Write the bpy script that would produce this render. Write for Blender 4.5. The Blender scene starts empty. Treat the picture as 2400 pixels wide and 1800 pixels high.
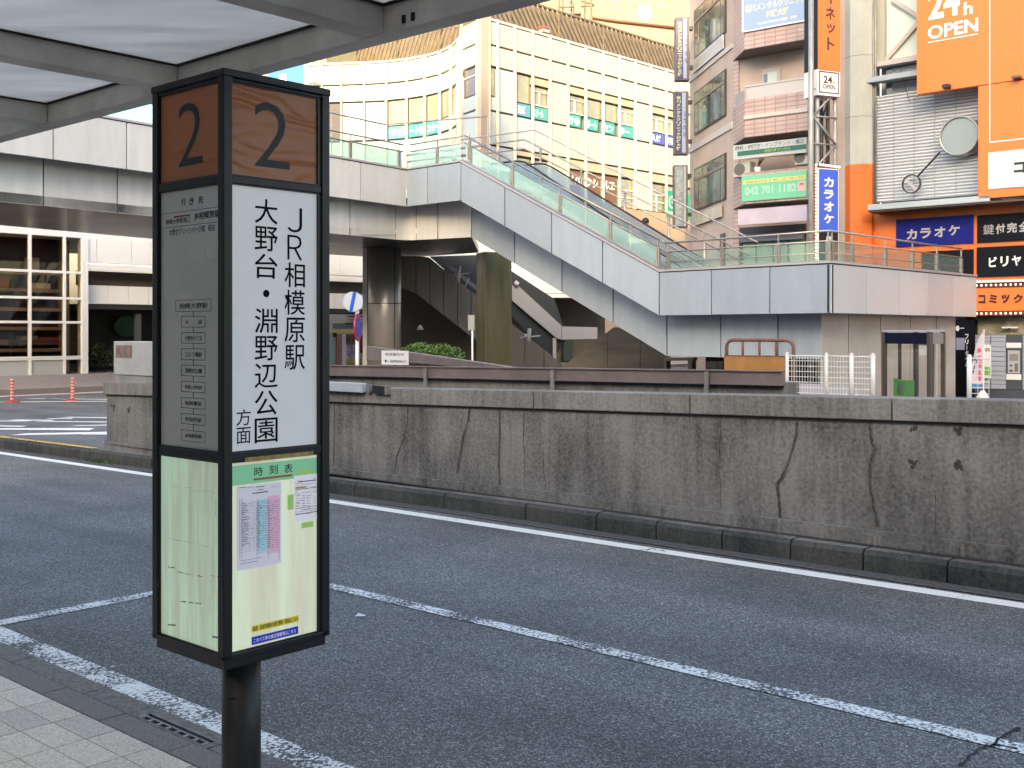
import bpy, bmesh, math, random
from mathutils import Vector, Matrix
random.seed(7)
sc = bpy.context.scene
C = sc.collection
R = math.radians

# ------------------------------------------------------------- camera, sky, sun, exposure
F, CX, HY, H = 2600.0, 1200.0, 780.0, 1.65      # focal length and horizon in photograph pixels, eye height
cam = bpy.data.cameras.new('camera')
camo = bpy.data.objects.new('camera', cam); C.objects.link(camo)
camo.location = (0, 0, H); camo.rotation_euler = (R(90), 0, 0)
cam.sensor_fit = 'HORIZONTAL'; cam.sensor_width = 36.0; cam.lens = 36.0 * F / 2400.0
cam.shift_y = -(900 - HY) / 2400.0
cam.clip_start = 0.05; cam.clip_end = 2000
sc.camera = camo

SUN_EL, SUN_AZ = 16.0, 190.0                    # low morning sun behind the viewer, a little to the left
w = bpy.data.worlds.new("World"); sc.world = w; w.use_nodes = True
nt = w.node_tree
sky = nt.nodes.new('ShaderNodeTexSky'); sky.sky_type = 'NISHITA'; sky.sun_disc = False
sky.sun_elevation = R(SUN_EL); sky.sun_rotation = R(SUN_AZ); sky.air_density = 1.0; sky.dust_density = 4.0; sky.ozone_density = 0.0
bg = nt.nodes['Background']; bg.inputs['Strength'].default_value = 0.15
nt.links.new(sky.outputs[0], bg.inputs[0])
sl = bpy.data.lights.new('sun', 'SUN'); sl.energy = 2.0; sl.angle = R(0.5); sl.color = (1.0, 0.80, 0.47)
so = bpy.data.objects.new('sun', sl); C.objects.link(so)
sdir = Vector((math.sin(R(SUN_AZ)) * math.cos(R(SUN_EL)), math.cos(R(SUN_AZ)) * math.cos(R(SUN_EL)), math.sin(R(SUN_EL))))
so.rotation_euler = sdir.to_track_quat('Z', 'Y').to_euler(); so.location = (0, -20, 40)
vs = sc.view_settings
vs.view_transform = 'Standard'; vs.look = 'None'; vs.gamma = 1.0; vs.use_curve_mapping = False
vs.exposure = 2.4
sc.cycles.use_denoising = True
sc.cycles.max_bounces = 8; sc.cycles.transparent_max_bounces = 16
sc.cycles.caustics_reflective = False; sc.cycles.caustics_refractive = False

# ------------------------------------------------------------- materials
def lin(r, g, b):
    f = lambda x: (x / 255 / 12.92) if x <= 10 else ((x / 255 + 0.055) / 1.055) ** 2.4
    return (f(r), f(g), f(b), 1)
MATS = {}
def mat(name, col, rough=0.6, metal=0.0, var=0.0, scale=3.0, stretch=(1, 1, 1), bump=0.0, bscale=40.0, dark=None, emit=None, estr=0, spec=0.5, trans=0.0):
    if name in MATS: return MATS[name]
    m = bpy.data.materials.new(name); m.use_nodes = True; MATS[name] = m
    n = m.node_tree.nodes; l = m.node_tree.links; b = n['Principled BSDF']
    if not isinstance(col, tuple) or len(col) < 4: col = tuple(col) + (1,)
    b.inputs['Base Color'].default_value = col
    b.inputs['Roughness'].default_value = rough; b.inputs['Metallic'].default_value = metal
    b.inputs['Specular IOR Level'].default_value = spec
    if trans: b.inputs['Transmission Weight'].default_value = trans
    if var > 0 or bump > 0:
        g = n.new('ShaderNodeNewGeometry'); mp = n.new('ShaderNodeMapping'); mp.inputs['Scale'].default_value = stretch
        l.new(g.outputs['Position'], mp.inputs[0])
    if var > 0:
        t = n.new('ShaderNodeTexNoise'); t.inputs['Scale'].default_value = scale; t.inputs['Detail'].default_value = 7; t.inputs['Roughness'].default_value = 0.65
        l.new(mp.outputs[0], t.inputs['Vector'])
        r = n.new('ShaderNodeValToRGB'); r.color_ramp.elements[0].position = 0.32; r.color_ramp.elements[1].position = 0.68
        d = dark if dark else tuple(c * (1 - var) for c in col[:3]) + (1,)
        r.color_ramp.elements[0].color = d
        r.color_ramp.elements[1].color = tuple(min(1, c * (1 + var * 0.5)) for c in col[:3]) + (1,)
        l.new(t.outputs['Fac'], r.inputs[0]); l.new(r.outputs[0], b.inputs['Base Color'])
        mr = n.new('ShaderNodeMapRange'); mr.inputs['To Min'].default_value = min(1, rough + 0.12); mr.inputs['To Max'].default_value = max(0, rough - 0.08)
        l.new(t.outputs['Fac'], mr.inputs[0]); l.new(mr.outputs[0], b.inputs['Roughness'])
    if bump > 0:
        t2 = n.new('ShaderNodeTexNoise'); t2.inputs['Scale'].default_value = bscale; t2.inputs['Detail'].default_value = 4
        l.new(mp.outputs[0], t2.inputs['Vector'])
        bp = n.new('ShaderNodeBump'); bp.inputs['Strength'].default_value = bump; bp.inputs['Distance'].default_value = 0.02
        l.new(t2.outputs['Fac'], bp.inputs['Height']); l.new(bp.outputs[0], b.inputs['Normal'])
    if emit:
        b.inputs['Emission Color'].default_value = emit; b.inputs['Emission Strength'].default_value = estr
    return m

def glass(name, tint, fac=0.25, gcol=(0.9, 0.95, 1, 1), rough=0.03, milk=0.0):
    if name in MATS: return MATS[name]
    m = bpy.data.materials.new(name); m.use_nodes = True; MATS[name] = m
    n = m.node_tree.nodes; l = m.node_tree.links; n.clear()
    o = n.new('ShaderNodeOutputMaterial'); t = n.new('ShaderNodeBsdfTransparent'); t.inputs[0].default_value = tint
    g = n.new('ShaderNodeBsdfGlossy'); g.inputs['Color'].default_value = gcol; g.inputs['Roughness'].default_value = rough
    fr = n.new('ShaderNodeLayerWeight'); fr.inputs[0].default_value = .5
    pw_ = n.new('ShaderNodeMath'); pw_.operation = 'POWER'; pw_.inputs[1].default_value = 5; l.new(fr.outputs['Facing'], pw_.inputs[0])
    ad = n.new('ShaderNodeMath'); ad.operation = 'ADD'; ad.inputs[1].default_value = fac + .04; l.new(pw_.outputs[0], ad.inputs[0]); ad.use_clamp = True
    mx = n.new('ShaderNodeMixShader'); l.new(ad.outputs[0], mx.inputs[0]); l.new(t.outputs[0], mx.inputs[1]); l.new(g.outputs[0], mx.inputs[2])
    if milk:
        d = n.new('ShaderNodeBsdfDiffuse'); d.inputs[0].default_value = gcol
        m2 = n.new('ShaderNodeMixShader'); m2.inputs[0].default_value = milk
        l.new(mx.outputs[0], m2.inputs[1]); l.new(d.outputs[0], m2.inputs[2]); l.new(m2.outputs[0], o.inputs[0])
    else: l.new(mx.outputs[0], o.inputs[0])
    return m

def asphalt():
    m = bpy.data.materials.new('asphalt'); m.use_nodes = True
    n = m.node_tree.nodes; l = m.node_tree.links; b = n['Principled BSDF']
    g = n.new('ShaderNodeNewGeometry')
    v = n.new('ShaderNodeTexVoronoi'); v.inputs['Scale'].default_value = 140; l.new(g.outputs['Position'], v.inputs['Vector'])
    r = n.new('ShaderNodeValToRGB'); e = r.color_ramp.elements
    e[0].position = 0.0; e[0].color = (0.035, 0.037, 0.040, 1); e[1].position = 1.0; e[1].color = (0.36, 0.36, 0.37, 1)
    a = r.color_ramp.elements.new(0.55); a.color = (0.100, 0.102, 0.104, 1)
    x = r.color_ramp.elements.new(0.85); x.color = (0.185, 0.186, 0.188, 1)
    sp = n.new('ShaderNodeSeparateColor'); l.new(v.outputs['Color'], sp.inputs[0]); l.new(sp.outputs[0], r.inputs[0])
    t = n.new('ShaderNodeTexNoise'); t.inputs['Scale'].default_value = 0.9; t.inputs['Detail'].default_value = 6
    mp = n.new('ShaderNodeMapping'); mp.inputs['Rotation'].default_value = (0, 0, R(41.7)); l.new(g.outputs['Position'], mp.inputs[0])
    mp2 = n.new('ShaderNodeMapping'); mp2.inputs['Scale'].default_value = (0.18, 1.6, 1); l.new(mp.outputs[0], mp2.inputs[0])
    t5 = n.new('ShaderNodeTexNoise'); t5.inputs['Scale'].default_value = 1.0; t5.inputs['Detail'].default_value = 5; l.new(mp2.outputs[0], t5.inputs['Vector'])
    l.new(g.outputs['Position'], t.inputs['Vector'])
    av = n.new('ShaderNodeMath'); av.operation = 'MULTIPLY_ADD'; av.inputs[1].default_value = .5
    hv = n.new('ShaderNodeMath'); hv.operation = 'MULTIPLY'; hv.inputs[1].default_value = .5; l.new(t5.outputs['Fac'], hv.inputs[0]); l.new(t.outputs['Fac'], av.inputs[0]); l.new(hv.outputs[0], av.inputs[2])
    r2 = n.new('ShaderNodeValToRGB'); r2.color_ramp.elements[0].position = 0.38; r2.color_ramp.elements[0].color = (0.74, 0.735, 0.73, 1); r2.color_ramp.elements[1].position = 0.62; r2.color_ramp.elements[1].color = (1.30, 1.28, 1.24, 1)
    l.new(av.outputs[0], r2.inputs[0])
    mx = n.new('ShaderNodeMix'); mx.data_type = 'RGBA'; mx.blend_type = 'MULTIPLY'; mx.inputs[0].default_value = 1
    l.new(r.outputs[0], mx.inputs[6]); l.new(r2.outputs[0], mx.inputs[7]); l.new(mx.outputs[2], b.inputs['Base Color'])
    bp = n.new('ShaderNodeBump'); bp.inputs['Strength'].default_value = 0.8; bp.inputs['Distance'].default_value = 0.006
    l.new(v.outputs['Distance'], bp.inputs['Height']); l.new(bp.outputs[0], b.inputs['Normal'])
    b.inputs['Roughness'].default_value = 0.75
    return m
M_ASPH = asphalt()

def paint(name, wear, col=(0.72, 0.72, 0.70, 1), sc_=55):
    m = bpy.data.materials.new(name); m.use_nodes = True
    n = m.node_tree.nodes; l = m.node_tree.links; b = n['Principled BSDF']
    g = n.new('ShaderNodeNewGeometry')
    t = n.new('ShaderNodeTexNoise'); t.inputs['Scale'].default_value = sc_; t.inputs['Detail'].default_value = 5; t.inputs['Roughness'].default_value = 0.7
    t1 = n.new('ShaderNodeTexNoise'); t1.inputs['Scale'].default_value = 3.0; t1.inputs['Detail'].default_value = 3
    l.new(g.outputs['Position'], t.inputs['Vector']); l.new(g.outputs['Position'], t1.inputs['Vector'])
    ad = n.new('ShaderNodeMath'); ad.operation = 'MULTIPLY_ADD'; ad.inputs[1].default_value = 0.45; l.new(t1.outputs['Fac'], ad.inputs[0]); l.new(t.outputs['Fac'], ad.inputs[2])
    r = n.new('ShaderNodeValToRGB'); e = r.color_ramp.elements
    e[0].position = wear; e[0].color = (0.05, 0.053, 0.06, 1); e[1].position = wear + 0.06; e[1].color = col
    l.new(ad.outputs[0], r.inputs[0]); l.new(r.outputs[0], b.inputs['Base Color'])
    b.inputs['Roughness'].default_value = 0.7
    bp = n.new('ShaderNodeBump'); bp.inputs['Strength'].default_value = 0.5; bp.inputs['Distance'].default_value = 0.004
    l.new(t.outputs['Fac'], bp.inputs['Height']); l.new(bp.outputs[0], b.inputs['Normal'])
    return m
M_LINE = paint('road_paint', 0.52); M_LINE_W = paint('road_paint_worn', 0.675); M_LINE_W2 = paint('road_paint_half_worn', 0.685)

def concrete(name, base, dark, k=1.0, top=None):
    m = bpy.data.materials.new(name); m.use_nodes = True
    n = m.node_tree.nodes; l = m.node_tree.links; b = n['Principled BSDF']
    g = n.new('ShaderNodeNewGeometry'); mp = n.new('ShaderNodeMapping'); mp.inputs['Scale'].default_value = (7 * k, 7 * k, 0.45)
    l.new(g.outputs['Position'], mp.inputs[0])
    t = n.new('ShaderNodeTexNoise'); t.inputs['Scale'].default_value = 1.0; t.inputs['Detail'].default_value = 8; t.inputs['Roughness'].default_value = 0.7; l.new(mp.outputs[0], t.inputs['Vector'])
    t2 = n.new('ShaderNodeTexNoise'); t2.inputs['Scale'].default_value = 1.6; t2.inputs['Detail'].default_value = 6; l.new(g.outputs['Position'], t2.inputs['Vector'])
    t3 = n.new('ShaderNodeTexNoise'); t3.inputs['Scale'].default_value = 38; t3.inputs['Detail'].default_value = 4; l.new(g.outputs['Position'], t3.inputs['Vector'])
    ad = n.new('ShaderNodeMath'); ad.operation = 'ADD'; l.new(t.outputs['Fac'], ad.inputs[0]); l.new(t2.outputs['Fac'], ad.inputs[1])
    a2 = n.new('ShaderNodeMath'); a2.operation = 'MULTIPLY_ADD'; a2.inputs[1].default_value = 0.8; l.new(t3.outputs['Fac'], a2.inputs[0]); l.new(ad.outputs[0], a2.inputs[2])
    mr = n.new('ShaderNodeMapRange'); mr.inputs['From Min'].default_value = 1.06; mr.inputs['From Max'].default_value = 1.66; l.new(a2.outputs[0], mr.inputs[0])
    r = n.new('ShaderNodeValToRGB'); e = r.color_ramp.elements; e[0].color = dark; e[1].color = base
    l.new(mr.outputs[0], r.inputs[0]); l.new(r.outputs[0], b.inputs['Base Color'])
    b.inputs['Roughness'].default_value = 0.9; b.inputs['Specular IOR Level'].default_value = 0.25
    bp = n.new('ShaderNodeBump'); bp.inputs['Strength'].default_value = 0.5; bp.inputs['Distance'].default_value = 0.01
    l.new(t3.outputs['Fac'], bp.inputs['Height']); l.new(bp.outputs[0], b.inputs['Normal'])
    return m
M_CONC = concrete('weathered_concrete', (0.185, 0.185, 0.182, 1), (0.045, 0.045, 0.045, 1))
M_COPE = concrete('coping_concrete', (0.21, 0.208, 0.20, 1), (0.09, 0.088, 0.082, 1), 2.0)
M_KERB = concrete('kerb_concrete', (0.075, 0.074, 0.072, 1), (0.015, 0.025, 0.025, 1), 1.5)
M_GRAN = mat('granite_kerb', (0.17, 0.155, 0.145), 0.8, var=0.45, scale=90, bump=0.3, bscale=150)
M_GUT = mat('gutter_concrete', (0.17, 0.165, 0.16), 0.85, var=0.5, scale=45, bump=0.5, bscale=120)
M_GUTD = mat('gutter_dark', (0.075, 0.075, 0.075), 0.85, var=0.5, scale=30, bump=0.4, bscale=120)

def brick(name, c1, c2, mortar, bw, rh, ms, rough=0.4, off=0.5):
    m = bpy.data.materials.new(name); m.use_nodes = True; MATS[name] = m
    n = m.node_tree.nodes; l = m.node_tree.links; b = n['Principled BSDF']
    uv = n.new('ShaderNodeUVMap'); br = n.new('ShaderNodeTexBrick'); br.offset = off
    br.inputs['Color1'].default_value = c1; br.inputs['Color2'].default_value = c2; br.inputs['Mortar'].default_value = mortar
    br.inputs['Scale'].default_value = 1.0; br.inputs['Brick Width'].default_value = bw; br.inputs['Row Height'].default_value = rh; br.inputs['Mortar Size'].default_value = ms
    l.new(uv.outputs[0], br.inputs['Vector'])
    g = n.new('ShaderNodeNewGeometry'); t = n.new('ShaderNodeTexNoise'); t.inputs['Scale'].default_value = 0.8; t.inputs['Detail'].default_value = 5; l.new(g.outputs['Position'], t.inputs['Vector'])
    r2 = n.new('ShaderNodeValToRGB'); r2.color_ramp.elements[0].position = 0.3; r2.color_ramp.elements[0].color = (0.82, 0.82, 0.82, 1); r2.color_ramp.elements[1].position = 0.7; r2.color_ramp.elements[1].color = (1.08, 1.05, 1.05, 1)
    l.new(t.outputs['Fac'], r2.inputs[0])
    mx = n.new('ShaderNodeMix'); mx.data_type = 'RGBA'; mx.blend_type = 'MULTIPLY'; mx.inputs[0].default_value = 1
    l.new(br.outputs['Color'], mx.inputs[6]); l.new(r2.outputs[0], mx.inputs[7]); l.new(mx.outputs[2], b.inputs['Base Color'])
    bp = n.new('ShaderNodeBump'); bp.inputs['Strength'].default_value = 0.6; bp.inputs['Distance'].default_value = 0.01; bp.invert = True
    l.new(br.outputs['Fac'], bp.inputs['Height']); l.new(bp.outputs[0], b.inputs['Normal'])
    b.inputs['Roughness'].default_value = rough
    return m

# ------------------------------------------------------------- mesh helpers
class MB:
    def __init__(s): s.v = []; s.f = []; s.uv = []
    def add(s, vs, fs, uvs=None):
        o = len(s.v); s.v += [tuple(p) for p in vs]; s.uv += (uvs if uvs else [(p[0], p[1]) for p in vs])
        s.f += [tuple(i + o for i in f) for f in fs]; return s
BOXF = [(0, 1, 5, 4), (1, 3, 7, 5), (3, 2, 6, 7), (2, 0, 4, 6), (4, 5, 7, 6), (0, 2, 3, 1)]
class Fr:
    """a vertical working plane in the place: s runs to the right along it, z up, d towards the viewer"""
    def __init__(s, x, y, ang=None, to=None):
        s.x, s.y = x, y
        if to: dx, dy = to[0] - x, to[1] - y; L = math.hypot(dx, dy); s.t = (dx / L, dy / L)
        else: s.t = (math.sin(R(ang)), math.cos(R(ang)))
        s.n = (s.t[1], -s.t[0])
    def P(s, a, z, d=0): return (s.x + s.t[0] * a + s.n[0] * d, s.y + s.t[1] * a + s.n[1] * d, z)
    def S(s, px, d=0):
        k = (px - CX) / F; x, y = s.x + s.n[0] * d, s.y + s.n[1] * d
        return (k * y - x) / (s.t[0] - k * s.t[1])
    def Y(s, px, d=0): return s.y + s.n[1] * d + s.t[1] * s.S(px, d)
    def Z(s, px, py, d=0): return H + (HY - py) / F * s.Y(px, d)
    def box(s, mb, a0, a1, z0, z1, d0, d1):
        v = []; u = []
        for z in (z0, z1):
            for d in (d0, d1):
                for a in (a0, a1): v.append(s.P(a, z, d)); u.append((a + d, z))
        return mb.add(v, BOXF, u)
    def poly(s, mb, pts, d0, d1):
        n = len(pts); v = [s.P(a, z, d1) for a, z in pts] + [s.P(a, z, d0) for a, z in pts]
        f = [tuple(range(n)), tuple(range(2 * n - 1, n - 1, -1))] + [(i, i + n, (i + 1) % n + n, (i + 1) % n) for i in range(n)]
        return mb.add(v, f, [(a, z) for a, z in pts] * 2)
    def bar(s, mb, p, q, w, d0, d1):
        a = math.atan2(q[1] - p[1], q[0] - p[0]); nx, nz = -math.sin(a) * w / 2, math.cos(a) * w / 2
        return s.poly(mb, [(p[0] + nx, p[1] + nz), (p[0] - nx, p[1] - nz), (q[0] - nx, q[1] - nz), (q[0] + nx, q[1] + nz)], d0, d1)
def pt(px, Y): return ((px - CX) / F * Y, Y)
def pz(py, Y): return H + (HY - py) / F * Y
def fr2(pa, Ya, pb, Yb): return Fr(*pt(pa, Ya), to=pt(pb, Yb))
def prism(mb, plan, z0, z1):
    n = len(plan); v = [(x, y, z0) for x, y in plan] + [(x, y, z1) for x, y in plan]
    f = [tuple(range(n))[::-1], tuple(range(n, 2 * n))] + [(i, (i + 1) % n, (i + 1) % n + n, i + n) for i in range(n)]
    return mb.add(v, f)
def tube(mb, pts, r, n=8, caps=True):
    pts = [Vector(p) for p in pts]; rings = []
    for i, p in enumerate(pts):
        d = (pts[min(i + 1, len(pts) - 1)] - pts[max(i - 1, 0)]).normalized()
        a = Vector((0, 0, 1)) if abs(d.z) < 0.9 else Vector((1, 0, 0))
        x = d.cross(a).normalized(); y = d.cross(x)
        rr = r[i] if isinstance(r, (list, tuple)) else r
        rings.append([p + x * rr * math.cos(6.28319 * k / n) + y * rr * math.sin(6.28319 * k / n) for k in range(n)])
    v = [q for g in rings for q in g]; f = []
    for i in range(len(pts) - 1):
        for k in range(n): f.append((i * n + k, i * n + (k + 1) % n, (i + 1) * n + (k + 1) % n, (i + 1) * n + k))
    if caps: f += [tuple(range(n))[::-1], tuple(range((len(pts) - 1) * n, len(pts) * n))]
    return mb.add(v, f)
WL = {}
def obj(name, mb, m, parent=None, smooth=False, bevel=0, **props):
    me = bpy.data.meshes.new(name)
    if parent is None or WL.get(parent.name) is None: off = Vector((0, 0, 0))
    me.from_pydata(mb.v, [], mb.f)
    uvl = me.uv_layers.new(name='UVMap'); li = [0] * len(me.loops); me.loops.foreach_get('vertex_index', li)
    uvl.data.foreach_set('uv', [c for i in li for c in mb.uv[i]])
    bm = bmesh.new(); bm.from_mesh(me); bmesh.ops.recalc_face_normals(bm, faces=bm.faces); bm.to_mesh(me); bm.free()
    if smooth:
        me.polygons.foreach_set('use_smooth', [len(p.vertices) == 4 for p in me.polygons])
    me.materials.append(m)
    o = bpy.data.objects.new(name, me); C.objects.link(o)
    if bevel:
        b = o.modifiers.new('bevel', 'BEVEL'); b.width = bevel; b.segments = 2; b.limit_method = 'ANGLE'
    WL[o.name] = Vector((0, 0, 0))
    if parent is not None:
        o.parent = parent; o.matrix_parent_inverse = Matrix.Translation(-WL[parent.name])
    for k, v in props.items(): o[k] = v
    return o
def thing(name, label, cat, loc=(0, 0, 0), group=None):
    o = bpy.data.objects.new(name, None); C.objects.link(o); o.location = loc; o.empty_display_size = 0.3
    o['label'] = label; o['category'] = cat
    if group: o['group'] = group
    WL[o.name] = Vector(loc); return o
def fb(name, fr, rect, d0, d1, m, parent=None, **kw):
    mb = MB(); fr.box(mb, rect[0], rect[1], rect[2], rect[3], d0, d1); return obj(name, mb, m, parent, **kw)
TC = {}
def glyph(s, bold):
    k = (s, bold)
    if k in TC: return TC[k]
    c = bpy.data.curves.new('t', 'FONT'); c.body = s; c.resolution_u = 3; c.offset = bold
    o = bpy.data.objects.new('t', c); me = bpy.data.meshes.new_from_object(o)
    v = [tuple(p.co[:2]) for p in me.vertices]; f = [tuple(p.vertices) for p in me.polygons]
    bpy.data.objects.remove(o); bpy.data.meshes.remove(me); bpy.data.curves.remove(c)
    TC[k] = (v, f); return TC[k]
def text(mb, fr, s, a0, a1, z0, z1, d, bold=0.0, shear=0.0, fit=True):
    v, f = glyph(s, bold)
    if not v: return mb
    x0 = min(p[0] for p in v); x1 = max(p[0] for p in v); y0 = min(p[1] for p in v); y1 = max(p[1] for p in v)
    sx = (a1 - a0) / max(1e-6, x1 - x0); sy = (z1 - z0) / max(1e-6, y1 - y0)
    if not fit: sx = sy = min(sx, sy)
    cx, cz = (a0 + a1) / 2, (z0 + z1) / 2; mx, my = (x0 + x1) / 2, (y0 + y1) / 2
    w = [fr.P(cx + (p[0] - mx) * sx, cz + (p[1] - my) * sy + shear * ((p[0] - mx) * sx), d) for p in v]
    return mb.add(w, f)
def vtext(mb, fr, s, a0, a1, z0, z1, d, bold=0.0, gap=0.12):
    n = len(s); h = (z1 - z0) / n
    for i, ch in enumerate(s):
        zt = z1 - i * h
        if ch in '・•': text(mb, fr, ch, a0 + (a1 - a0) * .36, a1 - (a1 - a0) * .36, zt - h * .64, zt - h * .36, d, bold)
        elif ch == ' ': pass
        elif ch == 'ー': text(mb, fr, '|', a0 + (a1 - a0) * .42, a1 - (a1 - a0) * .42, zt - h * .9, zt - h * .1, d, 0)
        elif ch in 'ＪＲ': text(mb, fr, ch, a0 + (a1 - a0) * .14, a1 - (a1 - a0) * .14, zt - h * (1 - gap / 2), zt - h * gap / 2, d, -.006)
        elif ch in 'ッャ': text(mb, fr, ch, a0 + (a1 - a0) * .2, a1 - (a1 - a0) * .05, zt - h * (1 - gap), zt - h * (gap + .12), d, bold)
        else: text(mb, fr, ch, a0, a1, zt - h * (1 - gap / 2), zt - h * gap / 2, d, bold)
    return mb
AU = R(41.7); US, UC = math.sin(AU), math.cos(AU)
def uv(u, v): return (u * UC + v * US, -u * US + v * UC)     # road axes: u along the kerb to the right, v across the road
def uprism(mb, u0, u1, v0, v1, z0, z1): return prism(mb, [uv(u0, v0), uv(u1, v0), uv(u1, v1), uv(u0, v1)], z0, z1)
def frv(v): x, y = uv(0, v); return Fr(x, y, ang=90 + 41.7)
# ============================================================= GROUND, ROAD, SIDEWALK
STR = dict(kind='structure')
mb = MB(); prism(mb, [(-400, -400), (400, -400), (400, 600), (-400, 600)], -1.2, -0.55)
obj('ground', mb, mat('ground_paving', (0.16, 0.155, 0.15), 0.85, var=0.3, scale=1.5), **STR)
mb = MB(); uprism(mb, -90, 70, 2.60, 9.0, -0.6, 0.0); obj('road', mb, M_ASPH, **STR)
mb = MB(); uprism(mb, -90, -14.6, 9.001, 60, -0.6, 0.0); obj('side_road', mb, M_ASPH, **STR)
mb = MB(); uprism(mb, -90, 70, -40, 2.18, -0.6, 0.105)
M_PAVE = brick('pavement_far', (0.30, 0.285, 0.26, 1), (0.25, 0.24, 0.22, 1), (0.08, 0.08, 0.075, 1), 0.265, 0.128, 0.004, 0.7)
side = obj('sidewalk', mb, mat('mortar_bed', (0.035, 0.033, 0.03), 0.9), **STR)
M_TILE = [mat('pavement_tile_%d' % i, c, 0.75, var=0.45, scale=120, bump=0.25, bscale=140) for i, c in enumerate([(0.56, 0.51, 0.435), (0.49, 0.455, 0.40), (0.62, 0.57, 0.49)])]
for i in range(-5, 14):
    for j in range(0, 8):
        u0 = -6.2 + i * 0.265 + 0.10; v1 = 2.178 - j * 0.128
        mb = MB(); dz = random.uniform(-0.0008, 0.0008)
        uprism(mb, u0 + 0.0035, u0 + 0.2615, v1 - 0.124, v1, 0.09, 0.12 + dz)
        obj('tile', mb, M_TILE[(i * 7 + j * 3 + random.randint(0, 1)) % 3], side, bevel=0.0012)
mb = MB()
for j in range(8, 30):
    for i in range(-6, 20): uprism(mb, -6.2 + i * .265 + .102, -6.2 + i * .265 + .363, 2.178 - j * .128 - .126, 2.178 - j * .128, .09, .12)
obj('tile_field', mb, M_TILE[0], side, kind='stuff')
# kerb stones beside the sidewalk and the gutter stones below them
kerb = thing('kerb', 'brown granite kerb stones edging the tiled sidewalk in the foreground', 'kerb', uv(-4, 2.24) + (0,))
gutter = thing('gutter', 'outer row of pale concrete kerb blocks next to the worn white line', 'gutter', uv(-4, 2.45) + (0,))
for i in range(-9, 14):
    u0 = -4.62 + i * 0.49
    mb = MB(); uprism(mb, u0 + .003, u0 + .487, 2.184, 2.30, -.1, 0.120 + random.uniform(-.001, .001)); obj('kerb_stone', mb, M_GRAN, kerb, bevel=0.004)
oj = [-8.9, -8.3, -7.7, -7.1, -6.5, -5.85, -5.18, -4.50, -4.13, -3.56, -2.95, -2.35, -1.75, -1.1, -.5, .1, .7, 1.3, 1.9]
for a, b in zip(oj[:-1], oj[1:]):
    if a == -4.13:
        for q in ((a + .003, b - .003, 2.304, 2.312), (a + .003, b - .003, 2.374, 2.425), (a + .003, -4.06, 2.3125, 2.3735), (-3.60, b - .003, 2.3125, 2.3735)):
            mb = MB(); uprism(mb, *q, -.1, .117); obj('gutter_stone', mb, M_GUT, gutter)
    else:
        mb = MB(); uprism(mb, a + .003, b - .003, 2.304, 2.425, -.1, .118 + random.uniform(-.001, .001)); obj('gutter_stone', mb, M_GUT, gutter, bevel=.006)
gr = thing('drain_grate', 'black slotted steel drain grate set in the kerb beside the pole', 'drain', uv(-3.83, 2.34) + (.1,))
mb = MB(); uprism(mb, -4.058, -3.602, 2.313, 2.373, -.1, .02); obj('drain_channel', mb, mat('drain_dark', (0.004, 0.004, 0.006), 0.9), gr)
M_GRATE = mat('grate_steel', (0.16, 0.16, 0.17), 0.55, 0.3, var=0.3, scale=30)
mb = MB(); uprism(mb, -4.058, -3.602, 2.338, 2.346, .09, .118); uprism(mb, -4.058, -3.602, 2.366, 2.373, .09, .118); uprism(mb, -4.058, -3.602, 2.313, 2.316, .09, .118)
obj('frame', mb, M_GRATE, gr)
for i in range(0, 8):
    mb = MB(); u0 = -4.050 + i * 0.063; uprism(mb, u0 - .009, u0 + .009, 2.3165, 2.3375, .09, .1175); obj('bar', mb, M_GRATE, gr)
# road paint
def ribbon(mb, pts, w, z=0.004):
    for (a, b) in zip(pts[:-1], pts[1:]):
        A = [uv(a[0], a[1] - w / 2), uv(b[0], b[1] - w / 2), uv(b[0], b[1] + w / 2), uv(a[0], a[1] + w / 2)]
        mb.add([(x, y, z) for x, y in A], [(0, 1, 2, 3)])
    return mb
mb = MB(); ribbon(mb, [(-40, 5.4), (-22, 6.40), (-15.4, 6.69), (-12, 6.80), (-8.4, 6.92), (-4.4, 7.0), (-2.1, 7.05), (8, 7.1)], 0.145); obj('edge_line', mb, M_LINE, **STR)
mb = MB(); ribbon(mb, [(-6.42, 4.60), (-3.0, 4.62), (9, 4.64)], 0.11); obj('bay_line', mb, M_LINE_W2, **STR)
mb = MB(); A = [uv(-6.42, 2.75), uv(-6.30, 2.75), uv(-6.30, 4.54), uv(-6.42, 4.54)]; mb.add([(x, y, .004) for x, y in A], [(0, 1, 2, 3)]); obj('bay_end_line', mb, M_LINE_W2, **STR)
mb = MB(); ribbon(mb, [(-14, 2.67), (8, 2.67)], 0.14); obj('kerb_line', mb, M_LINE_W, **STR)
mb = MB()
for k, (px, py, L) in enumerate([(17, 987, .9), (75, 985, .9), (18, 999, .7), (100, 1006, 1.8), (180, 1016, 2.0), (140, 981, .5), (200, 989, 2.0), (222, 979, 1.4), (238, 997, 1.0), (235, 1018, .6), (50, 942, 5), (225, 936, 3), (110, 935, 1.2), (140, 935, .8)]):
    Y = H * F / (py - HY); x, y = pt(px, Y); a = random.uniform(-.25, .25); wd = .11 if k not in (3, 4) else .22
    c, s_ = math.cos(a), math.sin(a)
    q = [(x + c * p - s_ * r, y + s_ * p + c * r) for p, r in ((-L / 2, -wd * .6), (L / 2, -wd), (L / 2 * .9, wd), (-L / 2 * .8, wd * .7))]
    mb.add([(a_, b_, .004) for a_, b_ in q], [(0, 1, 2, 3)])
obj('road_marking', mb, M_LINE, **STR)
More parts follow.
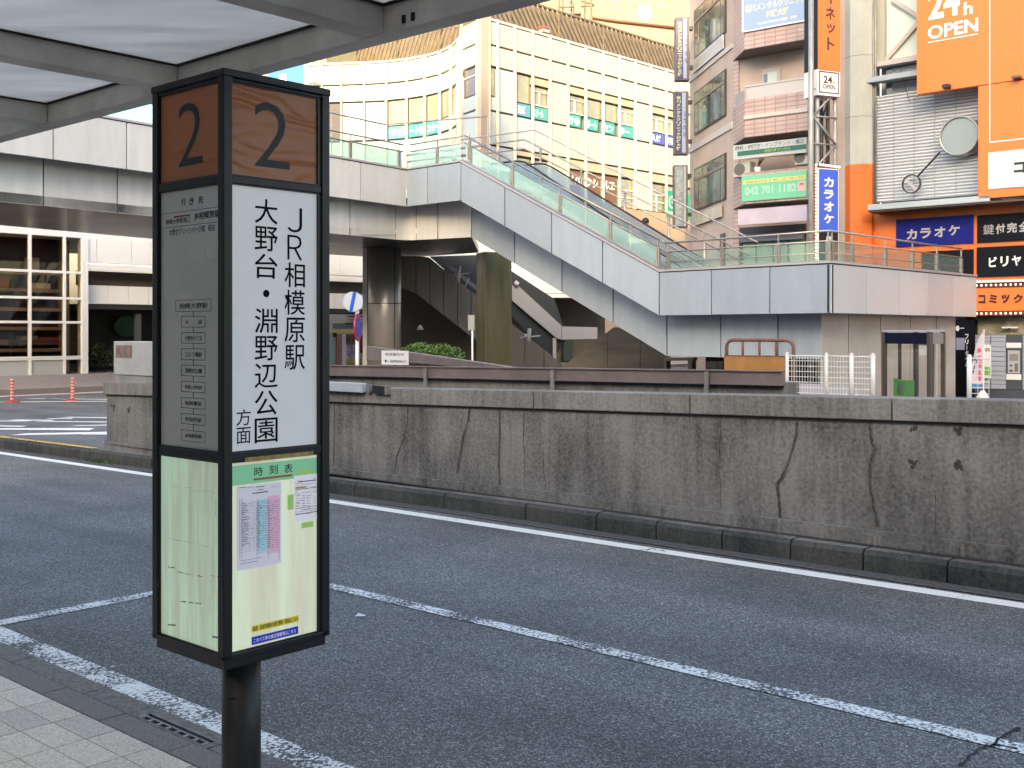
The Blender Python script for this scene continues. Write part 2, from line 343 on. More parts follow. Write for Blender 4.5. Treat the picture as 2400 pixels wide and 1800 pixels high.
# far kerb stones in front of the concrete wall, gutter strip
fk = thing('far_kerb', 'dark weathered concrete kerb blocks along the foot of the concrete wall', 'kerb', uv(-8, 7.4) + (0,))
def kv(u): return 7.36 + (0.0 if u > -7 else -0.045 * (-7 - u))
M_YEL = paint('yellow_paint', 0.60, (0.62, 0.38, 0.06, 1), 30)
edges = [-24, -22.2, -20.4, -18.6, -16.8, -15.2, -13.6, -12.2, -10.9, -9.45, -8.62, -7.40, -6.40, -5.62, -5.02, -4.42, -3.85, -3.30, -2.72, -2.12, -1.52, -.9, -.3, .3, .9, 1.5, 2.1, 2.7, 3.3]
for a, b in zip(edges[:-1], edges[1:]):
    g_ = 0.008
    plan = [uv(a + g_, kv(a)), uv(b - g_, kv(b)), uv(b - g_, kv(b) + .13), uv(a + g_, kv(a) + .13)]
    top = [uv(a + g_, kv(a) + .025), uv(b - g_, kv(b) + .025), uv(b - g_, kv(b) + .13), uv(a + g_, kv(a) + .13)]
    zt = .148 + random.uniform(-.003, .003)
    v = [(x, y, -.05) for x, y in plan] + [(x, y, zt - .03) for x, y in plan[:2]] + [(x, y, zt) for x, y in top]
    mb = MB(); mb.add(v, [(0, 1, 5, 4), (4, 5, 7, 6), (6, 7, 8, 9), (1, 2, 8, 7, 5), (0, 4, 6, 9, 3), (2, 3, 9, 8), (0, 3, 2, 1)])
    ks_ = obj('kerb_stone', mb, M_KERB, fk)
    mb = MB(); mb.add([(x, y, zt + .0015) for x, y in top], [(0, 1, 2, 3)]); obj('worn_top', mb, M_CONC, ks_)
mb = MB()
for a, b in zip(edges[:6], edges[1:7]):
    q = [uv(a, kv(a) + .03), uv(b, kv(b) + .03), uv(b, kv(b) + .13), uv(a, kv(a) + .13)]; mb.add([(x, y, .156) for x, y in q], [(0, 1, 2, 3)])
obj('kerb_paint', mb, M_YEL, fk, label='yellow painted strip on the kerb top')
mb = MB(); ribbon(mb, [(-14, 7.59), (-9, 7.535), (-7, 7.53), (3, 7.53)], .07, .150); obj('kerb_grime_shade', mb, mat('grime_shade', (0.02, 0.02, 0.019), .95), fk)  # dark strip: grime plus painted shade between kerb and wall
mb = MB(); ribbon(mb, [(-30, kv(-30) - .10), (-14, kv(-14) - .10), (-7, 7.26), (5, 7.26)], 0.17, 0.005); obj('gutter_strip', mb, M_GUTD, **STR)
mb = MB(); ribbon(mb, [(-30, kv(-30) - .19), (-14, kv(-14) - .19), (-7, 7.17), (5, 7.17)], 0.018, 0.009); obj('gutter_edge', mb, M_COPE, **STR)

# ============================================================= CONCRETE WALL
wall = thing('concrete_wall', 'long stained grey concrete retaining wall with a coping across the road', 'wall', uv(-5, 7.6) + (0,))
WF = frv(7.60)
def wz(u): return 0.97 + (u + 14.2) * (1.215 - 0.97) / 12.2 if u > -20 else .97
def cz(u): return wz(u) - .158
us = [-14.15, -11.4, -8.6, -6.9, -3.30, -0.9, 2.5]
mb = MB(); WF.poly(mb, [(-14.15, -.3), (3, -.3), (3, cz(3)), (-14.15, cz(-14.15))], -.24, 0); obj('wall_face', mb, M_CONC, wall)
mb = MB(); WF.poly(mb, [(-14.15, -.3), (3, -.3), (3, .26), (-6, .245), (-9, .205), (-14.15, .19)], 0.001, .035); obj('wall_foot', mb, M_CONC, wall)
cj = [-14.20, WF.S(640), WF.S(1250.6, .03), WF.S(1616.8, .03), WF.S(2090, .03), WF.S(2090, .03) + 1.55, 3]
for a, b in zip(cj[:-1], cj[1:]):
    mb = MB(); WF.poly(mb, [(a + .006, cz(a) + .002), (b - .006, cz(b) + .002), (b - .006, wz(b)), (a + .006, wz(a))], -.27, .035)
    obj('coping_block', mb, M_COPE, wall, bevel=0.006)
mb = MB(); WF.poly(mb, [(-14.15, cz(-14.15) - .018), (3, cz(3) - .018), (3, cz(3)), (-14.15, cz(-14.15))], .001, .012); obj('drip_groove', mb, mat('groove_dark', (0.02, 0.02, 0.02), 0.95), wall)
M_CRACK = mat('crack_dark', (0.038, 0.037, 0.035), 0.95, var=0.6, scale=25)
def crack(pts, w):
    mb = MB(); P_ = []
    for i, (px, py) in enumerate(pts):
        P_.append((WF.S(px), WF.Z(px, py)))
    # a soft damp streak beside the crack
    if w > .013:
        n_ = len(P_); jj = [random.uniform(.6, 1.3) for _ in P_]; mb2 = MB(); mb2.add([WF.P(a - w * .9 * j, z, .001) for (a, z), j in zip(P_, jj)] + [WF.P(a + w * .9 * j, z, .001) for (a, z), j in zip(P_, jj)], [(i, i + 1, i + 1 + n_, i + n_) for i in range(n_ - 1)]); obj('streak', mb2, mat('damp_streak', (0.10, 0.099, 0.095), .9, var=.5, scale=14, stretch=(1, 1, .3)), wall)
    # subdivide with jitter
    Q = []
    for (a, b) in zip(P_[:-1], P_[1:]):
        for k in range(6):
            t = k / 6; Q.append((a[0] + (b[0] - a[0]) * t + random.uniform(-.006, .006), a[1] + (b[1] - a[1]) * t))
    Q.append(P_[-1]); L = []; Rr = []
    for q in Q:
        ww = w * random.uniform(.2, 1.1); L.append((q[0] - ww / 2, q[1])); Rr.append((q[0] + ww / 2, q[1]))
    v = [WF.P(a, z, .002) for a, z in L] + [WF.P(a, z, .002) for a, z in Rr]; n = len(Q)
    mb.add(v, [(i, i + 1, i + 1 + n, i + n) for i in range(n - 1)]); obj('crack', mb, M_CRACK, wall)
crack([(1869, 988), (1867, 1020), (1848, 1085), (1835, 1118), (1822, 1135), (1826, 1170), (1828, 1215)], .022)
crack([(2040, 990), (2043, 1040), (2052, 1050), (2042, 1080), (2037, 1110), (2037, 1135), (2045, 1165), (2050, 1200), (2057, 1236)], .020)
crack([(957, 935), (956, 980), (948, 1025), (930, 1070), (925, 1110)], .020)
crack([(1103, 945), (1098, 985), (1088, 1020), (1078, 1070), (1072, 1110)], .024)
crack([(1171, 948), (1172, 1010), (1169, 1080), (1172, 1140)], .016)
crack([(1230, 950), (1227, 1020), (1230, 1080), (1229, 1140)], .012)
crack([(784, 930), (784, 1000), (782, 1095)], .014)
crack([(1272, 1060), (1275, 1100), (1279, 1145)], .010)
crack([(1690, 960), (1687, 1080), (1690, 1190)], .008)
crack([(2192, 1150), (2192, 1250)], .006)
def blot(px, py, r):
    mb = MB(); a, z = WF.S(px), WF.Z(px, py)
    for k in range(9):
        ca, cz_ = a + random.gauss(0, r * .45), z + random.gauss(0, r * .4); rr = r * random.uniform(.2, .5); n = 9
        v = [WF.P(ca + rr * math.cos(6.283 * i / n) * random.uniform(.7, 1.2), cz_ + rr * math.sin(6.283 * i / n) * random.uniform(.7, 1.2), .0015 + k * .0004) for i in range(n)]
        mb.add(v, [tuple(range(n))])
    obj('stain', mb, M_CRACK, wall)
for p in ((2142, 1004), (2245, 1008), (2141, 1085), (2248, 1088)): blot(p[0], p[1], .035)
for p in ((267, 915), (303, 914), (266, 955), (302, 960)): blot(p[0], p[1], .045)
# weep pipes at the foot
for px, py in ((1832, 1232), (1933, 1245), (2057, 1268), (2262, 1287)):
    mb = MB(); a, z = WF.S(px), WF.Z(px, py); WF.box(mb, a - .012, a + .012, z - .05, z + .04, .035, .05); obj('weep_pipe', mb, M_COPE, wall)
# metal box on the left end of the wall
ub = thing('utility_box', 'grey metal utility box with a small picture plate on the end of the concrete wall', 'utility box', WF.P(-13.2, wz(-13), -.1))
a0, a1 = WF.S(258), WF.S(258) + 1.25
zt = WF.Z(258, 800); zb = wz(-13.5) + .10
M_BOX = mat('box_metal', (0.36, 0.37, 0.37), 0.45, 0.2, var=0.15, scale=4)
fb('cabinet', WF, (a0, a1, zb, zt), -.36, -.05, M_BOX, ub, bevel=.01)
fb('base_frame', WF, (a0 + .02, a1 - .02, wz(-14) - .0, zb), -.34, -.07, mat('box_base', (0.22, 0.22, 0.22), 0.6, var=.2), ub)
fb('picture_plate', WF, (WF.S(264), WF.S(301), WF.Z(264, 838), WF.Z(264, 809)), -.049, -.044, mat('picture_plate', (0.20, 0.13, 0.10), 0.5, var=.7, scale=9, dark=(.05, .04, .05, 1)), ub)
# second wall of the underpass behind and the steel beam on it
BW = frv(9.25)
bwall = thing('back_wall', 'low concrete wall behind the first one, carrying a brown steel beam', 'wall', uv(-6, 9.3) + (0,))
s0, s1 = BW.S(700), BW.S(1838)
mb = MB(); BW.poly(mb, [(s0 - 3, -.5), (6, -.5), (6, 1.03), (s1, 1.06), (s1, 1.19), (s0 - 3, 1.09)], -.3, 0); obj('wall_face', mb, M_COPE, bwall)
bm_ = thing('steel_beam', 'long brown steel guard beam on short posts above the back wall', 'guard rail', BW.P(-5, 1.2, 0))
M_BROWN = mat('brown_steel', (0.17, 0.135, 0.13), 0.5, 0.3, var=0.25, scale=3, bump=.1)
B2 = frv(9.18); zz = lambda s: 1.095 + (s - s0) * .0115
bj = [B2.S(783) - 3, B2.S(1001), B2.S(1299), B2.S(1660), B2.S(1833)]
for a, b in zip(bj[:-1], bj[1:]):
    mb = MB(); B2.poly(mb, [(a + .005, zz(a)), (b - .005, zz(b)), (b - .005, zz(b) + .115), (a + .005, zz(a) + .115)], -.06, .0)
    B2.poly(mb, [(a + .005, zz(a) + .115), (b - .005, zz(b) + .115), (b - .005, zz(b) + .127), (a + .005, zz(a) + .127)], -.08, .02)
    B2.poly(mb, [(a + .005, zz(a) - .010), (b - .005, zz(b) - .010), (b - .005, zz(b)), (a + .005, zz(a))], -.08, .02)
    obj('beam_section', mb, M_BROWN, bm_)
for px in (1001, 1299, 1660):
    mb = MB(); a = B2.S(px); B2.box(mb, a - .022, a + .022, 1.02, zz(a) + .11, .021, .04); obj('post', mb, M_COPE, bm_)
# descending brown side beam
mb = MB(); pA = pt(866, 17.5) + (pz(825, 17.5),); pB = pt(1215, 13.2) + (pz(866, 13.2),)
q = Fr(pA[0], pA[1], to=(pB[0], pB[1])); L = math.hypot(pB[0] - pA[0], pB[1] - pA[1])
q.poly(mb, [(0, pA[2] - .11), (L, pB[2] - .02), (L, pB[2] + .02), (0, pA[2] + .09)], -.05, .05)
o = obj('ramp_beam', mb, M_BROWN); o['label'] = 'brown sloping steel beam running down behind the shrub sign board'; o['category'] = 'beam'
# sign board on the beam
sg = thing('sign_board', 'small white guide board with an arrow standing on the brown beam by the shrub', 'sign', BW.P(BW.S(927), 1.3, 0))
rect = (BW.S(897), BW.S(958), BW.Z(927, 855), BW.Z(927, 822))
fb('board', BW, rect, 0, .02, mat('white_board', (0.62, 0.62, 0.64), 0.5), sg)
mb = MB(); text(mb, BW, '総合案内所', BW.S(906), BW.S(950), BW.Z(927, 834), BW.Z(927, 827), .022)
text(mb, BW, '自転車駐車場入口', BW.S(917), BW.S(953), BW.Z(927, 850), BW.Z(927, 843), .022)
text(mb, BW, '▶', BW.S(905), BW.S(912), BW.Z(927, 850), BW.Z(927, 843), .022)
M_INK = mat('ink', (0.02, 0.02, 0.025), 0.5)
obj('lettering', mb, M_INK, sg)
# control boxes at the wall top near the pillar
cb = thing('control_box', 'pale blue metal control box on the wall behind the bus stop pillar', 'utility box', WF.P(WF.S(816), 1.0, .05))
Dx = .11; wS = lambda px: WF.S(px, Dx); wZ = lambda py: WF.Z(815, py, Dx)
fb('cabinet', WF, (wS(735), wS(847), wZ(919), wZ(897)), .036, Dx, mat('pale_blue_metal', (0.30, 0.35, 0.41), 0.5, var=.1), cb, bevel=.006)
fb('vent', WF, (wS(853), wS(861), wZ(919), wZ(899)), .036, Dx - .03, M_GRATE, cb)
db = thing('switch_box', 'small dark box with a pale rim beside the pale blue box on the wall', 'utility box', WF.P(WF.S(884), 1.0, .05))
fb('cabinet', WF, (wS(869), wS(899), wZ(919), wZ(901)), .036, Dx - .02, mat('dark_box', (0.012, 0.014, 0.025), 0.3), db)
fb('rim', WF, (wS(899.5), wS(903), wZ(920.5), wZ(900)), .036, Dx - .01, M_COPE, db)

# small scrap, weeds and a crack in the road
x, y, _u, _v = 0, 0, 0, 0
Y = H * F / (1446 - HY); x, y = pt(843, Y)
mb = MB(); mb.add([(x - .03, y, .004), (x + .03, y - .012, .008), (x + .035, y + .02, .005), (x - .01, y + .03, .016)], [(0, 1, 2), (0, 2, 3)]); o = obj('paper_scrap', mb, mat('scrap_white', (.7, .7, .7), .6)); o['label'] = 'tiny white paper scrap lying on the asphalt right of the pillar'; o['category'] = 'litter'
Y = H * F / (1566 - HY); x, y = pt(262, Y)
mb = MB(); mb.add([(x - .012, y, .004), (x + .012, y - .006, .008), (x + .008, y + .012, .012)], [(0, 1, 2)]); o = obj('leaf_scrap', mb, MATS['scrap_white']); o['label'] = 'tiny pale speck of litter on the asphalt left of the pillar'; o['category'] = 'litter'
mb = MB(); random.seed(5)
for path in ([(2250, 1795), (2290, 1760), (2330, 1748), (2345, 1730), (2400, 1700)], [(2330, 1748), (2400, 1762)], [(1490, 1292), (1530, 1289), (1570, 1296)]):
    q_ = []
    for (a, b) in zip(path[:-1], path[1:]):
        for k in range(5):
            t = k / 5; px, py = a[0] + (b[0] - a[0]) * t + random.uniform(-3, 3), a[1] + (b[1] - a[1]) * t + random.uniform(-2, 2); Y = H * F / (py - HY); q_.append(pt(px, Y))
    for (a, b) in zip(q_[:-1], q_[1:]):
        dx, dy = b[0] - a[0], b[1] - a[1]; L = math.hypot(dx, dy) + 1e-6; w_ = random.uniform(.003, .010); nx, ny = -dy / L * w_, dx / L * w_
        mb.add([(a[0] + nx, a[1] + ny, .0062), (b[0] + nx, b[1] + ny, .0062), (b[0] - nx, b[1] - ny, .0062), (a[0] - nx, a[1] - ny, .0062)], [(0, 1, 2, 3)])
obj('road_crack', mb, mat('road_crack', (0.012, 0.012, 0.012), .9), **STR)
mb = MB()
for k in range(420):
    px = random.gauss(232, 30); Y = H * F / (1085 - HY) + random.gauss(0, .12); x, y = pt(px, Y); u_ = x * UC - y * US; x, y = uv(u_, kv(u_) - .02 - abs(random.gauss(0, .03))); h_ = random.uniform(.01, .07); a = random.uniform(0, 6.28)
    mb.add([(x, y, 0), (x + .012 * math.cos(a), y + .012 * math.sin(a), 0), (x + random.gauss(0, .02), y + random.gauss(0, .02), h_)], [(0, 1, 2)])
o = obj('weeds', mb, mat('weed_green', (0.05, 0.08, 0.02), .8)); o['label'] = 'small green weeds growing at the foot of the kerb left of the pillar'; o['category'] = 'weeds'; o['kind'] = 'stuff'
# ============================================================= BUS SHELTER CANOPY (overhead)
can = thing('bus_shelter_canopy', 'grey steel bus shelter canopy with white translucent panels overhead at the upper left', 'canopy', uv(-2, 1) + (2.8,))
M_BEAM = mat('canopy_steel', (0.64, 0.60, 0.54), 0.5, 0.0, var=0.3, scale=2.2, bump=.08, bscale=20)
M_GAP = mat('rubber_gap', (0.01, 0.01, 0.012), 0.8)
m = bpy.data.materials.new('translucent_panel'); m.use_nodes = True; n_ = m.node_tree.nodes; l_ = m.node_tree.links; n_.clear()
o_ = n_.new('ShaderNodeOutputMaterial'); d_ = n_.new('ShaderNodeBsdfDiffuse'); t_ = n_.new('ShaderNodeBsdfTranslucent')
g_ = n_.new('ShaderNodeNewGeometry'); x_ = n_.new('ShaderNodeTexNoise'); x_.inputs['Scale'].default_value = 1.3; x_.inputs['Detail'].default_value = 6
mp_ = n_.new('ShaderNodeMapping'); mp_.inputs['Rotation'].default_value = (0, 0, R(40)); mp_.inputs['Scale'].default_value = (1, 5, 1)
l_.new(g_.outputs['Position'], mp_.inputs[0]); l_.new(mp_.outputs[0], x_.inputs['Vector'])
r_ = n_.new('ShaderNodeValToRGB'); r_.color_ramp.elements[0].position = .3; r_.color_ramp.elements[0].color = (.62, .62, .61, 1); r_.color_ramp.elements[1].position = .7; r_.color_ramp.elements[1].color = (.80, .80, .80, 1)
l_.new(x_.outputs['Fac'], r_.inputs[0]); l_.new(r_.outputs[0], d_.inputs[0]); l_.new(r_.outputs[0], t_.inputs[0])
gl_ = n_.new('ShaderNodeBsdfGlossy'); gl_.inputs['Roughness'].default_value = .12; gl_.inputs['Color'].default_value = (1, 1, 1, 1)
mx_ = n_.new('ShaderNodeMixShader'); mx_.inputs[0].default_value = .62; l_.new(d_.outputs[0], mx_.inputs[1]); l_.new(t_.outputs[0], mx_.inputs[2])
m2_ = n_.new('ShaderNodeMixShader'); m2_.inputs[0].default_value = .07; l_.new(mx_.outputs[0], m2_.inputs[1]); l_.new(gl_.outputs[0], m2_.inputs[2]); l_.new(m2_.outputs[0], o_.inputs[0])
M_TRANS = m
ZB, ZP = 2.80, 2.91
ub_ = [-9.1, -7.55, -6.03, -4.72, -3.27, -1.9, -.5, .9, 2.3]
V0, V1 = -1.2, 2.96
mb = MB(); uprism(mb, -9.3, 2.5, V1 - .10, V1, ZB, 2.99); obj('edge_beam', mb, M_BEAM, can, bevel=.004)
mb = MB(); uprism(mb, -9.3, 2.5, V0, V0 + .10, ZB, 2.99); obj('edge_beam', mb, M_BEAM, can)
mb = MB(); uprism(mb, -9.3, 2.5, .75, .87, ZB, 2.99); obj('middle_beam', mb, M_BEAM, can)
for i, u in enumerate(ub_):
    for (va, vb) in ((V0 + .102, .748), (.872, V1 - .102)):
        mb = MB(); uprism(mb, u - .06, u + .06, va, vb, ZB + .004, 2.985); obj('cross_beam', mb, M_BEAM, can, bevel=.004)
for i in range(len(ub_) - 1):
    for (va, vb) in ((V0 + .102, .748), (.872, V1 - .102)):
        a, b = ub_[i] + .062, ub_[i + 1] - .062
        mb = MB(); uprism(mb, a + .02, b - .02, va + .02, vb - .02, ZP, ZP + .012); pan = obj('roof_panel', mb, M_TRANS, can)
        mb = MB()
        for q in ((a, b, va, va + .019), (a, b, vb - .019, vb), (a, a + .019, va + .019, vb - .019), (b - .019, b, va + .019, vb - .019)): uprism(mb, *q, ZP - .006, ZP + .02)
        obj('gasket', mb, M_GAP, pan)
for (u, v) in ((1.6, .81), (-5.9, .20)):
    mb = MB(); x, y = uv(u, v); tube(mb, [(x, y, .0), (x, y, 2.8)], .07, 16); obj('post', mb, M_BEAM, can, smooth=True)
# little clips on the outer beam
for px, py in ((978, 60), (1001, 56)):
    Y = (ZB + .05 - H) * F / (HY - py)
for u in (-3.10, -3.05):
    mb = MB(); uprism(mb, u, u + .014, V1 - .108, V1 - .1005, ZB + .02, ZB + .05); obj('clip', mb, M_GAP, can)

# ============================================================= BUS STOP PILLAR
PW = .4015; YC = 3.3; X0 = -.26 * YC
FRr = Fr(X0, YC, ang=41.7); xl, yl = X0 - UC * PW, YC + US * PW
FL = Fr(xl, yl, ang=131.7)
xc, yc = FRr.P(PW / 2, 0, -PW / 2)[:2]
pil = thing('bus_stop_pillar', 'black square bus stop pillar with number 2 panels and a destination sign on a round pole', 'bus stop', (xc, yc, .12))
M_BLK = mat('black_frame', (0.020, 0.021, 0.024), 0.38, 0.4, var=.15, scale=12, bump=.03)
FBk = Fr(*FL.P(0, 0, -PW)[:2], ang=221.7)                      # far left side, seen from behind
ZTOP, ZBOT = 2.440, .651
levels = [(2.403, 2.127, 'n'), (2.096, 1.2926, 'd'), (1.258, .690, 't')]
pw = .032
def sub(fr, a0, a1, z0, z1, d0, d1, m_, par, nm, bv=0): return fb(nm, fr, (a0, a1, z0, z1), d0, d1, m_, par, bevel=bv)
corners = [FRr.P(0, 0)[:2], FRr.P(PW, 0)[:2], FRr.P(PW, 0, -PW)[:2], FL.P(0, 0)[:2]]
for k, (cx, cy) in enumerate(corners):
    x = cx + (xc - cx) * pw / PW; y = cy + (yc - cy) * pw / PW
    mb = MB(); q = Fr(x, y, ang=41.7); q.box(mb, -pw / 2, pw / 2, ZBOT + .02, ZTOP - .02, -pw / 2, pw / 2); obj('frame_post', mb, M_BLK, pil, bevel=.003)
mb = MB(); FRr.box(mb, -.003, PW + .003, ZTOP - .024, ZTOP, -PW - .003, .003); obj('top_cap', mb, M_BLK, pil, bevel=.004)
mb = MB(); FRr.box(mb, .0, PW, ZBOT + .018, ZBOT + .036, -PW, 0); FRr.box(mb, .010, PW - .010, ZBOT - .012, ZBOT + .018, -PW + .01, -.010); obj('bottom_plate', mb, M_BLK, pil, bevel=.003)
M_ORG = m = mat('orange_number_panel', (0.46, 0.17, 0.075), 0.22, spec=.28)
nn = m.node_tree.nodes; ll = m.node_tree.links
g = nn.new('ShaderNodeNewGeometry'); wv = nn.new('ShaderNodeTexNoise'); wv.inputs['Scale'].default_value = 3.2; wv.inputs['Detail'].default_value = 1.0; wv.inputs['Distortion'].default_value = 1.4
mp = nn.new('ShaderNodeMapping'); mp.inputs['Scale'].default_value = (1, 1, 3.4); ll.new(g.outputs['Position'], mp.inputs[0]); ll.new(mp.outputs[0], wv.inputs['Vector'])
bp = nn.new('ShaderNodeBump'); bp.inputs['Strength'].default_value = .32; bp.inputs['Distance'].default_value = .03; ll.new(wv.outputs['Fac'], bp.inputs['Height']); ll.new(bp.outputs[0], nn['Principled BSDF'].inputs['Normal'])
M_WHT = mat('white_sign_panel', (0.84, 0.84, 0.86), 0.14, var=.04, scale=5, spec=.4, emit=(.84, .85, .9, 1), estr=.03)  # faint glow added to lift the brightness of the white panels
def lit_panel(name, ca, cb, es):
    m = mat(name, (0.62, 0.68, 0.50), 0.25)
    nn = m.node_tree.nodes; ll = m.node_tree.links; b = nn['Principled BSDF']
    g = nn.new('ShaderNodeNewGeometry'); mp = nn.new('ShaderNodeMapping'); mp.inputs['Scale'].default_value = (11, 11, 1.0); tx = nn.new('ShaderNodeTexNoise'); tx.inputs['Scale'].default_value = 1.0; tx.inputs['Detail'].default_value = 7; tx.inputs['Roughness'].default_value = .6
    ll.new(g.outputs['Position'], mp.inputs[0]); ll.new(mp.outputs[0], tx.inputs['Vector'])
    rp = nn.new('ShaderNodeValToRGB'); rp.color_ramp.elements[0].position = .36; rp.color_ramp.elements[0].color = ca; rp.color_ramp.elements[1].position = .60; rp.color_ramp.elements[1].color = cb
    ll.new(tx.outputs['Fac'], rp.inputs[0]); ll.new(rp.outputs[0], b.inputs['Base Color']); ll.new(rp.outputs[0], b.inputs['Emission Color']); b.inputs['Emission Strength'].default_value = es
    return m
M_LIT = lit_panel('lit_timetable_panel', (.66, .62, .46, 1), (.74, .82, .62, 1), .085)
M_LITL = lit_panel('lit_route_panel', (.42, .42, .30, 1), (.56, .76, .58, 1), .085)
M_WHTL = mat('white_sign_panel_shaded', (0.62, 0.61, 0.58), 0.10, var=.05, scale=5, spec=.6)  # darker copy of the white panel, shade of the left face put into its colour
M_TXT = mat('black_lettering', (0.006, 0.006, 0.010), 0.8, spec=.12)
M_DK2 = mat('number_grey', (0.03, 0.034, 0.042), 0.5, spec=.3)
panels = {}
for side_, fr in (('r', FRr), ('l', FL), ('b', FBk), ('c', Fr(*corners[1], ang=-48.3))):
    for (zt, zb, kind) in levels:
        if side_ == 'r': a0, a1 = .026, .357
        elif side_ == 'l': a0, a1 = PW - .366, PW - .031
        else: a0, a1 = .032, PW - .032
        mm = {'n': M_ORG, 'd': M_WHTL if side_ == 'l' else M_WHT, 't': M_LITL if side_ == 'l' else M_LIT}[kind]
        dd = .0 if side_ in 'rl' else 0
        if side_ in ('b', 'c'): d0, d1 = (-.012, -.008)
        else: d0, d1 = -.016, -.012
        nm = {'n': 'number_panel', 'd': 'destination_panel', 't': 'timetable_panel'}[kind]
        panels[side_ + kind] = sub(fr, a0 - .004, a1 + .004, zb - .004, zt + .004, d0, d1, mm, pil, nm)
    # rails between the panels with a fine groove, and the inner trim
    for (z0, z1) in ((2.099, 2.124), (1.261, 1.2896), (2.406, ZTOP - .024), (ZBOT + .036, .687)):
        mb = MB(); fr.box(mb, pw, PW - pw, z0, z1, -.02, -.003); obj('frame_rail', mb, M_BLK, pil, bevel=.003)
    for (zt, zb, kind) in levels:
        if side_ not in 'rl': continue
        a0, a1 = (.026, .357) if side_ == 'r' else (PW - .366, PW - .031)
        mb = MB()
        fr.box(mb, a0 - .006, a1 + .006, zt, zt + .005, -.0118, -.006); fr.box(mb, a0 - .006, a1 + .006, zb - .005, zb, -.0118, -.006)
        fr.box(mb, a1, a1 + .007 if side_ == 'l' else PW - pw, zb, zt, -.0118, -.006)
        if side_ == 'l': fr.box(mb, pw, a0, zb, zt, -.0118, -.006)
        obj('trim', mb, M_BLK, pil)
    mb = MB(); fr.box(mb, pw, PW - pw, ZBOT + .04, ZTOP - .03, -.05, -.0205); obj('light_box', mb, M_BLK, pil)
mb = MB(); PR = .062; tube(mb, [(xc, yc, .05), (xc, yc, ZBOT - .012)], PR, 32); obj('pole', mb, mat('pole_black', (0.022, 0.023, 0.023), 0.5, 0.3, var=.3, scale=8, bump=.05), pil, smooth=True)
mb = MB(); tube(mb, [(xc, yc, .119), (xc, yc, .128)], .105, 32); obj('base_flange', mb, M_BLK, pil)
pole = Fr(xc, yc - PR - .0015, ang=90); mb = MB(); pole.box(mb, -.012 - .015, .006 - .015 + .012, .487, .4905, -.002, .001); obj('slot', mb, M_GAP, pil)
dR, dT = -.0112, -.0114
# numbers
mb = MB(); text(mb, FRr, '2', FRr.S(601), FRr.S(684), FRr.Z(640, 392), FRr.Z(640, 240), -.0112, -.008); obj('number_two', mb, M_DK2, panels['rn'])
mb = MB(); text(mb, FL, '2', FL.S(410), FL.S(468), FL.Z(440, 386), FL.Z(440, 238), -.0112, -.008); obj('number_two', mb, M_DK2, panels['ln'])
# destination
ZV = FRr.Z
def col(chars, pa, pb, pxm, ytop, ybot, bold=.012):
    mb = MB(); a0, a1 = FRr.S(pa), FRr.S(pb); z1, z0 = ZV(pxm, ytop), ZV(pxm, ybot)
    vtext(mb, FRr, chars, a0, a1, z0, z1, -.0112, bold, .10); return mb
obj('lettering', col('ＪＲ相模原駅', 672, 720, 696, 483, 870, .005), M_TXT, panels['rd'])
obj('lettering', col('大野台・淵野辺公園', 602, 656, 629, 463, 1041, .005), M_TXT, panels['rd'])
obj('lettering', col('方面', 559, 593, 576, 957, 1043, .002), M_TXT, panels['rd'])
# left face route chart
def LT(mb, s, pa, pb, y0, y1, bold=0, fit=True): pm = (pa + pb) / 2; return text(mb, FL, s, FL.S(pa), FL.S(pb), FL.Z(pm, y1), FL.Z(pm, y0), -.0112, bold, fit=fit)
def LB(mb, pa, pb, y0, y1, t=.0012):
    pm = (pa + pb) / 2; a0, a1, z0, z1 = FL.S(pa), FL.S(pb), FL.Z(pm, y1), FL.Z(pm, y0)
    for q in ((a0, a1, z1 - t, z1), (a0, a1, z0, z0 + t), (a0, a0 + t, z0, z1), (a1 - t, a1, z0, z1)): FL.box(mb, *q, -.0118, -.0114)
mb = MB(); LT(mb, '行', 417, 428, 464, 481, .01); LT(mb, 'き', 436, 447, 462, 479, .01); LT(mb, '先', 457, 469, 459, 476, .01)
LT(mb, '相模大野駅南口', 381, 438, 511, 523); LT(mb, 'JR相模原駅', 447, 508, 494, 514, .01); LT(mb, '大野台グリーンパーク前　経由', 389, 496, 530, 546)
z = FL.Z(440, 493); FL.box(mb, PW - .366, PW - .031, z, z + .0011, -.0118, -.0114); z = FL.Z(440, 527); FL.box(mb, PW - .366, PW - .031, z, z + .0011, -.0118, -.0114)
boxes = [('相模大野駅', 404, 487, 702, 730), ('大　　沼', 417, 473, 741, 767), ('大野台六丁目', 417, 473, 779, 805), ('ゴルフ場前', 417, 473, 817, 844), ('淵野辺公園', 417, 473, 856, 882), ('青葉小学校前', 417, 473, 895, 920), ('税務署前', 417, 473, 933, 958), ('市役所前', 417, 473, 971, 996), ('JR相模原駅', 417, 473, 1010, 1036)]
for k, (s, pa, pb, y0, y1) in enumerate(boxes):
    LB(mb, pa, pb, y0, y1); LT(mb, s, pa + 9, pb - 8, y0 + 8, y1 - 7, .004)
    if k: a = FL.S(445); FL.box(mb, a - .001, a + .001, FL.Z(445, y0), FL.Z(445, boxes[k - 1][4]), -.0118, -.0114)
obj('route_chart', mb, M_TXT, panels['ld'])
mb = MB(); FL.box(mb, FL.S(400), FL.S(437), FL.Z(418, 508), FL.Z(418, 504), -.0117, -.0110); obj('red_mark', mb, mat('red_ink', (0.35, 0.03, 0.05), 0.4), panels['ld'])
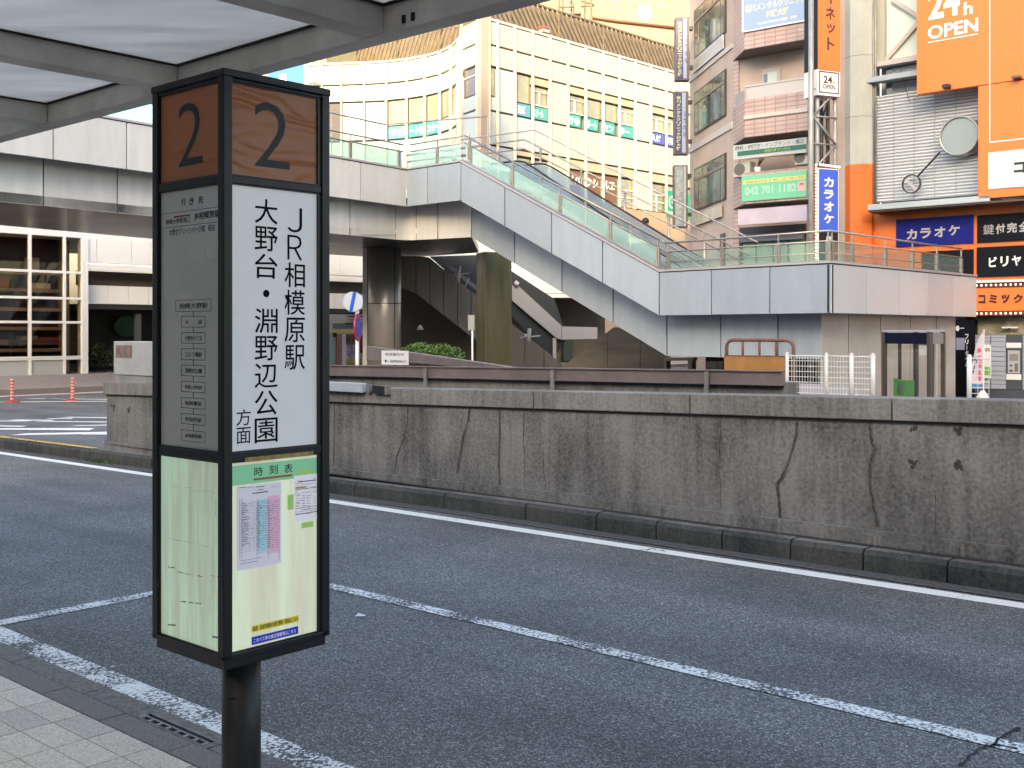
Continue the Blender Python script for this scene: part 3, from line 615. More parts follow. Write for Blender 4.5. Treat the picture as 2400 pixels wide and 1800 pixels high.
# right timetable
T_ = panels['rt']
def RB(nm, pa, pb, ya, yb, d, m_, skew=0): return fb(nm, FRr, (FRr.S(pa), FRr.S(pb), ZV((pa + pb) / 2, yb), ZV((pa + pb) / 2, ya)), d - .0006, d, m_, T_)
RB('green_header', 546, 752, 1083, 1128, -.0116, mat('header_green', (0.16, 0.40, 0.24), 0.4, emit=(.16, .40, .24, 1), estr=.12))
mb = MB()
for s, pa, pb, y0, y1 in (('時', 601, 621, 1095, 1117), ('刻', 636, 656, 1090, 1112), ('表', 671, 691, 1088, 1109)): text(mb, FRr, s, FRr.S(pa), FRr.S(pb), ZV((pa + pb) / 2, y1), ZV((pa + pb) / 2, y0), -.0108, .003)
obj('lettering', mb, M_TXT, T_)
RB('orange_strip', 600, 690, 1117, 1122, -.0107, mat('strip_orange', (0.50, 0.15, 0.07), 0.5))
RB('yellow_strip', 575, 735, 1065, 1074, -.001, mat('strip_yellow', (0.42, 0.32, 0.08), 0.5, var=.4, scale=60))
M_PAP = mat('paper', (0.60, 0.58, 0.68), 0.6, emit=(.6, .58, .66, 1), estr=.07); M_PAPW = mat('paper_white', (0.75, 0.73, 0.78), 0.6, emit=(.7, .68, .74, 1), estr=.07)
RB('timetable_sheet', 560, 664, 1136, 1330, -.0110, M_PAP)
RB('blue_columns', 607, 633, 1170, 1297, -.0104, mat('sheet_blue', (0.38, 0.58, 0.68), 0.6, emit=(.38, .58, .68, 1), estr=.06)); RB('pink_columns', 633, 659, 1162, 1297, -.0104, mat('sheet_pink', (0.68, 0.42, 0.55), 0.6, emit=(.68, .42, .55, 1), estr=.06))
mb = MB(); random.seed(3)
def rule(pa, pb, y, t=.0008, d=-.0100): pm = (pa + pb) / 2; a0, a1 = FRr.S(pa), FRr.S(pb); z = ZV(pm, y); FRr.box(mb, a0, a1, z, z + t, d - .0003, d)
for k in range(22): rule(567, 659, 1178 + k * 5.3, .0005)
for k in range(21):
    y = 1176 + k * 5.3
    for c in range(16):
        if random.random() < .55: a_ = 572 + c * 5.4; rule(a_, a_ + random.uniform(1.2, 4), y + random.uniform(.2, 1.8), .0012, -.0099)
for k in range(20):
    y = 1180 + k * 5.3
    for (pa, pb) in ((571, 590), (608, 618), (633, 642)): rule(pa, pa + (pb - pa) * random.uniform(.3, 1), y + 1, .0017)
for px in (566, 571, 607, 633, 659): a = FRr.S(px); FRr.box(mb, a, a + .0006, ZV(px, 1310), ZV(px, 1168), -.0103, -.0100)
for (pa, pb, y, t) in ((565, 580, 1144, .0015), (583, 597, 1143, .0012), (604, 624, 1142, .002), (596, 633, 1156, .003), (610, 622, 1149, .002), (567, 620, 1312, .001), (566, 610, 1320, .0012), (640, 655, 1142, .001)): rule(pa, pb, y, t)
obj('table_rules', mb, mat('print_grey', (0.12, 0.12, 0.2), 0.6), T_)
RB('notice_sheet', 694, 752, 1113, 1221, -.0104, M_PAPW)
for q in ((704, 740, 1100, 1111), (679, 693, 1160, 1195), (712, 739, 1224, 1237)): RB('green_tape', *q, -.0105, mat('green_tape', (0.33, 0.55, 0.14), 0.5, emit=(.33, .55, .14, 1), estr=.06))
mb = MB()
for (pa, pb, y, t) in ((703, 745, 1129, .003), (697, 752, 1136, .0006), (697, 748, 1146, .002), (699, 745, 1190, .0015), (702, 745, 1198, .001), (698, 748, 1204, .0025), (712, 732, 1195, .002), (697, 752, 1155, .0006)): rule(pa, pb, y, t, -.0098)
for k in range(14):
    for j in range(9):
        if random.random() < .5: rule(697 + j * 6, 700 + j * 6 + random.random() * 2, 1122 + k * 6.4, .0012, -.0099)
for k in range(5):
    for j in range(3): rule(699 + j * 12, 708 + j * 12, 1163 + k * 6, .0014, -.0098)
obj('notice_print', mb, mat('print_mauve', (0.22, 0.10, 0.16), 0.6), T_)
RB('yellow_mark', 697, 722, 1141, 1145, -.0096, mat('mark_yellow', (0.55, 0.42, 0.06), 0.5))
RB('yellow_label', 595, 705, 1456, 1471, -.0110, mat('label_yellow', (0.62, 0.52, 0.05), 0.4, emit=(.62, .52, .05, 1), estr=.06)); RB('blue_label', 595, 704, 1482, 1500, -.0110, mat('label_blue', (0.015, 0.03, 0.40), 0.4, emit=(.015, .03, .4, 1), estr=.06))
mb = MB(); text(mb, FRr, '路線・系統等検索の運行情報・時刻はこちら', FRr.S(598), FRr.S(703), ZV(650, 1469), ZV(650, 1458), -.0104, .008); obj('lettering', mb, M_TXT, T_)
mb = MB(); text(mb, FRr, 'このバス停の接近情報等はこちら', FRr.S(599), FRr.S(698), ZV(650, 1496), ZV(650, 1486), -.0104, .004); obj('lettering', mb, M_PAPW, T_)
# faint remains of print on the left lit panel
mb = MB()
def lb(pa, pb, ya, yb=None, t=.0012):
    yb = ya if yb is None else yb; a0, a1 = FL.S(pa), FL.S(pb); z0, z1 = FL.Z(pa, ya), FL.Z(pb, yb)
    n = max(3, int((pb - pa) / 3.2))
    for k in range(n):
        if random.random() < .25: continue
        f = (k + .5) / n; a = a0 + (a1 - a0) * f; z = z0 + (z1 - z0) * f; hh = t * random.uniform(.4, 1.0); ww = (a1 - a0) / n * random.uniform(.5, .95)
        FL.box(mb, a - ww / 2, a + ww / 2, z - hh / 2, z + hh / 2, -.0117, -.0113)
for q in ((397, 440, 1139, 1145), (445, 456, 1150, 1152), (468, 500, 1150, 1157), (389, 420, 1263, 1270), (425, 448, 1269, 1276), (463, 492, 1277, 1288), (408, 432, 1341, 1347, .003), (432, 446, 1348, 1349, .003), (455, 468, 1350, 1354, .004), (386, 402, 1330, 1332, .005), (485, 508, 1350, 1354, .004), (415, 470, 1411, 1417, .005), (386, 405, 1466, 1467, .007), (490, 508, 1494, 1497, .008)): lb(*q)
a = FL.S(498); FL.box(mb, a, a + .001, FL.Z(498, 1215), FL.Z(498, 1168), -.0117, -.0113)
obj('faded_print', mb, mat('faded_ink', (0.07, 0.075, 0.055), 0.8), panels['lt'])
# ============================================================= ELEVATED WALKWAY WITH STAIR
M_ALU = mat('fascia_aluminium', (0.34, 0.395, 0.46), 0.42, 0.12, var=0.09, scale=1.6, stretch=(2, 2, .35))
M_ALU2 = mat('fascia_lower', (0.60, 0.60, 0.59), 0.42, 0.08, var=0.10, scale=1.4, stretch=(2, 2, .35))
M_ALUW = mat('fascia_warm', (0.56, 0.59, 0.63), 0.35, 0.35, var=0.05, scale=.5)
M_SEAM = mat('seam_dark', (0.012, 0.014, 0.02), 0.7)
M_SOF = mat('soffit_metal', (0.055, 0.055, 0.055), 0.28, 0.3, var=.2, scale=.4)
M_TRIM = mat('trim_light', (0.45, 0.42, 0.45), 0.4, 0.3)
M_SST = mat('stainless', (0.42, 0.38, 0.34), 0.32, 0.7, var=.2, scale=6)
M_GLS = glass('green_glass', (0.78, 0.92, 0.88, 1), .10, (0.66, 0.86, 0.82, 1), milk=.22)
M_GLC = glass('clear_rail_glass', (0.84, 0.93, 0.90, 1), .04, (0.70, 0.86, 0.82, 1), milk=.07)
M_GLB = glass('blue_glass', (0.50, 0.64, 0.76, 1), .22, (0.30, 0.42, 0.58, 1), milk=.40)
wk = thing('elevated_walkway', 'grey panel clad pedestrian walkway with glass railings and a long stair down to the right', 'walkway', pt(953, 38.3) + (4.9,))
PXS = [(-420, 24.6), (0, 26.8), (953, 38.3), (1080, 36.5), (1545, 32.1), (1948, 28.0), (2289, 34.9)]
ZT, ZU = 7.25, 6.01
ZT2, ZU2 = 3.385, 2.15
UA = fr2(*PXS[1], *PXS[2]); UB = fr2(*PXS[2], *PXS[3]); UCf = fr2(*PXS[3], *PXS[4]); UD = fr2(*PXS[4], *PXS[5]); UE = fr2(*PXS[5], *PXS[6])
def variants(m_):
    out = [m_]
    for k, f in enumerate((.93, 1.05)):
        nm = m_.name + '_v%d' % k; c = m_.copy() if nm not in MATS else MATS[nm]
        if nm not in MATS:
            MATS[nm] = c
            for nd in c.node_tree.nodes:
                if nd.type == 'VALTORGB':
                    for e in nd.color_ramp.elements: e.color = tuple(min(1, q * f) for q in e.color[:3]) + (1,)
        out.append(c)
    return out
def fascia(fr, pxs, top, bot, m_, th=.06, d=0, par=wk, nm='fascia_panel', gap=.018, seam=True):
    """separate cladding panels between the given picture columns; top and bot are functions of s"""
    ss = [fr.S(p, d) for p in pxs]
    for a, b in zip(ss[:-1], ss[1:]):
        mb = MB(); fr.poly(mb, [(a + gap, bot(a + gap)), (b - gap, bot(b - gap)), (b - gap, top(b - gap)), (a + gap, top(a + gap))], d - th, d); obj(nm, mb, random.choice(variants(m_)), par, bevel=.006)
    a, b = ss[0], ss[-1]
    mb = MB(); fr.poly(mb, [(a, bot(a) + .01), (b, bot(b) + .01), (b, top(b) - .01), (a, top(a) - .01)], d - th - .05, d - th + .012); obj('backing', mb, M_SEAM, par)
def const(z): return lambda s: z
def linf(sa, za, sb, zb): return lambda s: za + (zb - za) * (s - sa) / (sb - sa)
LC = math.hypot(pt(1545, 32.1)[0] - pt(1080, 36.5)[0], 32.1 - 36.5)
upT = linf(0, ZT - .02, LC, ZT2); upB = linf(0, ZU - .02, LC, ZU2)
fascia(UA, [-300, -120, 125, 297, 500, 670, 845, 953], const(ZT), const(ZU), M_ALU2)
fascia(UB, [953, 1002, 1080], const(ZT), const(ZU), M_ALU)
fascia(UCf, [1080, 1183, 1292.6, 1412, 1545], upT, upB, M_ALU)
fascia(UD, [1545, 1667, 1804, 1948], const(ZT2), const(ZU2), M_ALU)
fascia(UE, [1948, 2032, 2108, 2173, 2234, 2289], const(ZT2), const(ZU2), M_ALUW)
for fr, a, b, f in ((UA, UA.S(-300), UA.S(953), const(ZT)), (UB, 0, UB.S(1080), const(ZT)), (UCf, 0, LC, upT), (UD, 0, UD.S(1948), const(ZT2)), (UE, 0, UE.S(2289), const(ZT2))):
    mb = MB(); fr.poly(mb, [(a, f(a) + .03), (b, f(b) + .03), (b, f(b) + .085), (a, f(a) + .085)], -.45, .03); obj('cap_rail', mb, M_TRIM, wk)
    mb = MB(); fr.poly(mb, [(a, f(a) + .002), (b, f(b) + .002), (b, f(b) + .029), (a, f(a) + .029)], -.40, -.005); obj('shadow_gap', mb, M_SEAM, wk)
# lower, recessed band
ZL = 4.90
LA = fr2(0, 27.5, 953, 39.1); LBf = fr2(953, 39.1, 1105, 37.7); LCf = fr2(1105, 37.7, 1563, 32.9); LD = fr2(1563, 32.9, 1925, 29.25); LE = fr2(1925, 29.25, 2240, 34.6)
fascia(LA, [-280, -100, 102, 275, 450, 640, 820, 928], const(ZU + .15), const(ZL), M_ALU2, nm='lower_panel')
fascia(LBf, [975, 1026, 1105], const(ZU + .15), const(ZL), M_ALU2, nm='lower_panel')
x0_, y0_ = LA.P(LA.S(928), 0)[:2]; x1_, y1_ = LBf.P(LBf.S(975), 0)[:2]; xm, ym = LA.P(LA.S(953), 0, -.15)[:2]
mb = MB(); ar = []
for k in range(9):
    t = k / 8; ar.append(((1 - t) ** 2 * x0_ + 2 * t * (1 - t) * pt(953, 39.05)[0] + t * t * x1_, (1 - t) ** 2 * y0_ + 2 * t * (1 - t) * 39.05 + t * t * y1_))
v = [(x, y, ZL) for x, y in ar] + [(x, y, ZU + .15) for x, y in ar]; mb.add(v, [(i, i + 1, i + 10, i + 9) for i in range(8)]); obj('corner_panel', mb, M_ALU2, wk, smooth=True)
L2 = math.hypot(pt(1563, 32.9)[0] - pt(1105, 37.7)[0], 32.9 - 37.7)
loB = linf(0, ZL, L2, .954); loT = linf(0, ZU + .1, L2, ZU2 + .12)
fascia(LCf, [1105, 1206, 1317, 1437, 1563], loT, loB, M_ALU, nm='lower_panel')
fascia(LD, [1563, 1689, 1823, 1925], const(ZU2 + .15), const(.954), M_ALU, nm='lower_panel')
M_WARM = mat('lower_warm', (0.46, 0.43, 0.40), 0.35, 0.3, var=.2, scale=.8)
fascia(LE, [1925, 1989, 2064, 2134, 2195, 2240], const(ZU2 + .15), const(-.5), M_WARM, nm='lower_panel')
# floors and soffits
mb = MB(); near = [LA.P(LA.S(-280), 0)[:2], LA.P(LA.S(928), 0)[:2], pt(953, 39.2), LBf.P(LBf.S(1105), 0)[:2]]
far = [pt(1122, 45.0), pt(930, 48.8), pt(773, 46.2), pt(352, 38.4), pt(0, 33.6), pt(-300, 30.5)]
prism(mb, near + far, ZL + .01, ZL + .25); obj('soffit', mb, M_SOF, wk)
mb = MB(); prism(mb, [UA.P(UA.S(-280), 0, -.2)[:2], UA.P(UA.S(953), 0, -.2)[:2], UB.P(UB.S(1080), 0, -.2)[:2]] + far, ZT - 1.1, ZT - .95); obj('deck', mb, M_KERB, wk)
cs = UCf.P(0, 0, -1.25)[:2]; ce = UCf.P(LC, 0, -1.25)[:2]; off = 3.4
cs2 = UCf.P(0, 0, -off)[:2]; ce2 = UCf.P(LC, 0, -off)[:2]
mb = MB(); v = [cs + (6.0,), ce + (2.16,), ce2 + (2.16,), cs2 + (6.0,)] + [cs + (5.0,), ce + (1.2,), ce2 + (1.2,), cs2 + (5.0,)]
mb.add(v, [(0, 1, 2, 3), (7, 6, 5, 4), (0, 4, 5, 1), (1, 5, 6, 2), (2, 6, 7, 3), (3, 7, 4, 0)]); obj('stair_slab', mb, M_SOF, wk)
M_STEP = mat('stair_stone', (0.35, 0.31, 0.29), 0.7, var=.2, scale=20)
N = 24
for k in range(N):
    t0, t1 = k / N, (k + 1) / N; a, b = UCf.P(LC * t0, 0)[:2], UCf.P(LC * t1, 0)[:2]
    mb = MB(); UCf.box(mb, LC * t0, LC * t1, 6.0 - (6.0 - 2.2) * t1 - .3, 6.0 - (6.0 - 2.2) * t1, -off, -1.3); obj('stair_step', mb, M_STEP, wk)
mb = MB(); prism(mb, [UD.P(0, 0, -.4)[:2], UD.P(UD.S(1948) - .8, 0, -.4)[:2], UE.P(UE.S(2289), 0, -.3)[:2], (10.0, 38.0), pt(1560, 39)], 2.18, 2.35); obj('landing_floor', mb, M_SOF, wk)
mb = MB(); prism(mb, [LD.P(.3, 0, -.3)[:2], LD.P(LD.S(1925), 0, -.3)[:2], LE.P(LE.S(2240), 0, -.3)[:2], (10.0, 37.0), pt(1600, 38)], .98, 1.05); obj('under_soffit', mb, M_SOF, wk)
# column
cx_, cy_ = pt(901, 42.6)
M_COL = mat('column_metal', (0.38, 0.37, 0.36), 0.33, 0.45, var=.08, scale=.6)
mb = MB(); tube(mb, [(cx_, cy_, -.55), (cx_, cy_, ZL)], .64, 40); colo = obj('column', mb, M_COL, wk, smooth=True)
mb = MB(); tube(mb, [(cx_, cy_, pz(712, 42)), (cx_, cy_, pz(710, 42))], .645, 40); obj('joint_ring', mb, M_SEAM, colo)
mb = MB(); x, y = pt(856, 42.6); prism(mb, [(x - .1, y), (x + .12, y), (x + .12, y + .5), (x - .1, y + .5)], -.5, ZL); obj('pilaster', mb, M_ALU2, wk)
mb = MB()
for px in (861.5, 925): x, y = pt(px, 41.9); prism(mb, [(x - .015, y), (x + .015, y), (x + .015, y + .02), (x - .015, y + .02)], -.5, ZL)
obj('column_seam', mb, M_SEAM, wk)
# mirror steel rectangular column under the stair
mb = MB(); q0 = fr2(1137, 40.4, 1199, 40.8); w_ = q0.S(1199); q0.box(mb, 0, w_, -.55, 4.6, -.9, 0)
obj('steel_column', mb, mat('steel_column', (0.17, 0.16, 0.125), 0.3, 0.5, var=.35, scale=.7, stretch=(3, 3, .4), dark=(0.10, 0.11, 0.05, 1)), wk)
# railings ------------------------------------------------------------
def railing(fr, posts, z, a, b, rails=((.90, .022), (.66, .018)), glass_top=.64, d=-.12, glz=M_GLS, base=.085):
    rl = None
    root = MB(); fr.poly(root, [(a, z(a) + base), (b, z(b) + base), (b, z(b) + base + .03), (a, z(a) + base + .03)], d - .03, d + .03); rl = obj('railing', root, M_SST, wk)
    for h, r in rails:
        mb = MB(); tube(mb, [fr.P(a, z(a) + h, d), fr.P(b, z(b) + h, d)], r * 1.25, 8); obj('handrail', mb, M_SST, rl, smooth=True)
    ps = [a] + [p for p in posts if a < p < b] + [b]
    for p in posts:
        mb = MB(); fr.box(mb, p - .05, p - .012, z(p) + base, z(p) + glass_top + .02, d - .04, d + .04); fr.box(mb, p + .012, p + .05, z(p) + base, z(p) + glass_top + .02, d - .04, d + .04)
        fr.box(mb, p - .012, p + .012, z(p) + base + .05, z(p) + rails[0][0], d - .02, d + .02); obj('post', mb, M_SST, rl)
    for p, q in zip(ps[:-1], ps[1:]):
        if q - p < .2: continue
        mb = MB(); fr.poly(mb, [(p + .06, z(p + .06) + base + .03), (q - .06, z(q - .06) + base + .03), (q - .06, z(q - .06) + glass_top), (p + .06, z(p + .06) + glass_top)], d - .006, d + .006); obj('glass_pane', mb, glz, rl)
    return rl
railing(UA, [UA.S(p) for p in (-120, 140, 400, 600, 720, 827, 941)], const(ZT), UA.S(-280), UA.S(951))
railing(UB, [UB.S(p) for p in (1019, 1094)], const(ZT), 0.05, UB.S(1080) - .05)
railing(UCf, [UCf.S(p) for p in (1098, 1196, 1307.6, 1426, 1538)], lambda s: upT(s) + .05, 0.05, LC - .05)
railing(UD, [UD.S(p) for p in (1561, 1686, 1818, 1935)], const(ZT2), 0.1, UD.S(1948) - .1, rails=((.86, .022), (.60, .018), (.30, .012)), glass_top=.56, glz=M_GLC)
railing(UE, [UE.S(p) for p in (1960, 2007, 2085, 2148, 2205, 2262)], const(ZT2), 0.1, UE.S(2262), rails=((.86, .022), (.60, .018), (.30, .012)), glass_top=.56, glz=M_GLC)
# second thin rail higher up, inner side of the deck
mb = MB(); UA2 = lambda px, z: UA.P(UA.S(px), z, -1.2)
tube(mb, [UA.P(UA.S(-200), 8.95, -1.0), UA.P(UA.S(952), 8.95, -1.0), UB.P(UB.S(1094), 8.88, -1.0)], .028, 6)
for s_ in (UA.S(600), UA.S(700), UA.S(827), UA.S(905)): tube(mb, [UA.P(s_, 7, -1.0), UA.P(s_, 8.95, -1.0)], .02, 6)
for s_ in (UB.S(1020), UB.S(1094)): tube(mb, [UB.P(s_, 7, -1.0), UB.P(s_, 8.88, -1.0)], .02, 6)
obj('inner_rail', mb, M_SST, wk)
# escalator balustrades and inner stair railing behind the glass
es = thing('escalator', 'escalator with blue glass sides and black handrails beside the long stair', 'escalator', UCf.P(LC * .6, 4, -2.6))
def eprofile(s): # height of the handrail
    return 7.62 - (7.62 - 3.95) * max(0, min(1, (s - 1.5) / (LC + .6))) if s > 1.5 else 7.62
def esc(fr, d, pts, s0, s1, glz, hr=True):
    (pa, ya), (pb, yb) = pts; sa, za, sb, zb = fr.S(pa, d), fr.Z(pa, ya, d), fr.S(pb, d), fr.Z(pb, yb, d)
    n = 26; ss = [s0 + (s1 - s0) * k / n for k in range(n + 1)]
    def zf(s):
        zs = za + (zb - za) * (s - sa) / (sb - sa); return min(zs, 7.40) if abs(zs - 7.40) > .15 else 7.40 - ((zs - 7.55) ** 2) / .6 if zs < 7.55 else 7.40
    z_ = [zf(s) for s in ss]
    mb = MB()
    if hr:
        tube(mb, [fr.P(s, z + .02, d) for s, z in zip(ss, z_)], .032, 8); obj('handrail', mb, mat('handrail_black', (0.012, 0.012, 0.02), .4), es, smooth=True)
    mb = MB(); v = [fr.P(s, z - .62, d) for s, z in zip(ss, z_)] + [fr.P(s, z - .03, d) for s, z in zip(ss, z_)]
    mb.add(v, [(i, i + 1, i + n + 2, i + n + 1) for i in range(n)]); obj('side_glass', mb, glz, es)
    mb = MB(); v = [fr.P(s, z - .86, d + .1) for s, z in zip(ss, z_)] + [fr.P(s, z - .62, d) for s, z in zip(ss, z_)]
    mb.add(v, [(i, i + 1, i + n + 2, i + n + 1) for i in range(n)]); obj('skirt', mb, M_TRIM, es)
esc(UCf, -1.7, ((1308, 433), (1432, 517)), -.4, LC + 1.4, M_GLB)
esc(UCf, -2.6, ((1285, 388), (1534, 540)), .2, LC + 1.9, M_GLB)
ir = thing('stair_railing', 'thin steel double railing along the far side of the long stair', 'railing', UCf.P(LC * .5, 4, -3.6))
for k, (dd, zo) in enumerate(((-3.3, 1.32), (-3.3, 1.0), (-.9, .78), (-.9, .55), (-3.9, 1.75))):
    mb = MB(); tube(mb, [UCf.P(-3.2, upT(0.2) + zo, dd), UCf.P(0.2, upT(0.2) + zo, dd), UCf.P(LC + 1.3, upT(LC + 1.3) + zo, dd)], .03, 6); obj('handrail', mb, M_SST if k != 4 else M_TRIM, ir, smooth=True)
for t in (.12, .35, .58, .8, .97):
    mb = MB(); s_ = LC * t; tube(mb, [UCf.P(s_, upT(s_) - .6, -3.3), UCf.P(s_, upT(s_) + 1.32, -3.3)], .045, 6); obj('post', mb, M_SST, ir, smooth=True)
    mb = MB(); tube(mb, [UCf.P(s_, upT(s_) - .6, -.9), UCf.P(s_, upT(s_) + .78, -.9)], .04, 6); obj('post', mb, M_SST, ir, smooth=True)
for k in range(26):   # short picket infill at the head of the stair
    pass
# rail ends that come down onto the landing
lr = thing('landing_handrails', 'pale handrails running down from the stair foot across the landing', 'railing', UD.P(2, 3.4, -1.8))
for dd, dz in ((-.9, .0), (-1.5, .0), (-2.1, .0)):
    mb = MB(); a = UCf.P(LC - .2, upT(LC) + .75 + dz, dd); b = UCf.P(LC + 1.9, ZT2 - .35 + dz, dd); c = UCf.P(LC + 2.4, ZT2 - .35 + dz, dd)
    tube(mb, [a, b, c], .025, 6); obj('handrail', mb, M_TRIM, lr, smooth=True)
# the two people on the walkway ---------------------------------------
def person(name, label, base, facing, shirt, trousers, hair=(0.012, 0.01, 0.01), lean=0):
    """standing figure, one skinned body mesh, hair and clothes as children"""
    o = thing(name, label, 'person', base)
    fx, fy = math.sin(facing), math.cos(facing); rx, ry = fy, -fx
    def L(a, f, z): return (base[0] + rx * a + fx * f, base[1] + ry * a + fy * f, base[2] + z)
    def skin(pts, edges, rad, nm, m_, parent, lev=2):
        me = bpy.data.meshes.new(nm); me.from_pydata([L(*p) for p in pts], edges, []); ob = bpy.data.objects.new(nm, me); C.objects.link(ob)
        sk = ob.modifiers.new('s', 'SKIN'); me_sk = me.skin_vertices[0].data if me.skin_vertices else None
        if me_sk is None: bm = bmesh.new(); bm.from_mesh(me); bm.verts.layers.skin.verify(); bm.to_mesh(me); bm.free(); me_sk = me.skin_vertices[0].data
        for q, r_ in zip(me_sk, rad): q.radius = (r_, r_) if not isinstance(r_, tuple) else r_
        me_sk[0].use_root = True
        su = ob.modifiers.new('u', 'SUBSURF'); su.levels = lev; su.render_levels = lev
        me.materials.append(m_); WL[ob.name] = Vector((0, 0, 0)); ob.parent = parent; ob.matrix_parent_inverse = Matrix.Translation(-WL[parent.name]); return ob
    sk_m = mat('skin_tone', (0.42, 0.26, 0.19), .6)
    P_ = [(0, 0, .95), (0, 0, 1.15), (0, .01, 1.36), (0, .01, 1.47), (0, .02, 1.56), (0, .02, 1.66),
          (.17, 0, 1.40), (.22, .02, 1.14), (.21, .12, .92), (-.17, 0, 1.40), (-.22, .02, 1.14), (-.21, .10, .92),
          (.09, 0, .88), (.10, .05, .50), (.10, .02, .09), (.10, .15, .04), (-.09, 0, .88), (-.10, -.04, .50), (-.10, -.10, .09), (-.10, .03, .04)]
    E_ = [(0, 1), (1, 2), (2, 3), (3, 4), (4, 5), (2, 6), (6, 7), (7, 8), (2, 9), (9, 10), (10, 11), (0, 12), (12, 13), (13, 14), (14, 15), (0, 16), (16, 17), (17, 18), (18, 19)]
    R_ = [.13, .12, .13, .06, .085, .09, .055, .042, .03, .055, .042, .03, .09, .062, .042, .04, .09, .062, .042, .04]
    body = skin(P_, E_, R_, 'body', sk_m, o)
    skin([P_[0], P_[1], P_[2], (0, .01, 1.44), P_[6], (.2, .01, 1.24), P_[9], (-.2, .01, 1.24)], [(0, 1), (1, 2), (2, 3), (2, 4), (4, 5), (2, 6), (6, 7)], [.16, .145, .155, .08, .075, .062, .075, .062], 'shirt', mat(name + '_shirt', shirt, .8), o)
    skin([P_[0], P_[12], P_[13], P_[14], P_[16], P_[17], P_[18]], [(0, 1), (1, 2), (2, 3), (0, 4), (4, 5), (5, 6)], [.15, .105, .078, .06, .105, .078, .06], 'trousers', mat(name + '_trousers', trousers, .8), o)
    mb = MB(); c = Vector(L(0, .0, 1.655)); v = []; f = []
    for i in range(7):
        for j in range(12):
            th = math.pi * i / 8; ph = 6.283 * j / 12; rr = .118
            v.append((c.x + rr * math.sin(th) * math.cos(ph), c.y + rr * math.sin(th) * math.sin(ph), c.z + .125 * math.cos(th)))
    for i in range(6):
        for j in range(12): f.append((i * 12 + j, i * 12 + (j + 1) % 12, (i + 1) * 12 + (j + 1) % 12, (i + 1) * 12 + j))
    mb.add(v, f); obj('hair', mb, mat(name + '_hair', hair, .5), o, smooth=True)
    return o
sP = UCf.S(1513, -3.0); Yp = UCf.Y(1513, -3.0); zh = pz(517, Yp)
bx, by, _ = UCf.P(sP, 0, -3.0)
person('person', 'dark haired person in a white shirt walking down the far side of the long stair', (bx, by, zh - 1.68), R(120), (.6, .6, .6), (.05, .05, .07))
# ============================================================= WHITE OFFICE BUILDING (sunlit, behind)
M_WP = mat('white_panel', (0.40, 0.395, 0.35), 0.35, var=.04, scale=.3)
M_MUL = mat('white_mullion', (0.515, 0.499, 0.437), 0.4)
M_JNT = mat('panel_joint', (0.26, 0.235, 0.19), 0.6)
M_WIN = mat('office_window', (0.27, 0.25, 0.18), 0.08, var=.5, scale=.6, spec=1.0)
M_WIN2 = mat('office_curtain', (0.252, 0.240, 0.168), 0.15, var=.2, scale=2.0, spec=.9)
M_FRST = mat('frosted_pane', (0.315, 0.352, 0.375), 0.18, spec=.9, var=.05, scale=.4)
M_HEAD = mat('orange_header', (0.36, 0.31, 0.23), 0.5)
M_TEAL = mat('teal_sign', (0.05, 0.27, 0.26), 0.4); M_TEAL2 = mat('sky_blue_sign', (0.072, 0.216, 0.336), 0.4)
M_WTXT = mat('white_lettering', (0.750, 0.750, 0.750), 0.5)
M_MESHM = mat('mesh_brown', (0.165, 0.128, 0.090), 0.6, var=.3, scale=2)
off_ = thing('office_building', 'white glass fronted office building with teal window signs and a curved left wing', 'building', pt(1131, 58) + (0,))
OF = Fr(*pt(1131, 58.0), ang=43.9)
mcol = [.40, 1.05, 2.37, 3.78, 5.2, 6.71, 8.28, 9.86, 11.4, 12.94, 14.49, 16.1, 17.7, 19.3, 20.9, 22.5]
rowz = [18.1, 16.83, 15.7, 13.36, 11.55, 9.15]
mb = MB(); prism(mb, [OF.P(0, 0, -.35)[:2], OF.P(40, 0, -.35)[:2], OF.P(40, 0, -12)[:2], pt(1100, 75), pt(1105, 62)], -.5, 18.05); obj('core_wall', mb, M_JNT, off_)
def cell(fr, a, b, z0, z1, m_, nm, d=0.0, g=.055, bevel=0):
    return fb(nm, fr, (a + g, b - g, z0 + g, z1 - g), d - .25, d, m_, off_, bevel=bevel)
signs = {2: (M_TEAL2, '・英会話'), 3: (M_TEAL, 'スクール'), 5: (M_TEAL, 'サ●'), 6: (M_TEAL, 'ポート'), 7: (M_TEAL, 'セン'), 8: (M_TEAL, 'ター'), 10: (mat('blue_sign_b', (0.056, 0.070, 0.350), .4), '人材'), 11: (mat('blue_sign_b', (0.056, 0.070, 0.350), .4), '相談')}
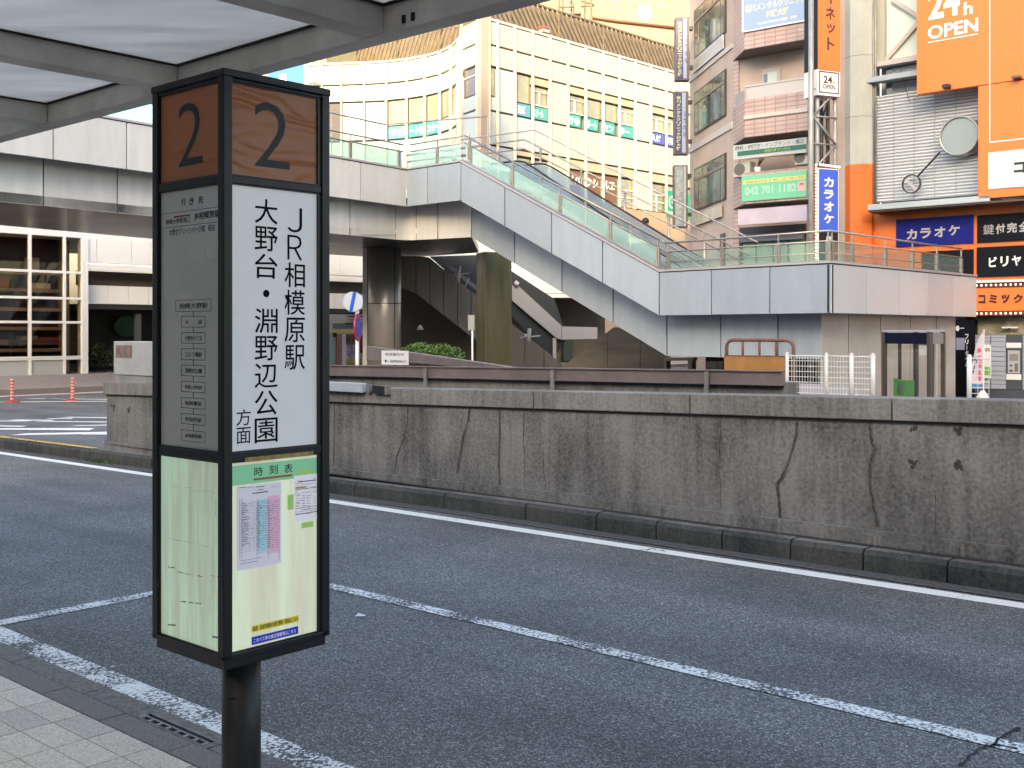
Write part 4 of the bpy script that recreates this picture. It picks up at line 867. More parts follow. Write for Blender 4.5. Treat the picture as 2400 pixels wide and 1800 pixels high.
for i, (a, b) in enumerate(zip(mcol[:-1], mcol[1:])):
    for (zt, zb) in ((18.1, 16.83), (16.83, 15.7), (13.36, 11.55)): cell(OF, a, b, zb, zt, M_WP if zt > 14 else (M_FRST if i < 4 else M_WP), 'panel')
    if i in (4, 9, 12, 13, 14): cell(OF, a, b, 13.36, 15.7, M_WP, 'panel')
    elif i in (1,): cell(OF, a, b, 13.36, 15.7, M_FRST, 'frosted_panel')
    else:
        zs = 14.12 if i > 0 else 14.15; zh_ = 15.7 if i in (0, 2) else 15.22
        if zh_ < 15.7: cell(OF, a, b, 15.22, 15.7, M_HEAD, 'header_panel')
        cur = M_WIN2 if i in (2, 6, 7) else M_WIN
        wn = cell(OF, a, b, zs, zh_, cur, 'window', -.12)
        if i in (3, 5, 8, 10, 11):
            mid = (a + b) / 2
            for q in ((a + .05, b - .05, zs + (zh_ - zs) * .72, zs + (zh_ - zs) * .72 + .06), (mid - .04, mid + .04, zs + .04, zs + (zh_ - zs) * .72), (a + .05, b - .05, zs + .03, zs + .1)):
                fb('sash', OF, q, -.119, -.06, M_MUL, wn)
        if i in signs:
            sg_ = fb('sign_strip', OF, (a + .08, b - .08 - (.25 if i in (5, 6, 7) else 0), 13.42, zs - .03), -.2, -.04, signs[i][0], off_)
            mb = MB(); text(mb, OF, signs[i][1], a + .2, b - .45, 13.52, zs - .14, -.035, .03); obj('lettering', mb, M_WTXT, sg_)
        else: cell(OF, a, b, 13.36, zs, M_FRST if i == 0 else M_WP, 'panel')
    # lower storey
    if i in (4, 9, 1, 0): cell(OF, a, b, 9.15, 11.55, M_WP if i > 2 else M_FRST, 'panel')
    else:
        cell(OF, a, b, 10.95 if i > 4 else 11.2, 11.55, M_HEAD, 'header_panel')
        wn = cell(OF, a, b, 9.15, 10.93 if i > 4 else 11.18, M_WIN, 'window', -.12)
        if i in (5, 6, 7):
            fb('shop_front', OF, (a + .1, b - .1, 9.4, 10.9), -.118, -.08, mat('shop_brown', (0.140, 0.063, 0.035), .5), wn)
            mb = MB(); text(mb, OF, {5: 'ビバ', 6: 'クシ', 7: 'ルエ'}[i], a + .2, b - .3, 10.1, 10.65, -.07, .03); obj('lettering', mb, M_WTXT, wn)
        if i in (8, 10, 3):
            mid = (a + b) / 2
            for q in ((a + .05, b - .05, 10.2, 10.26), (mid - .04, mid + .04, 9.2, 10.2), (a + .05, b - .05, 9.75, 9.82)): fb('sash', OF, q, -.119, -.06, M_MUL, wn)
        if i == 11:
            gs = fb('green_sign', OF, (a + .05, b + 1.0, 8.9, 10.6), -.1, .02, mat('green_sign', (0.000, 0.252, 0.112), .4), off_)
            mb = MB(); c0, c1 = a + .75, 9.9
            v = []; n = 28
            for rr in (.42, .33):
                for k in range(n): v.append(OF.P(c0 + rr * math.cos(6.283 * k / n), c1 + rr * math.sin(6.283 * k / n), .03))
            mb.add(v, [(k, (k + 1) % n, n + (k + 1) % n, n + k) for k in range(n)]); text(mb, OF, '(', c0 - .1, c0 + .1, c1 - .2, c1 + .2, .03, .02); obj('emblem', mb, M_WTXT, gs)
            mb = MB(); text(mb, OF, '英会話', a + .15, b + .8, 9.05, 9.3, .03, .02); obj('lettering', mb, M_WTXT, gs)
for a in mcol:
    mb = MB(); OF.box(mb, a - .035, a + .035, 9.15, 18.2, 0.002, .16); obj('mullion', mb, M_MUL, off_)
fb('base_wall', OF, (.2, 30, -.5, 9.14), -.4, .02, mat('base_tile', (0.360, 0.252, 0.168), .5, var=.15, scale=.7), off_)
fb('corner_column', OF, (-.22, .36, -.5, 18.2), -.3, .12, mat('corner_column', (0.350, 0.280, 0.231), .45), off_)
# narrow front piece left of the corner and curved wing
OL = fr2(1083, 59.6, 1124, 57.9); wL = OL.S(1122)
for (zt, zb, m_) in ((18.1, 16.83, M_WP), (16.83, 15.7, M_WP), (13.36, 9.15, M_FRST), (14.2, 13.36, M_FRST)): cell(OL, 0.02, wL, zb, zt, m_, 'panel')
wn = cell(OL, 0.02, wL, 14.2, 15.7, mat('dark_office_window', (0.10, 0.09, 0.09), .12, spec=.9), 'window', -.1)
fb('sash', OL, (.1, wL - .05, 15.2, 15.26), -.1, -.04, M_MUL, wn)
for a in (0, wL): mb = MB(); OL.box(mb, a - .04, a + .04, 9.15, 18.2, 0.002, .16); obj('mullion', mb, M_MUL, off_)
fb('base_wall', OL, (0, wL, -.5, 9.14), -.4, .02, MATS['base_tile'], off_)
cur = [(700, 68.6), (756, 68.2), (801, 68.0), (855, 67.8), (907, 67.5), (955, 66.9), (998, 66.1), (1033, 65.1), (1059, 63.8), (1075.7, 62.2), (1084, 60.4)]
for i, ((p0, Y0), (p1, Y1)) in enumerate(zip(cur[:-1], cur[1:])):
    g = fr2(p0, Y0, p1, Y1); L = g.S(p1)
    for (zt, zb) in ((18.1, 16.83), (16.83, 15.77)): cell(g, 0, L, zb, zt, M_WP, 'panel')
    m_ = {1: M_WIN, 2: M_FRST, 3: M_FRST, 4: M_WIN2, 5: M_WIN2, 6: M_WIN2, 7: M_WIN}.get(i, M_WIN2)
    if i == 1: m_ = mat('dark_office_window', (0.10, 0.09, 0.09), .12, spec=.9)
    wn = cell(g, 0, L, 14.2 if 3 < i < 8 else 13.4, 15.77, m_, 'window', -.08)
    if i == 2:
        fb('sash', g, (.1, L - .1, 14.9, 14.97), -.08, -.03, M_MUL, wn); fb('sash', g, (L * .55, L * .55 + .06, 13.5, 14.9), -.08, -.03, M_MUL, wn)
    if i in (4, 5, 6):
        sg_ = fb('sign_strip', g, (.1, L - .1, 13.42, 14.17), -.1, .0, M_TEAL2 if i == 4 else M_TEAL, off_)
        mb = MB(); text(mb, g, {4: 'サポ', 5: 'ートセ', 6: 'ンター'}[i], .2, L - .2, 13.55, 14.05, .01, .03); obj('lettering', mb, M_WTXT, sg_)
    elif i > 6: cell(g, 0, L, 13.4, 14.2, M_WP, 'panel')
    cell(g, 0, L, 11.5, 13.36, M_FRST, 'panel'); cell(g, 0, L, 9.15, 11.5, M_FRST, 'panel')
    mb = MB(); g.box(mb, -.04, .04, 9.15, 18.15, 0.002, .16); obj('mullion', mb, M_MUL, off_)
    mb = MB(); g.box(mb, 0, L, -.5, 9.1, -.6, 0); g.box(mb, 0, L, 9.1, 18.0, -.7, -.34); obj('wing_wall', mb, M_JNT, off_)
    fb('parapet', g, (-.05, L + .05, 18.1, 18.22), -.5, .05, M_MUL, off_)
fb('parapet', OF, (.3, 30, 18.1, 18.22), -.5, .05, M_MUL, off_)
# blue sign and glass front left of the wing, seen over the pillar
gl = thing('side_building', 'glass fronted building with white mullions and a blue roof sign behind the pillar top', 'building', pt(720, 70) + (0,))
SBf = fr2(560, 74, 764, 69)
fb('wall', SBf, (0, SBf.S(764), -.5, 21), -8, 0, M_WIN2, gl)
for k in range(14):
    a = SBf.S(764) * k / 13; mb = MB(); SBf.box(mb, a - .06, a + .06, 5, 21, .002, .12); obj('mullion', mb, M_MUL, gl)
for z_ in (9.2, 11.5, 13.4, 15.7, 16.9, 18.2): mb = MB(); SBf.box(mb, 0, SBf.S(764), z_ - .05, z_ + .05, .121, .2); obj('transom', mb, M_MUL, gl)
bs = thing('blue_signboard', 'blue signboard with a white box seen just above the bus stop pillar', 'sign', pt(680, 66) + (pz(190, 66),))
BS = fr2(628, 67, 716, 66)
fb('board', BS, (0, BS.S(714), BS.Z(680, 240), BS.Z(680, 150)), -.3, 0, mat('blue_board', (0.05, 0.16, 0.62), .4), bs)
fb('white_box', BS, (BS.S(655), BS.S(672), BS.Z(665, 198), BS.Z(665, 174)), .002, .03, M_WTXT, bs)
fb('rim', BS, (BS.S(714), BS.S(717), BS.Z(715, 240), BS.Z(715, 150)), -.3, .04, M_WTXT, bs)
# mesh screen on the roof
ms = thing('roof_screen', 'brown diagonal mesh screen standing on the roof of the white office building', 'screen', OF.P(8, 18.1, -3))
# hatch of slanting slats, joined (too fine to pick apart)
def screen(fr, a0, a1, zb, zt, lean):
    mb = MB(); st = .42; n = int((a1 - a0 + 5) / st)
    for k in range(n):
        a = a0 - 3 + k * st; h0, h1 = zb(a), zt(a); dz = h1 - h0
        p = (a, h0); q = (a + dz * lean, h1)
        if q[0] < a0 or p[0] > a1: continue
        fr.bar(mb, p, q, .20, -.05, 0)
    obj('slat_hatch', mb, M_MESHM, ms, kind='stuff')
    mb = MB(); fr.poly(mb, [(a0, zb(a0)), (a1, zb(a1)), (a1, zt(a1)), (a0, zt(a0))], -.5, -.45); obj('screen_back', mb, mat('screen_back', (0.240, 0.192, 0.132), .7, var=.3, scale=1.5), ms)
    k = a0
    while k < a1:
        mb = MB(); fr.box(mb, k - .05, k + .05, zb(k), zt(k), .001, .06); obj('frame_post', mb, M_MESHM, ms); k += 4.1
    mb = MB(); fr.poly(mb, [(a0, zt(a0) - .1), (a1, zt(a1) - .1), (a1, zt(a1)), (a0, zt(a0))], .061, .12); obj('top_rail', mb, M_MESHM, ms)
RS = Fr(*OF.P(0, 0, -1.5)[:2], ang=43.9)
zA = lambda px, py: RS.Z(px, py)
screen(RS, -.5, 24, lambda s: 18.0, lambda s: 20.4 if s > 3 else 20.4 + (3 - s) * .0, -.75)
RS2 = fr2(835, 71, 1131, 62.5)
screen(RS2, 0, RS2.S(1131), lambda s: 18.0, lambda s: 21.2, .5)
# tall beige building far behind
bb = thing('beige_tower', 'tall beige tiled building rising behind the mesh screen at the top of the photo', 'building', pt(1450, 100) + (0,))
BB = fr2(800, 88, 1900, 106)
M_BT = brick('beige_tiles', (0.36, 0.28, 0.19, 1), (0.335, 0.26, 0.18, 1), (0.25, 0.19, 0.13, 1), 3.0, .85, .05, .6)
fb('wall', BB, (0, BB.S(1900), -.5, 42), -10, 0, M_BT, bb)
fb('window', BB, (BB.S(1496), BB.S(1526), BB.Z(1511, 47), BB.Z(1511, 14)), .001, .05, M_WP, bb)
mb = MB(); tube(mb, [BB.P(BB.S(1385), BB.Z(1385, 41), .2), BB.P(BB.S(1440), BB.Z(1440, 50), .2), BB.P(BB.S(1620), BB.Z(1620, 70), .2)], .11, 8); obj('pipe', mb, mat('pipe_brown', (0.28, 0.09, 0.05), .5), bb, smooth=True)
pl_ = thing('roof_plant', 'steel stair tower and pipework on the roof left of the brown pipe', 'roof equipment', pt(1350, 82) + (24,))
PF = fr2(1310, 82, 1395, 82)
for px in (1312, 1322, 1340, 1358, 1372, 1388):
    mb = MB(); tube(mb, [PF.P(PF.S(px), 22, random.uniform(-2, 0)), PF.P(PF.S(px) + random.uniform(-.1, .1), 30, random.uniform(-2, 0))], .09, 6); obj('post', mb, M_MESHM, pl_)
for k, z_ in enumerate((23.4, 24.1, 24.9, 25.7, 26.6)):
    mb = MB(); tube(mb, [PF.P(0, z_, 0), PF.P(PF.S(1395), z_ + (.4 if k % 2 else -.4), -1)], .07, 6); obj('rail', mb, M_MESHM, pl_)
mb = MB(); PF.box(mb, PF.S(1345), PF.S(1362), 25.2, 26.2, -1, .2); obj('unit', mb, mat('red_unit', (0.25, 0.08, 0.07), .5), pl_)
vt_ = thing('roof_vent', 'small white and red vent box on the mesh screen', 'vent', RS.P(RS.S(1265), 18.6, .3))
fb('box', RS, (RS.S(1259), RS.S(1273), RS.Z(1265, 79), RS.Z(1265, 71)), .12, .5, M_WP, vt_); fb('lid', RS, (RS.S(1257), RS.S(1272), RS.Z(1265, 71), RS.Z(1265, 66)), .1, .55, mat('red_unit', (0.25, 0.08, 0.07), .5), vt_)

# ============================================================= STATION BUILDING (left and behind the walkway)
st = thing('station_building', 'white framed station building with dark glazed front at the left under the walkway', 'building', pt(100, 35) + (0,))
SF = Fr(*pt(0, 39.0), ang=41.7)
M_SG = mat('station_glass', (0.03, 0.025, 0.02), 0.06, var=.8, scale=1.2, stretch=(1, 1, .5), spec=.8)
M_SW = mat('station_white', (0.85, 0.85, 0.84), .45)
sS = SF.S; zS = lambda px, py: SF.Z(px, py)
aC = sS(205)
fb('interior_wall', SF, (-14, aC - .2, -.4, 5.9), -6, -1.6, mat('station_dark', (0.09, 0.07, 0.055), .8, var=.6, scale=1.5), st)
fb('upper_wall', SF, (-14, 48, 5.18, 8.6), -8, -.02, M_SW, st)
zr = [zS(100, 636), zS(100, 698), zS(100, 755), zS(100, 838)]
cols = [-14, -9.6, -6.6, -4.1, -1.95, sS(70), sS(151), sS(193)]
zb0 = zS(100, 893)
levels_ = [zb0, zS(100, 843), zr[2], zr[1], zr[0], 5.14]
for a, b in zip(cols[:-1], cols[1:]):
    for z0, z1 in zip(levels_[:-1], levels_[1:]):
        if z0 == zb0 and b < sS(160): fb('dado_panel', SF, (a + .05, b - .05, z0 + .03, z1 - .03), -.1, -.02, mat('dado_grey', (0.45, 0.45, 0.45), .4), st)
        else: fb('window_pane', SF, (a, b, z0, z1), -.06, -.04, M_SG_T if False else glass('dark_glazing', (0.80, 0.75, 0.70, 1), .0, rough=.02), st)
    mb = MB(); SF.box(mb, b - .045, b + .045, zb0, 5.18, -.1, .04); obj('mullion', mb, M_SW, st)
for z_ in zr + [zS(100, 841)]:
    mb = MB(); SF.box(mb, -14, sS(193), z_ - .045, z_ + .045, -.09, .03); obj('transom', mb, M_SW, st)
fb('end_column', SF, (sS(191), sS(205), -.4, 5.18), -.3, .06, M_SW, st)
fb('plinth', SF, (-14, sS(208), -.5, zb0), -.3, .10, mat('plinth_stone', (0.42, 0.38, 0.35), .6, var=.1), st)
# things behind the glass: shelves, screens and desks as in a bus office
random.seed(11)
for k in range(26):
    a = random.uniform(-5.5, aC - .8); z0 = random.choice((.5, 1.2, 1.9, 2.6, 3.3, 3.9)); wdt = random.uniform(.4, 1.6); hh = random.uniform(.12, .55)
    fb('interior_fitting', SF, (a, min(a + wdt, aC - .3), z0, z0 + hh), -1.59, -1.0 - random.random() * .3, mat('fit_%d' % (k % 5), [(0.26, 0.19, 0.14), (0.34, 0.25, 0.16), (0.12, 0.09, 0.07), (0.55, 0.50, 0.42), (0.30, 0.06, 0.05)][k % 5], .6), st)
for z_ in (.95, 1.75, 2.45, 3.15, 3.8): fb('shelf', SF, (-8, aC - .3, z_, z_ + .12), -1.59, -.9, mat('fit_1', (0.34, 0.25, 0.16), .6), st)
fb('interior_column', SF, (sS(172), sS(184), .1, 5.1), -1.2, -.7, mat('int_col', (0.32, 0.25, 0.18), .6), st)
# white fascias right of the corner, running on behind the walkway
za, zb_ = zS(300, 552), zS(300, 640)
spl = [sS(p) for p in (206, 227, 308, 352)] + [sS(352) + 1.9 * k for k in range(1, 13)]
for a, b in zip(spl[:-1], spl[1:]):
    fb('fascia_panel', SF, (a + .012, b - .012, 4.29, 5.18), -.3, 0, M_SW, st)
fb('fascia_strip', SF, (sS(206), spl[-1], 4.00, 4.23), -.3, .03, M_SW, st)
spl2 = [aC + .15 + .85 * k for k in range(34)]
for a, b in zip(spl2[:-1], spl2[1:]): fb('fascia_panel', SF, (a + .01, b - .01, 2.76, 3.45), -.5, -.35, M_SW, st)
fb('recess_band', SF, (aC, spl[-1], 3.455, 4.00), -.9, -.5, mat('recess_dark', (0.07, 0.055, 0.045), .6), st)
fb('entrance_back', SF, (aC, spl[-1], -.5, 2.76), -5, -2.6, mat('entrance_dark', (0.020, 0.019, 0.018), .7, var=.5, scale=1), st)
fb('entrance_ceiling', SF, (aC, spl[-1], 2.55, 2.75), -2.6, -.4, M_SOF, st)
fb('entrance_panel', SF, (sS(210), sS(262), .55, 2.1), -2.58, -2.3, mat('panel_greydark', (0.09, 0.09, 0.085), .5), st)
fb('door_frame', SF, (sS(339), sS(350), -.3, 2.4), -.8, -.6, mat('door_greyframe', (0.08, 0.09, 0.09), .5), st)
mb = MB(); c0 = (SF.S(297, -2.2), SF.Z(297, 765, -2.2)); n = 20
v = [SF.P(c0[0] + .55 * math.cos(6.283 * k / n), c0[1] + .42 * math.sin(6.283 * k / n), -2.2) for k in range(n)]; mb.add(v, [tuple(range(n))])
mb2 = MB(); v2 = v + [SF.P(c0[0] + .55 * math.cos(6.283 * k / n), c0[1] + .42 * math.sin(6.283 * k / n), -2.3) for k in range(n)]
mb2.add(v2, [tuple(range(n)), tuple(range(2 * n - 1, n - 1, -1))] + [(k, k + n, (k + 1) % n + n, (k + 1) % n) for k in range(n)])
o = obj('green_oval_sign', mb2, mat('oval_green', (0.0, 0.055, 0.018), .5)); o['label'] = 'dark green oval sign in the shaded station entrance left of the pillar'; o['category'] = 'sign'
# wing of the station seen under the stair
E5 = fr2(1120, 52.5, 1450, 54.5)
for a, b in ((1150, 1192), (1192, 1222), (1222, 1252), (1252, 1285), (1285, 1320), (1320, 1360)):
    fb('fascia_panel', E5, (E5.S(a) + .012, E5.S(b) - .012, E5.Z(1260, 686), E5.Z(1260, 560)), -.3, 0, M_SW, st)
fb('fascia_strip', E5, (E5.S(1150), E5.S(1400), E5.Z(1260, 697), E5.Z(1260, 688)), -.3, .04, M_SW, st)
fb('entrance_ceiling', E5, (E5.S(1120), E5.S(1450), E5.Z(1260, 697), E5.Z(1260, 697) + .1), -4, -.3, mat('wing_dark', (0.08, 0.07, 0.06), .6), st)
fb('entrance_back', E5, (E5.S(1120), E5.S(1480), -.5, E5.Z(1260, 697)), -4, -3.6, MATS['wing_dark'], st)
for a, b, y0, y1, c in ((1310, 1335, 725, 760, (0.16, 0.07, 0.06)), (1340, 1362, 800, 850, (0.10, 0.10, 0.07)), (1372, 1395, 795, 850, (0.03, 0.05, 0.05)), (1290, 1330, 705, 712, (0.12, 0.10, 0.08)), (1350, 1400, 740, 762, (0.09, 0.08, 0.05))):
    fb('interior_fitting', E5, (E5.S(a), E5.S(b), E5.Z(1300, y1), E5.Z(1300, y0)), -3.59, -3.3, mat('wing_%d' % a, c, .6), st)
# kerb and pavement in front of it
mb = MB(); q = Fr(*pt(0, 29.4), ang=41.7); q.box(mb, -20, 60, -.5, .13, -14, 0); obj('station_pavement', mb, mat('pavement_pink', (0.30, 0.25, 0.235), .8, var=.3, scale=6), kind='structure')
fb('station_kerb', q, (-20, 40, -.2, .14), .002, .16, M_GRAN, None, kind='structure')
mb = MB(); q.box(mb, -20, 6.0, .001, .004, .3, .55); obj('pink_line', mb, mat('pink_paint', (0.42, 0.16, 0.17), .7), kind='structure')
mb = MB(); q.box(mb, -20, 8.0, .001, .0045, .62, .80); obj('white_line', mb, M_LINE, kind='structure')
# hedge and white bench at the entrance
def leafy(name, label, cat, c, rad, n, cols, size, seed=1):
    random.seed(seed); t = thing(name, label, cat, (c[0], c[1], c[2] - rad[2]))
    mb = MB(); tube(mb, [(c[0], c[1], c[2] - rad[2] - .3), (c[0], c[1], c[2])], .05, 6); obj('stem', mb, M_KERB, t)
    for ci, cc in enumerate(cols):
        mb = MB()
        for k in range(n // len(cols)):
            th = random.uniform(0, 6.283); ph = math.acos(random.uniform(-.4, 1)); rr = random.uniform(.55, 1.05) ** .6
            lump = 1 + .18 * math.sin(th * 3 + ci) + .12 * math.sin(th * 7 + ph * 5)
            p = Vector((c[0] + rad[0] * rr * lump * math.sin(ph) * math.cos(th), c[1] + rad[1] * rr * lump * math.sin(ph) * math.sin(th), c[2] + rad[2] * rr * lump * math.cos(ph)))
            nrm = Vector((random.gauss(0, 1), random.gauss(0, 1), random.gauss(.6, 1))).normalized(); a = nrm.orthogonal().normalized(); b = nrm.cross(a); s = size * random.uniform(.6, 1.3)
            mb.add([p - a * s, p + b * s * .45, p + a * s, p - b * s * .45], [(0, 1, 2, 3)])
        obj('foliage', mb, mat('leaf_%s_%d' % (name, ci), cc, .6), t)
    return t
x, y, _ = SF.P(sS(233), 0, -1.2)
x, y, _ = SF.P(SF.S(245, -1.2), 0, -1.2)
leafy('hedge', 'dark hedge in the shaded station entrance behind the utility box', 'hedge', (x, y, .55), (1.1, .6, .55), 1600, [(0.03, 0.045, 0.015), (0.07, 0.07, 0.015)], .09, 4)
bn = thing('low_barrier', 'low grey concrete and steel barrier between the glazed front and the wall end', 'barrier', SF.P(sS(235), .1, .8))
fb('rail', SF, (sS(224), sS(290), SF.Z(250, 892), SF.Z(250, 886)), .7, .8, mat('rail_beige', (0.40, 0.33, 0.27), .6), bn)
fb('rail', SF, (sS(224), sS(290), SF.Z(250, 910), SF.Z(250, 897)), .7, .8, MATS['rail_beige'], bn)
fb('post', SF, (sS(215), sS(222), .1, SF.Z(218, 888)), .65, .85, M_BOX, bn)
# red and white flexible posts
def bollard(px, py, lab):
    Y = H * F / (py - HY); x, y = pt(px, Y); h = 55 * Y / F
    t = thing('traffic_post', lab, 'bollard', (x, y, 0), 'red and white traffic posts by the station')
    mb = MB(); tube(mb, [(x, y, 0), (x, y, .03)], .16, 16); obj('base', mb, mat('post_red', (0.45, 0.06, 0.05), .5), t)
    n = 14
    for k in range(n):
        z0, z1 = .03 + (h - .03) * k / n, .03 + (h - .03) * (k + 1) / n
        mb = MB(); tube(mb, [(x, y, z0), (x, y, z1)], .045, 12); obj('band', mb, MATS['post_red'] if k % 2 == 0 else mat('post_pink', (0.62, 0.36, 0.30), .5), t, smooth=True)
bollard(28, 943, 'leftmost red and white banded traffic post on the far road edge'); bollard(170, 940, 'red and white banded traffic post nearer the wall end, in front of the white column')
# shop seen between pillar and column
sh = thing('kiosk_shop', 'small colourful kiosk with a yellow eave line and posters seen right of the pillar', 'shop', SF.P(sS(815), 0, 1))
SH = Fr(*SF.P(0, 0, 1.2)[:2], ang=41.7); zz_ = lambda py: SH.Z(815, py)
def SQ(nm, pa, pb, ya, yb, d, m_): return fb(nm, SH, (SH.S(pa), SH.S(pb), zz_(yb), zz_(ya)), d - .05, d, m_, sh)
SQ('wall', 740, 853, 737, 865, -.1, mat('kiosk_cream', (0.55, 0.52, 0.47), .6)); SQ('roof', 770, 853, 758, 771, .3, mat('kiosk_roof', (0.16, 0.18, 0.26), .5)); SQ('roof_strip', 798, 853, 757, 760, .36, M_INK)
SQ('eave', 740, 853, 773, 780, .35, mat('kiosk_yellow', (0.75, 0.62, 0.20), .5)); SQ('sign_stripe', 816, 853, 740, 743, .0, M_INK); SQ('sign_stripe', 816, 853, 747, 749, .0, mat('kiosk_orange', (0.55, 0.25, 0.12), .5))
SQ('glass_front', 740, 786, 783, 860, .0, mat('kiosk_glass', (0.35, 0.45, 0.45), .2)); SQ('post', 789, 801, 783, 860, .02, mat('kiosk_pink', (0.33, 0.17, 0.15), .6)); SQ('window', 801, 811, 783, 860, .02, M_WTXT)
SQ('dark_opening', 780, 788, 779, 790, .03, M_INK)
SQ('poster', 810, 831, 783, 808, .05, mat('poster_a', (0.20, 0.12, 0.06), .5, var=.8, scale=4)); SQ('poster', 811, 831, 808, 842, .05, mat('poster_b', (0.45, 0.32, 0.38), .5, var=.7, scale=5, dark=(.10, .12, .3, 1)))
SQ('poster', 811, 848, 842, 860, .06, mat('poster_c', (0.50, 0.33, 0.04), .5, var=.9, scale=5, dark=(.03, .12, .05, 1))); SQ('red_panel', 840, 853, 786, 828, .05, mat('kiosk_red', (0.25, 0.01, 0.02), .5))
# ============================================================= ESCALATOR CLADDINGS UNDER THE WALKWAY
M_BR = mat('bronze_cladding', (0.22, 0.20, 0.175), 0.30, 0.45, var=.25, scale=.5, stretch=(1.5, 1.5, .6))
M_BR2 = mat('steel_cladding', (0.14, 0.125, 0.11), 0.25, 0.5, var=.35, scale=.6, stretch=(1.5, 1.5, .5))
M_GRN = mat('slate_wall', (0.07, 0.08, 0.082), .3, var=.3, scale=.7)
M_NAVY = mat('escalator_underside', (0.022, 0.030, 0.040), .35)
le = thing('lower_escalator', 'bronze clad escalator slanting down under the walkway behind the round column', 'escalator', pt(1050, 46) + (0,))
E1 = fr2(930, 46.0, 1320, 46.0)
def EQ(fr, nm, pts, d0, d1, m_, par): mb = MB(); fr.poly(mb, [(fr.S(px), fr.Z(px, py)) for px, py in pts], d0, d1); return obj(nm, mb, m_, par)
joints = [935, 975, 1008, 1040, 1072, 1104, 1140, 1185, 1230, 1275, 1318]
def tp(x): return 600 if x < 1005 else 603 + (x - 1005) * .80
def bt(x): return 672 if x < 955 else 672 + (x - 955) * .78
for a, b in zip(joints[:-1], joints[1:]):
    pts = [(a + .8, bt(a)), (b - .8, bt(b)), (b - .8, tp(b))] + ([(1005, 603)] if a < 1005 < b else []) + [(a + .8, tp(a))]
    pts = [(x, min(y, 866)) for x, y in pts]
    if pts[0][1] >= 865 and pts[-1][1] >= 865: continue
    EQ(E1, 'cladding_panel', pts, -1.4, 0, M_BR, le)
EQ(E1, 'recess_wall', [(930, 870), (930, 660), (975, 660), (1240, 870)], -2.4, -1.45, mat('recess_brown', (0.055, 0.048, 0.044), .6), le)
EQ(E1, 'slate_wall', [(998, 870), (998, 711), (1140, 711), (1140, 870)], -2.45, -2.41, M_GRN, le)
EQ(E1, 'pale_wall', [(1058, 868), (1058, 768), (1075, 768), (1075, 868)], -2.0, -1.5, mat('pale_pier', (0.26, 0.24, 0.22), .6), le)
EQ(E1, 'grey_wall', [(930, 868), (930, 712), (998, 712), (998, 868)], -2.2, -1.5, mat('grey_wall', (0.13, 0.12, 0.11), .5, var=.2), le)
# guard frames and flood lights along its upper edge
for px in (1030, 1062, 1090, 1118):
    mb = MB(); y0 = tp(px); x_, z_ = E1.S(px), E1.Z(px, y0); E1.bar(mb, (x_, z_), (x_ + .16, z_ + .36), .05, -.3, -.2); obj('guard_bracket', mb, M_TRIM, le)
for k in range(3):
    mb = MB(); p = [(1033 + k * 1.5, tp(1030) - 18 + k * 4), (1122, tp(1118) - 18 + k * 4)]; E1.bar(mb, (E1.S(p[0][0]), E1.Z(*p[0])), (E1.S(p[1][0]), E1.Z(*p[1])), .025, -.3, -.25); obj('guard_rail', mb, M_TRIM, le)
def flood(px, py, Y, lab):
    x, y = pt(px, Y); z = pz(py, Y); t = thing('floodlight', lab, 'light', (x, y, z))
    mb = MB(); tube(mb, [(x, y, z - .35), (x - .02, y, z - .1), (x + .02, y, z + .35)], [.06, .09, .08], 10); obj('lamp_body', mb, M_WP, t, smooth=True)
    mb = MB(); tube(mb, [(x - .35, y, z - .02), (x + .45, y, z + .05)], .03, 6); obj('bracket', mb, M_TRIM, t)
    mb = MB(); tube(mb, [(x - .18, y, z - .08), (x - .1, y, z + .12)], .07, 8); obj('lamp_head', mb, M_TRIM, t, smooth=True)
flood(1075, 643, 45.4, 'white floodlight on a bracket above the bronze escalator beside the mirror steel column')
flood(1240, 790, 44.5, 'white floodlight on a bracket in the dark gap right of the mirror steel column')
ue = thing('rear_escalator', 'grey sided escalator with a dark blue underside behind the mirror steel column', 'escalator', pt(1250, 49) + (0,))
E2 = fr2(1000, 49.0, 1420, 49.0)
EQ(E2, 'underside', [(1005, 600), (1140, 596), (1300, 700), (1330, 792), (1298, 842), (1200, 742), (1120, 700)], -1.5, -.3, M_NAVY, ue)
EQ(E2, 'side_panel', [(1200, 704), (1200, 668), (1213, 668), (1316, 763), (1316, 796), (1305, 793)], -.3, 0, mat('grey_side', (0.33, 0.34, 0.37), .4, .2), ue)
EQ(E2, 'landing_panel', [(1317, 796), (1317, 765), (1400, 767), (1400, 794)], -.3, 0, MATS['grey_side'], ue)
EQ(E2, 'post', [(1296, 845), (1296, 792), (1304, 792), (1304, 845)], -.3, -.1, M_TRIM, ue)
mb = MB(); tube(mb, [E2.P(E2.S(1206), E2.Z(1206, 662), .1), E2.P(E2.S(1214), E2.Z(1214, 668), .1)], .12, 10); obj('end_cap', mb, M_TRIM, ue)
sr = thing('stair_cladding', 'beige steel cladding wedge between the rear escalator and the stair above it', 'cladding', pt(1440, 40) + (0,))
E3 = fr2(1300, 40.5, 1700, 38.5)
for a, b in ((1310, 1423), (1424, 1500), (1501, 1562)):
    f = lambda x: 865 - (x - 1310) * (98 / 128) if x < 1438 else (767 if x < 1455 else 767 + (x - 1455) * .62)
    pts = [(a, 872), (b, 872), (b, f(b))] + [(q, f(q)) for q in (1455, 1438) if a < q < b] + [(a, f(a))]
    EQ(E3, 'panel', pts, -.8, 0, mat('beige_steel', (0.19, 0.165, 0.13), .30, .4, var=.4, scale=.8, stretch=(.6, .6, 2.2)), sr)
lw = thing('low_wall', 'dark steel low wall with openings under the landing left of the orange gate', 'wall', pt(1620, 37) + (0,))
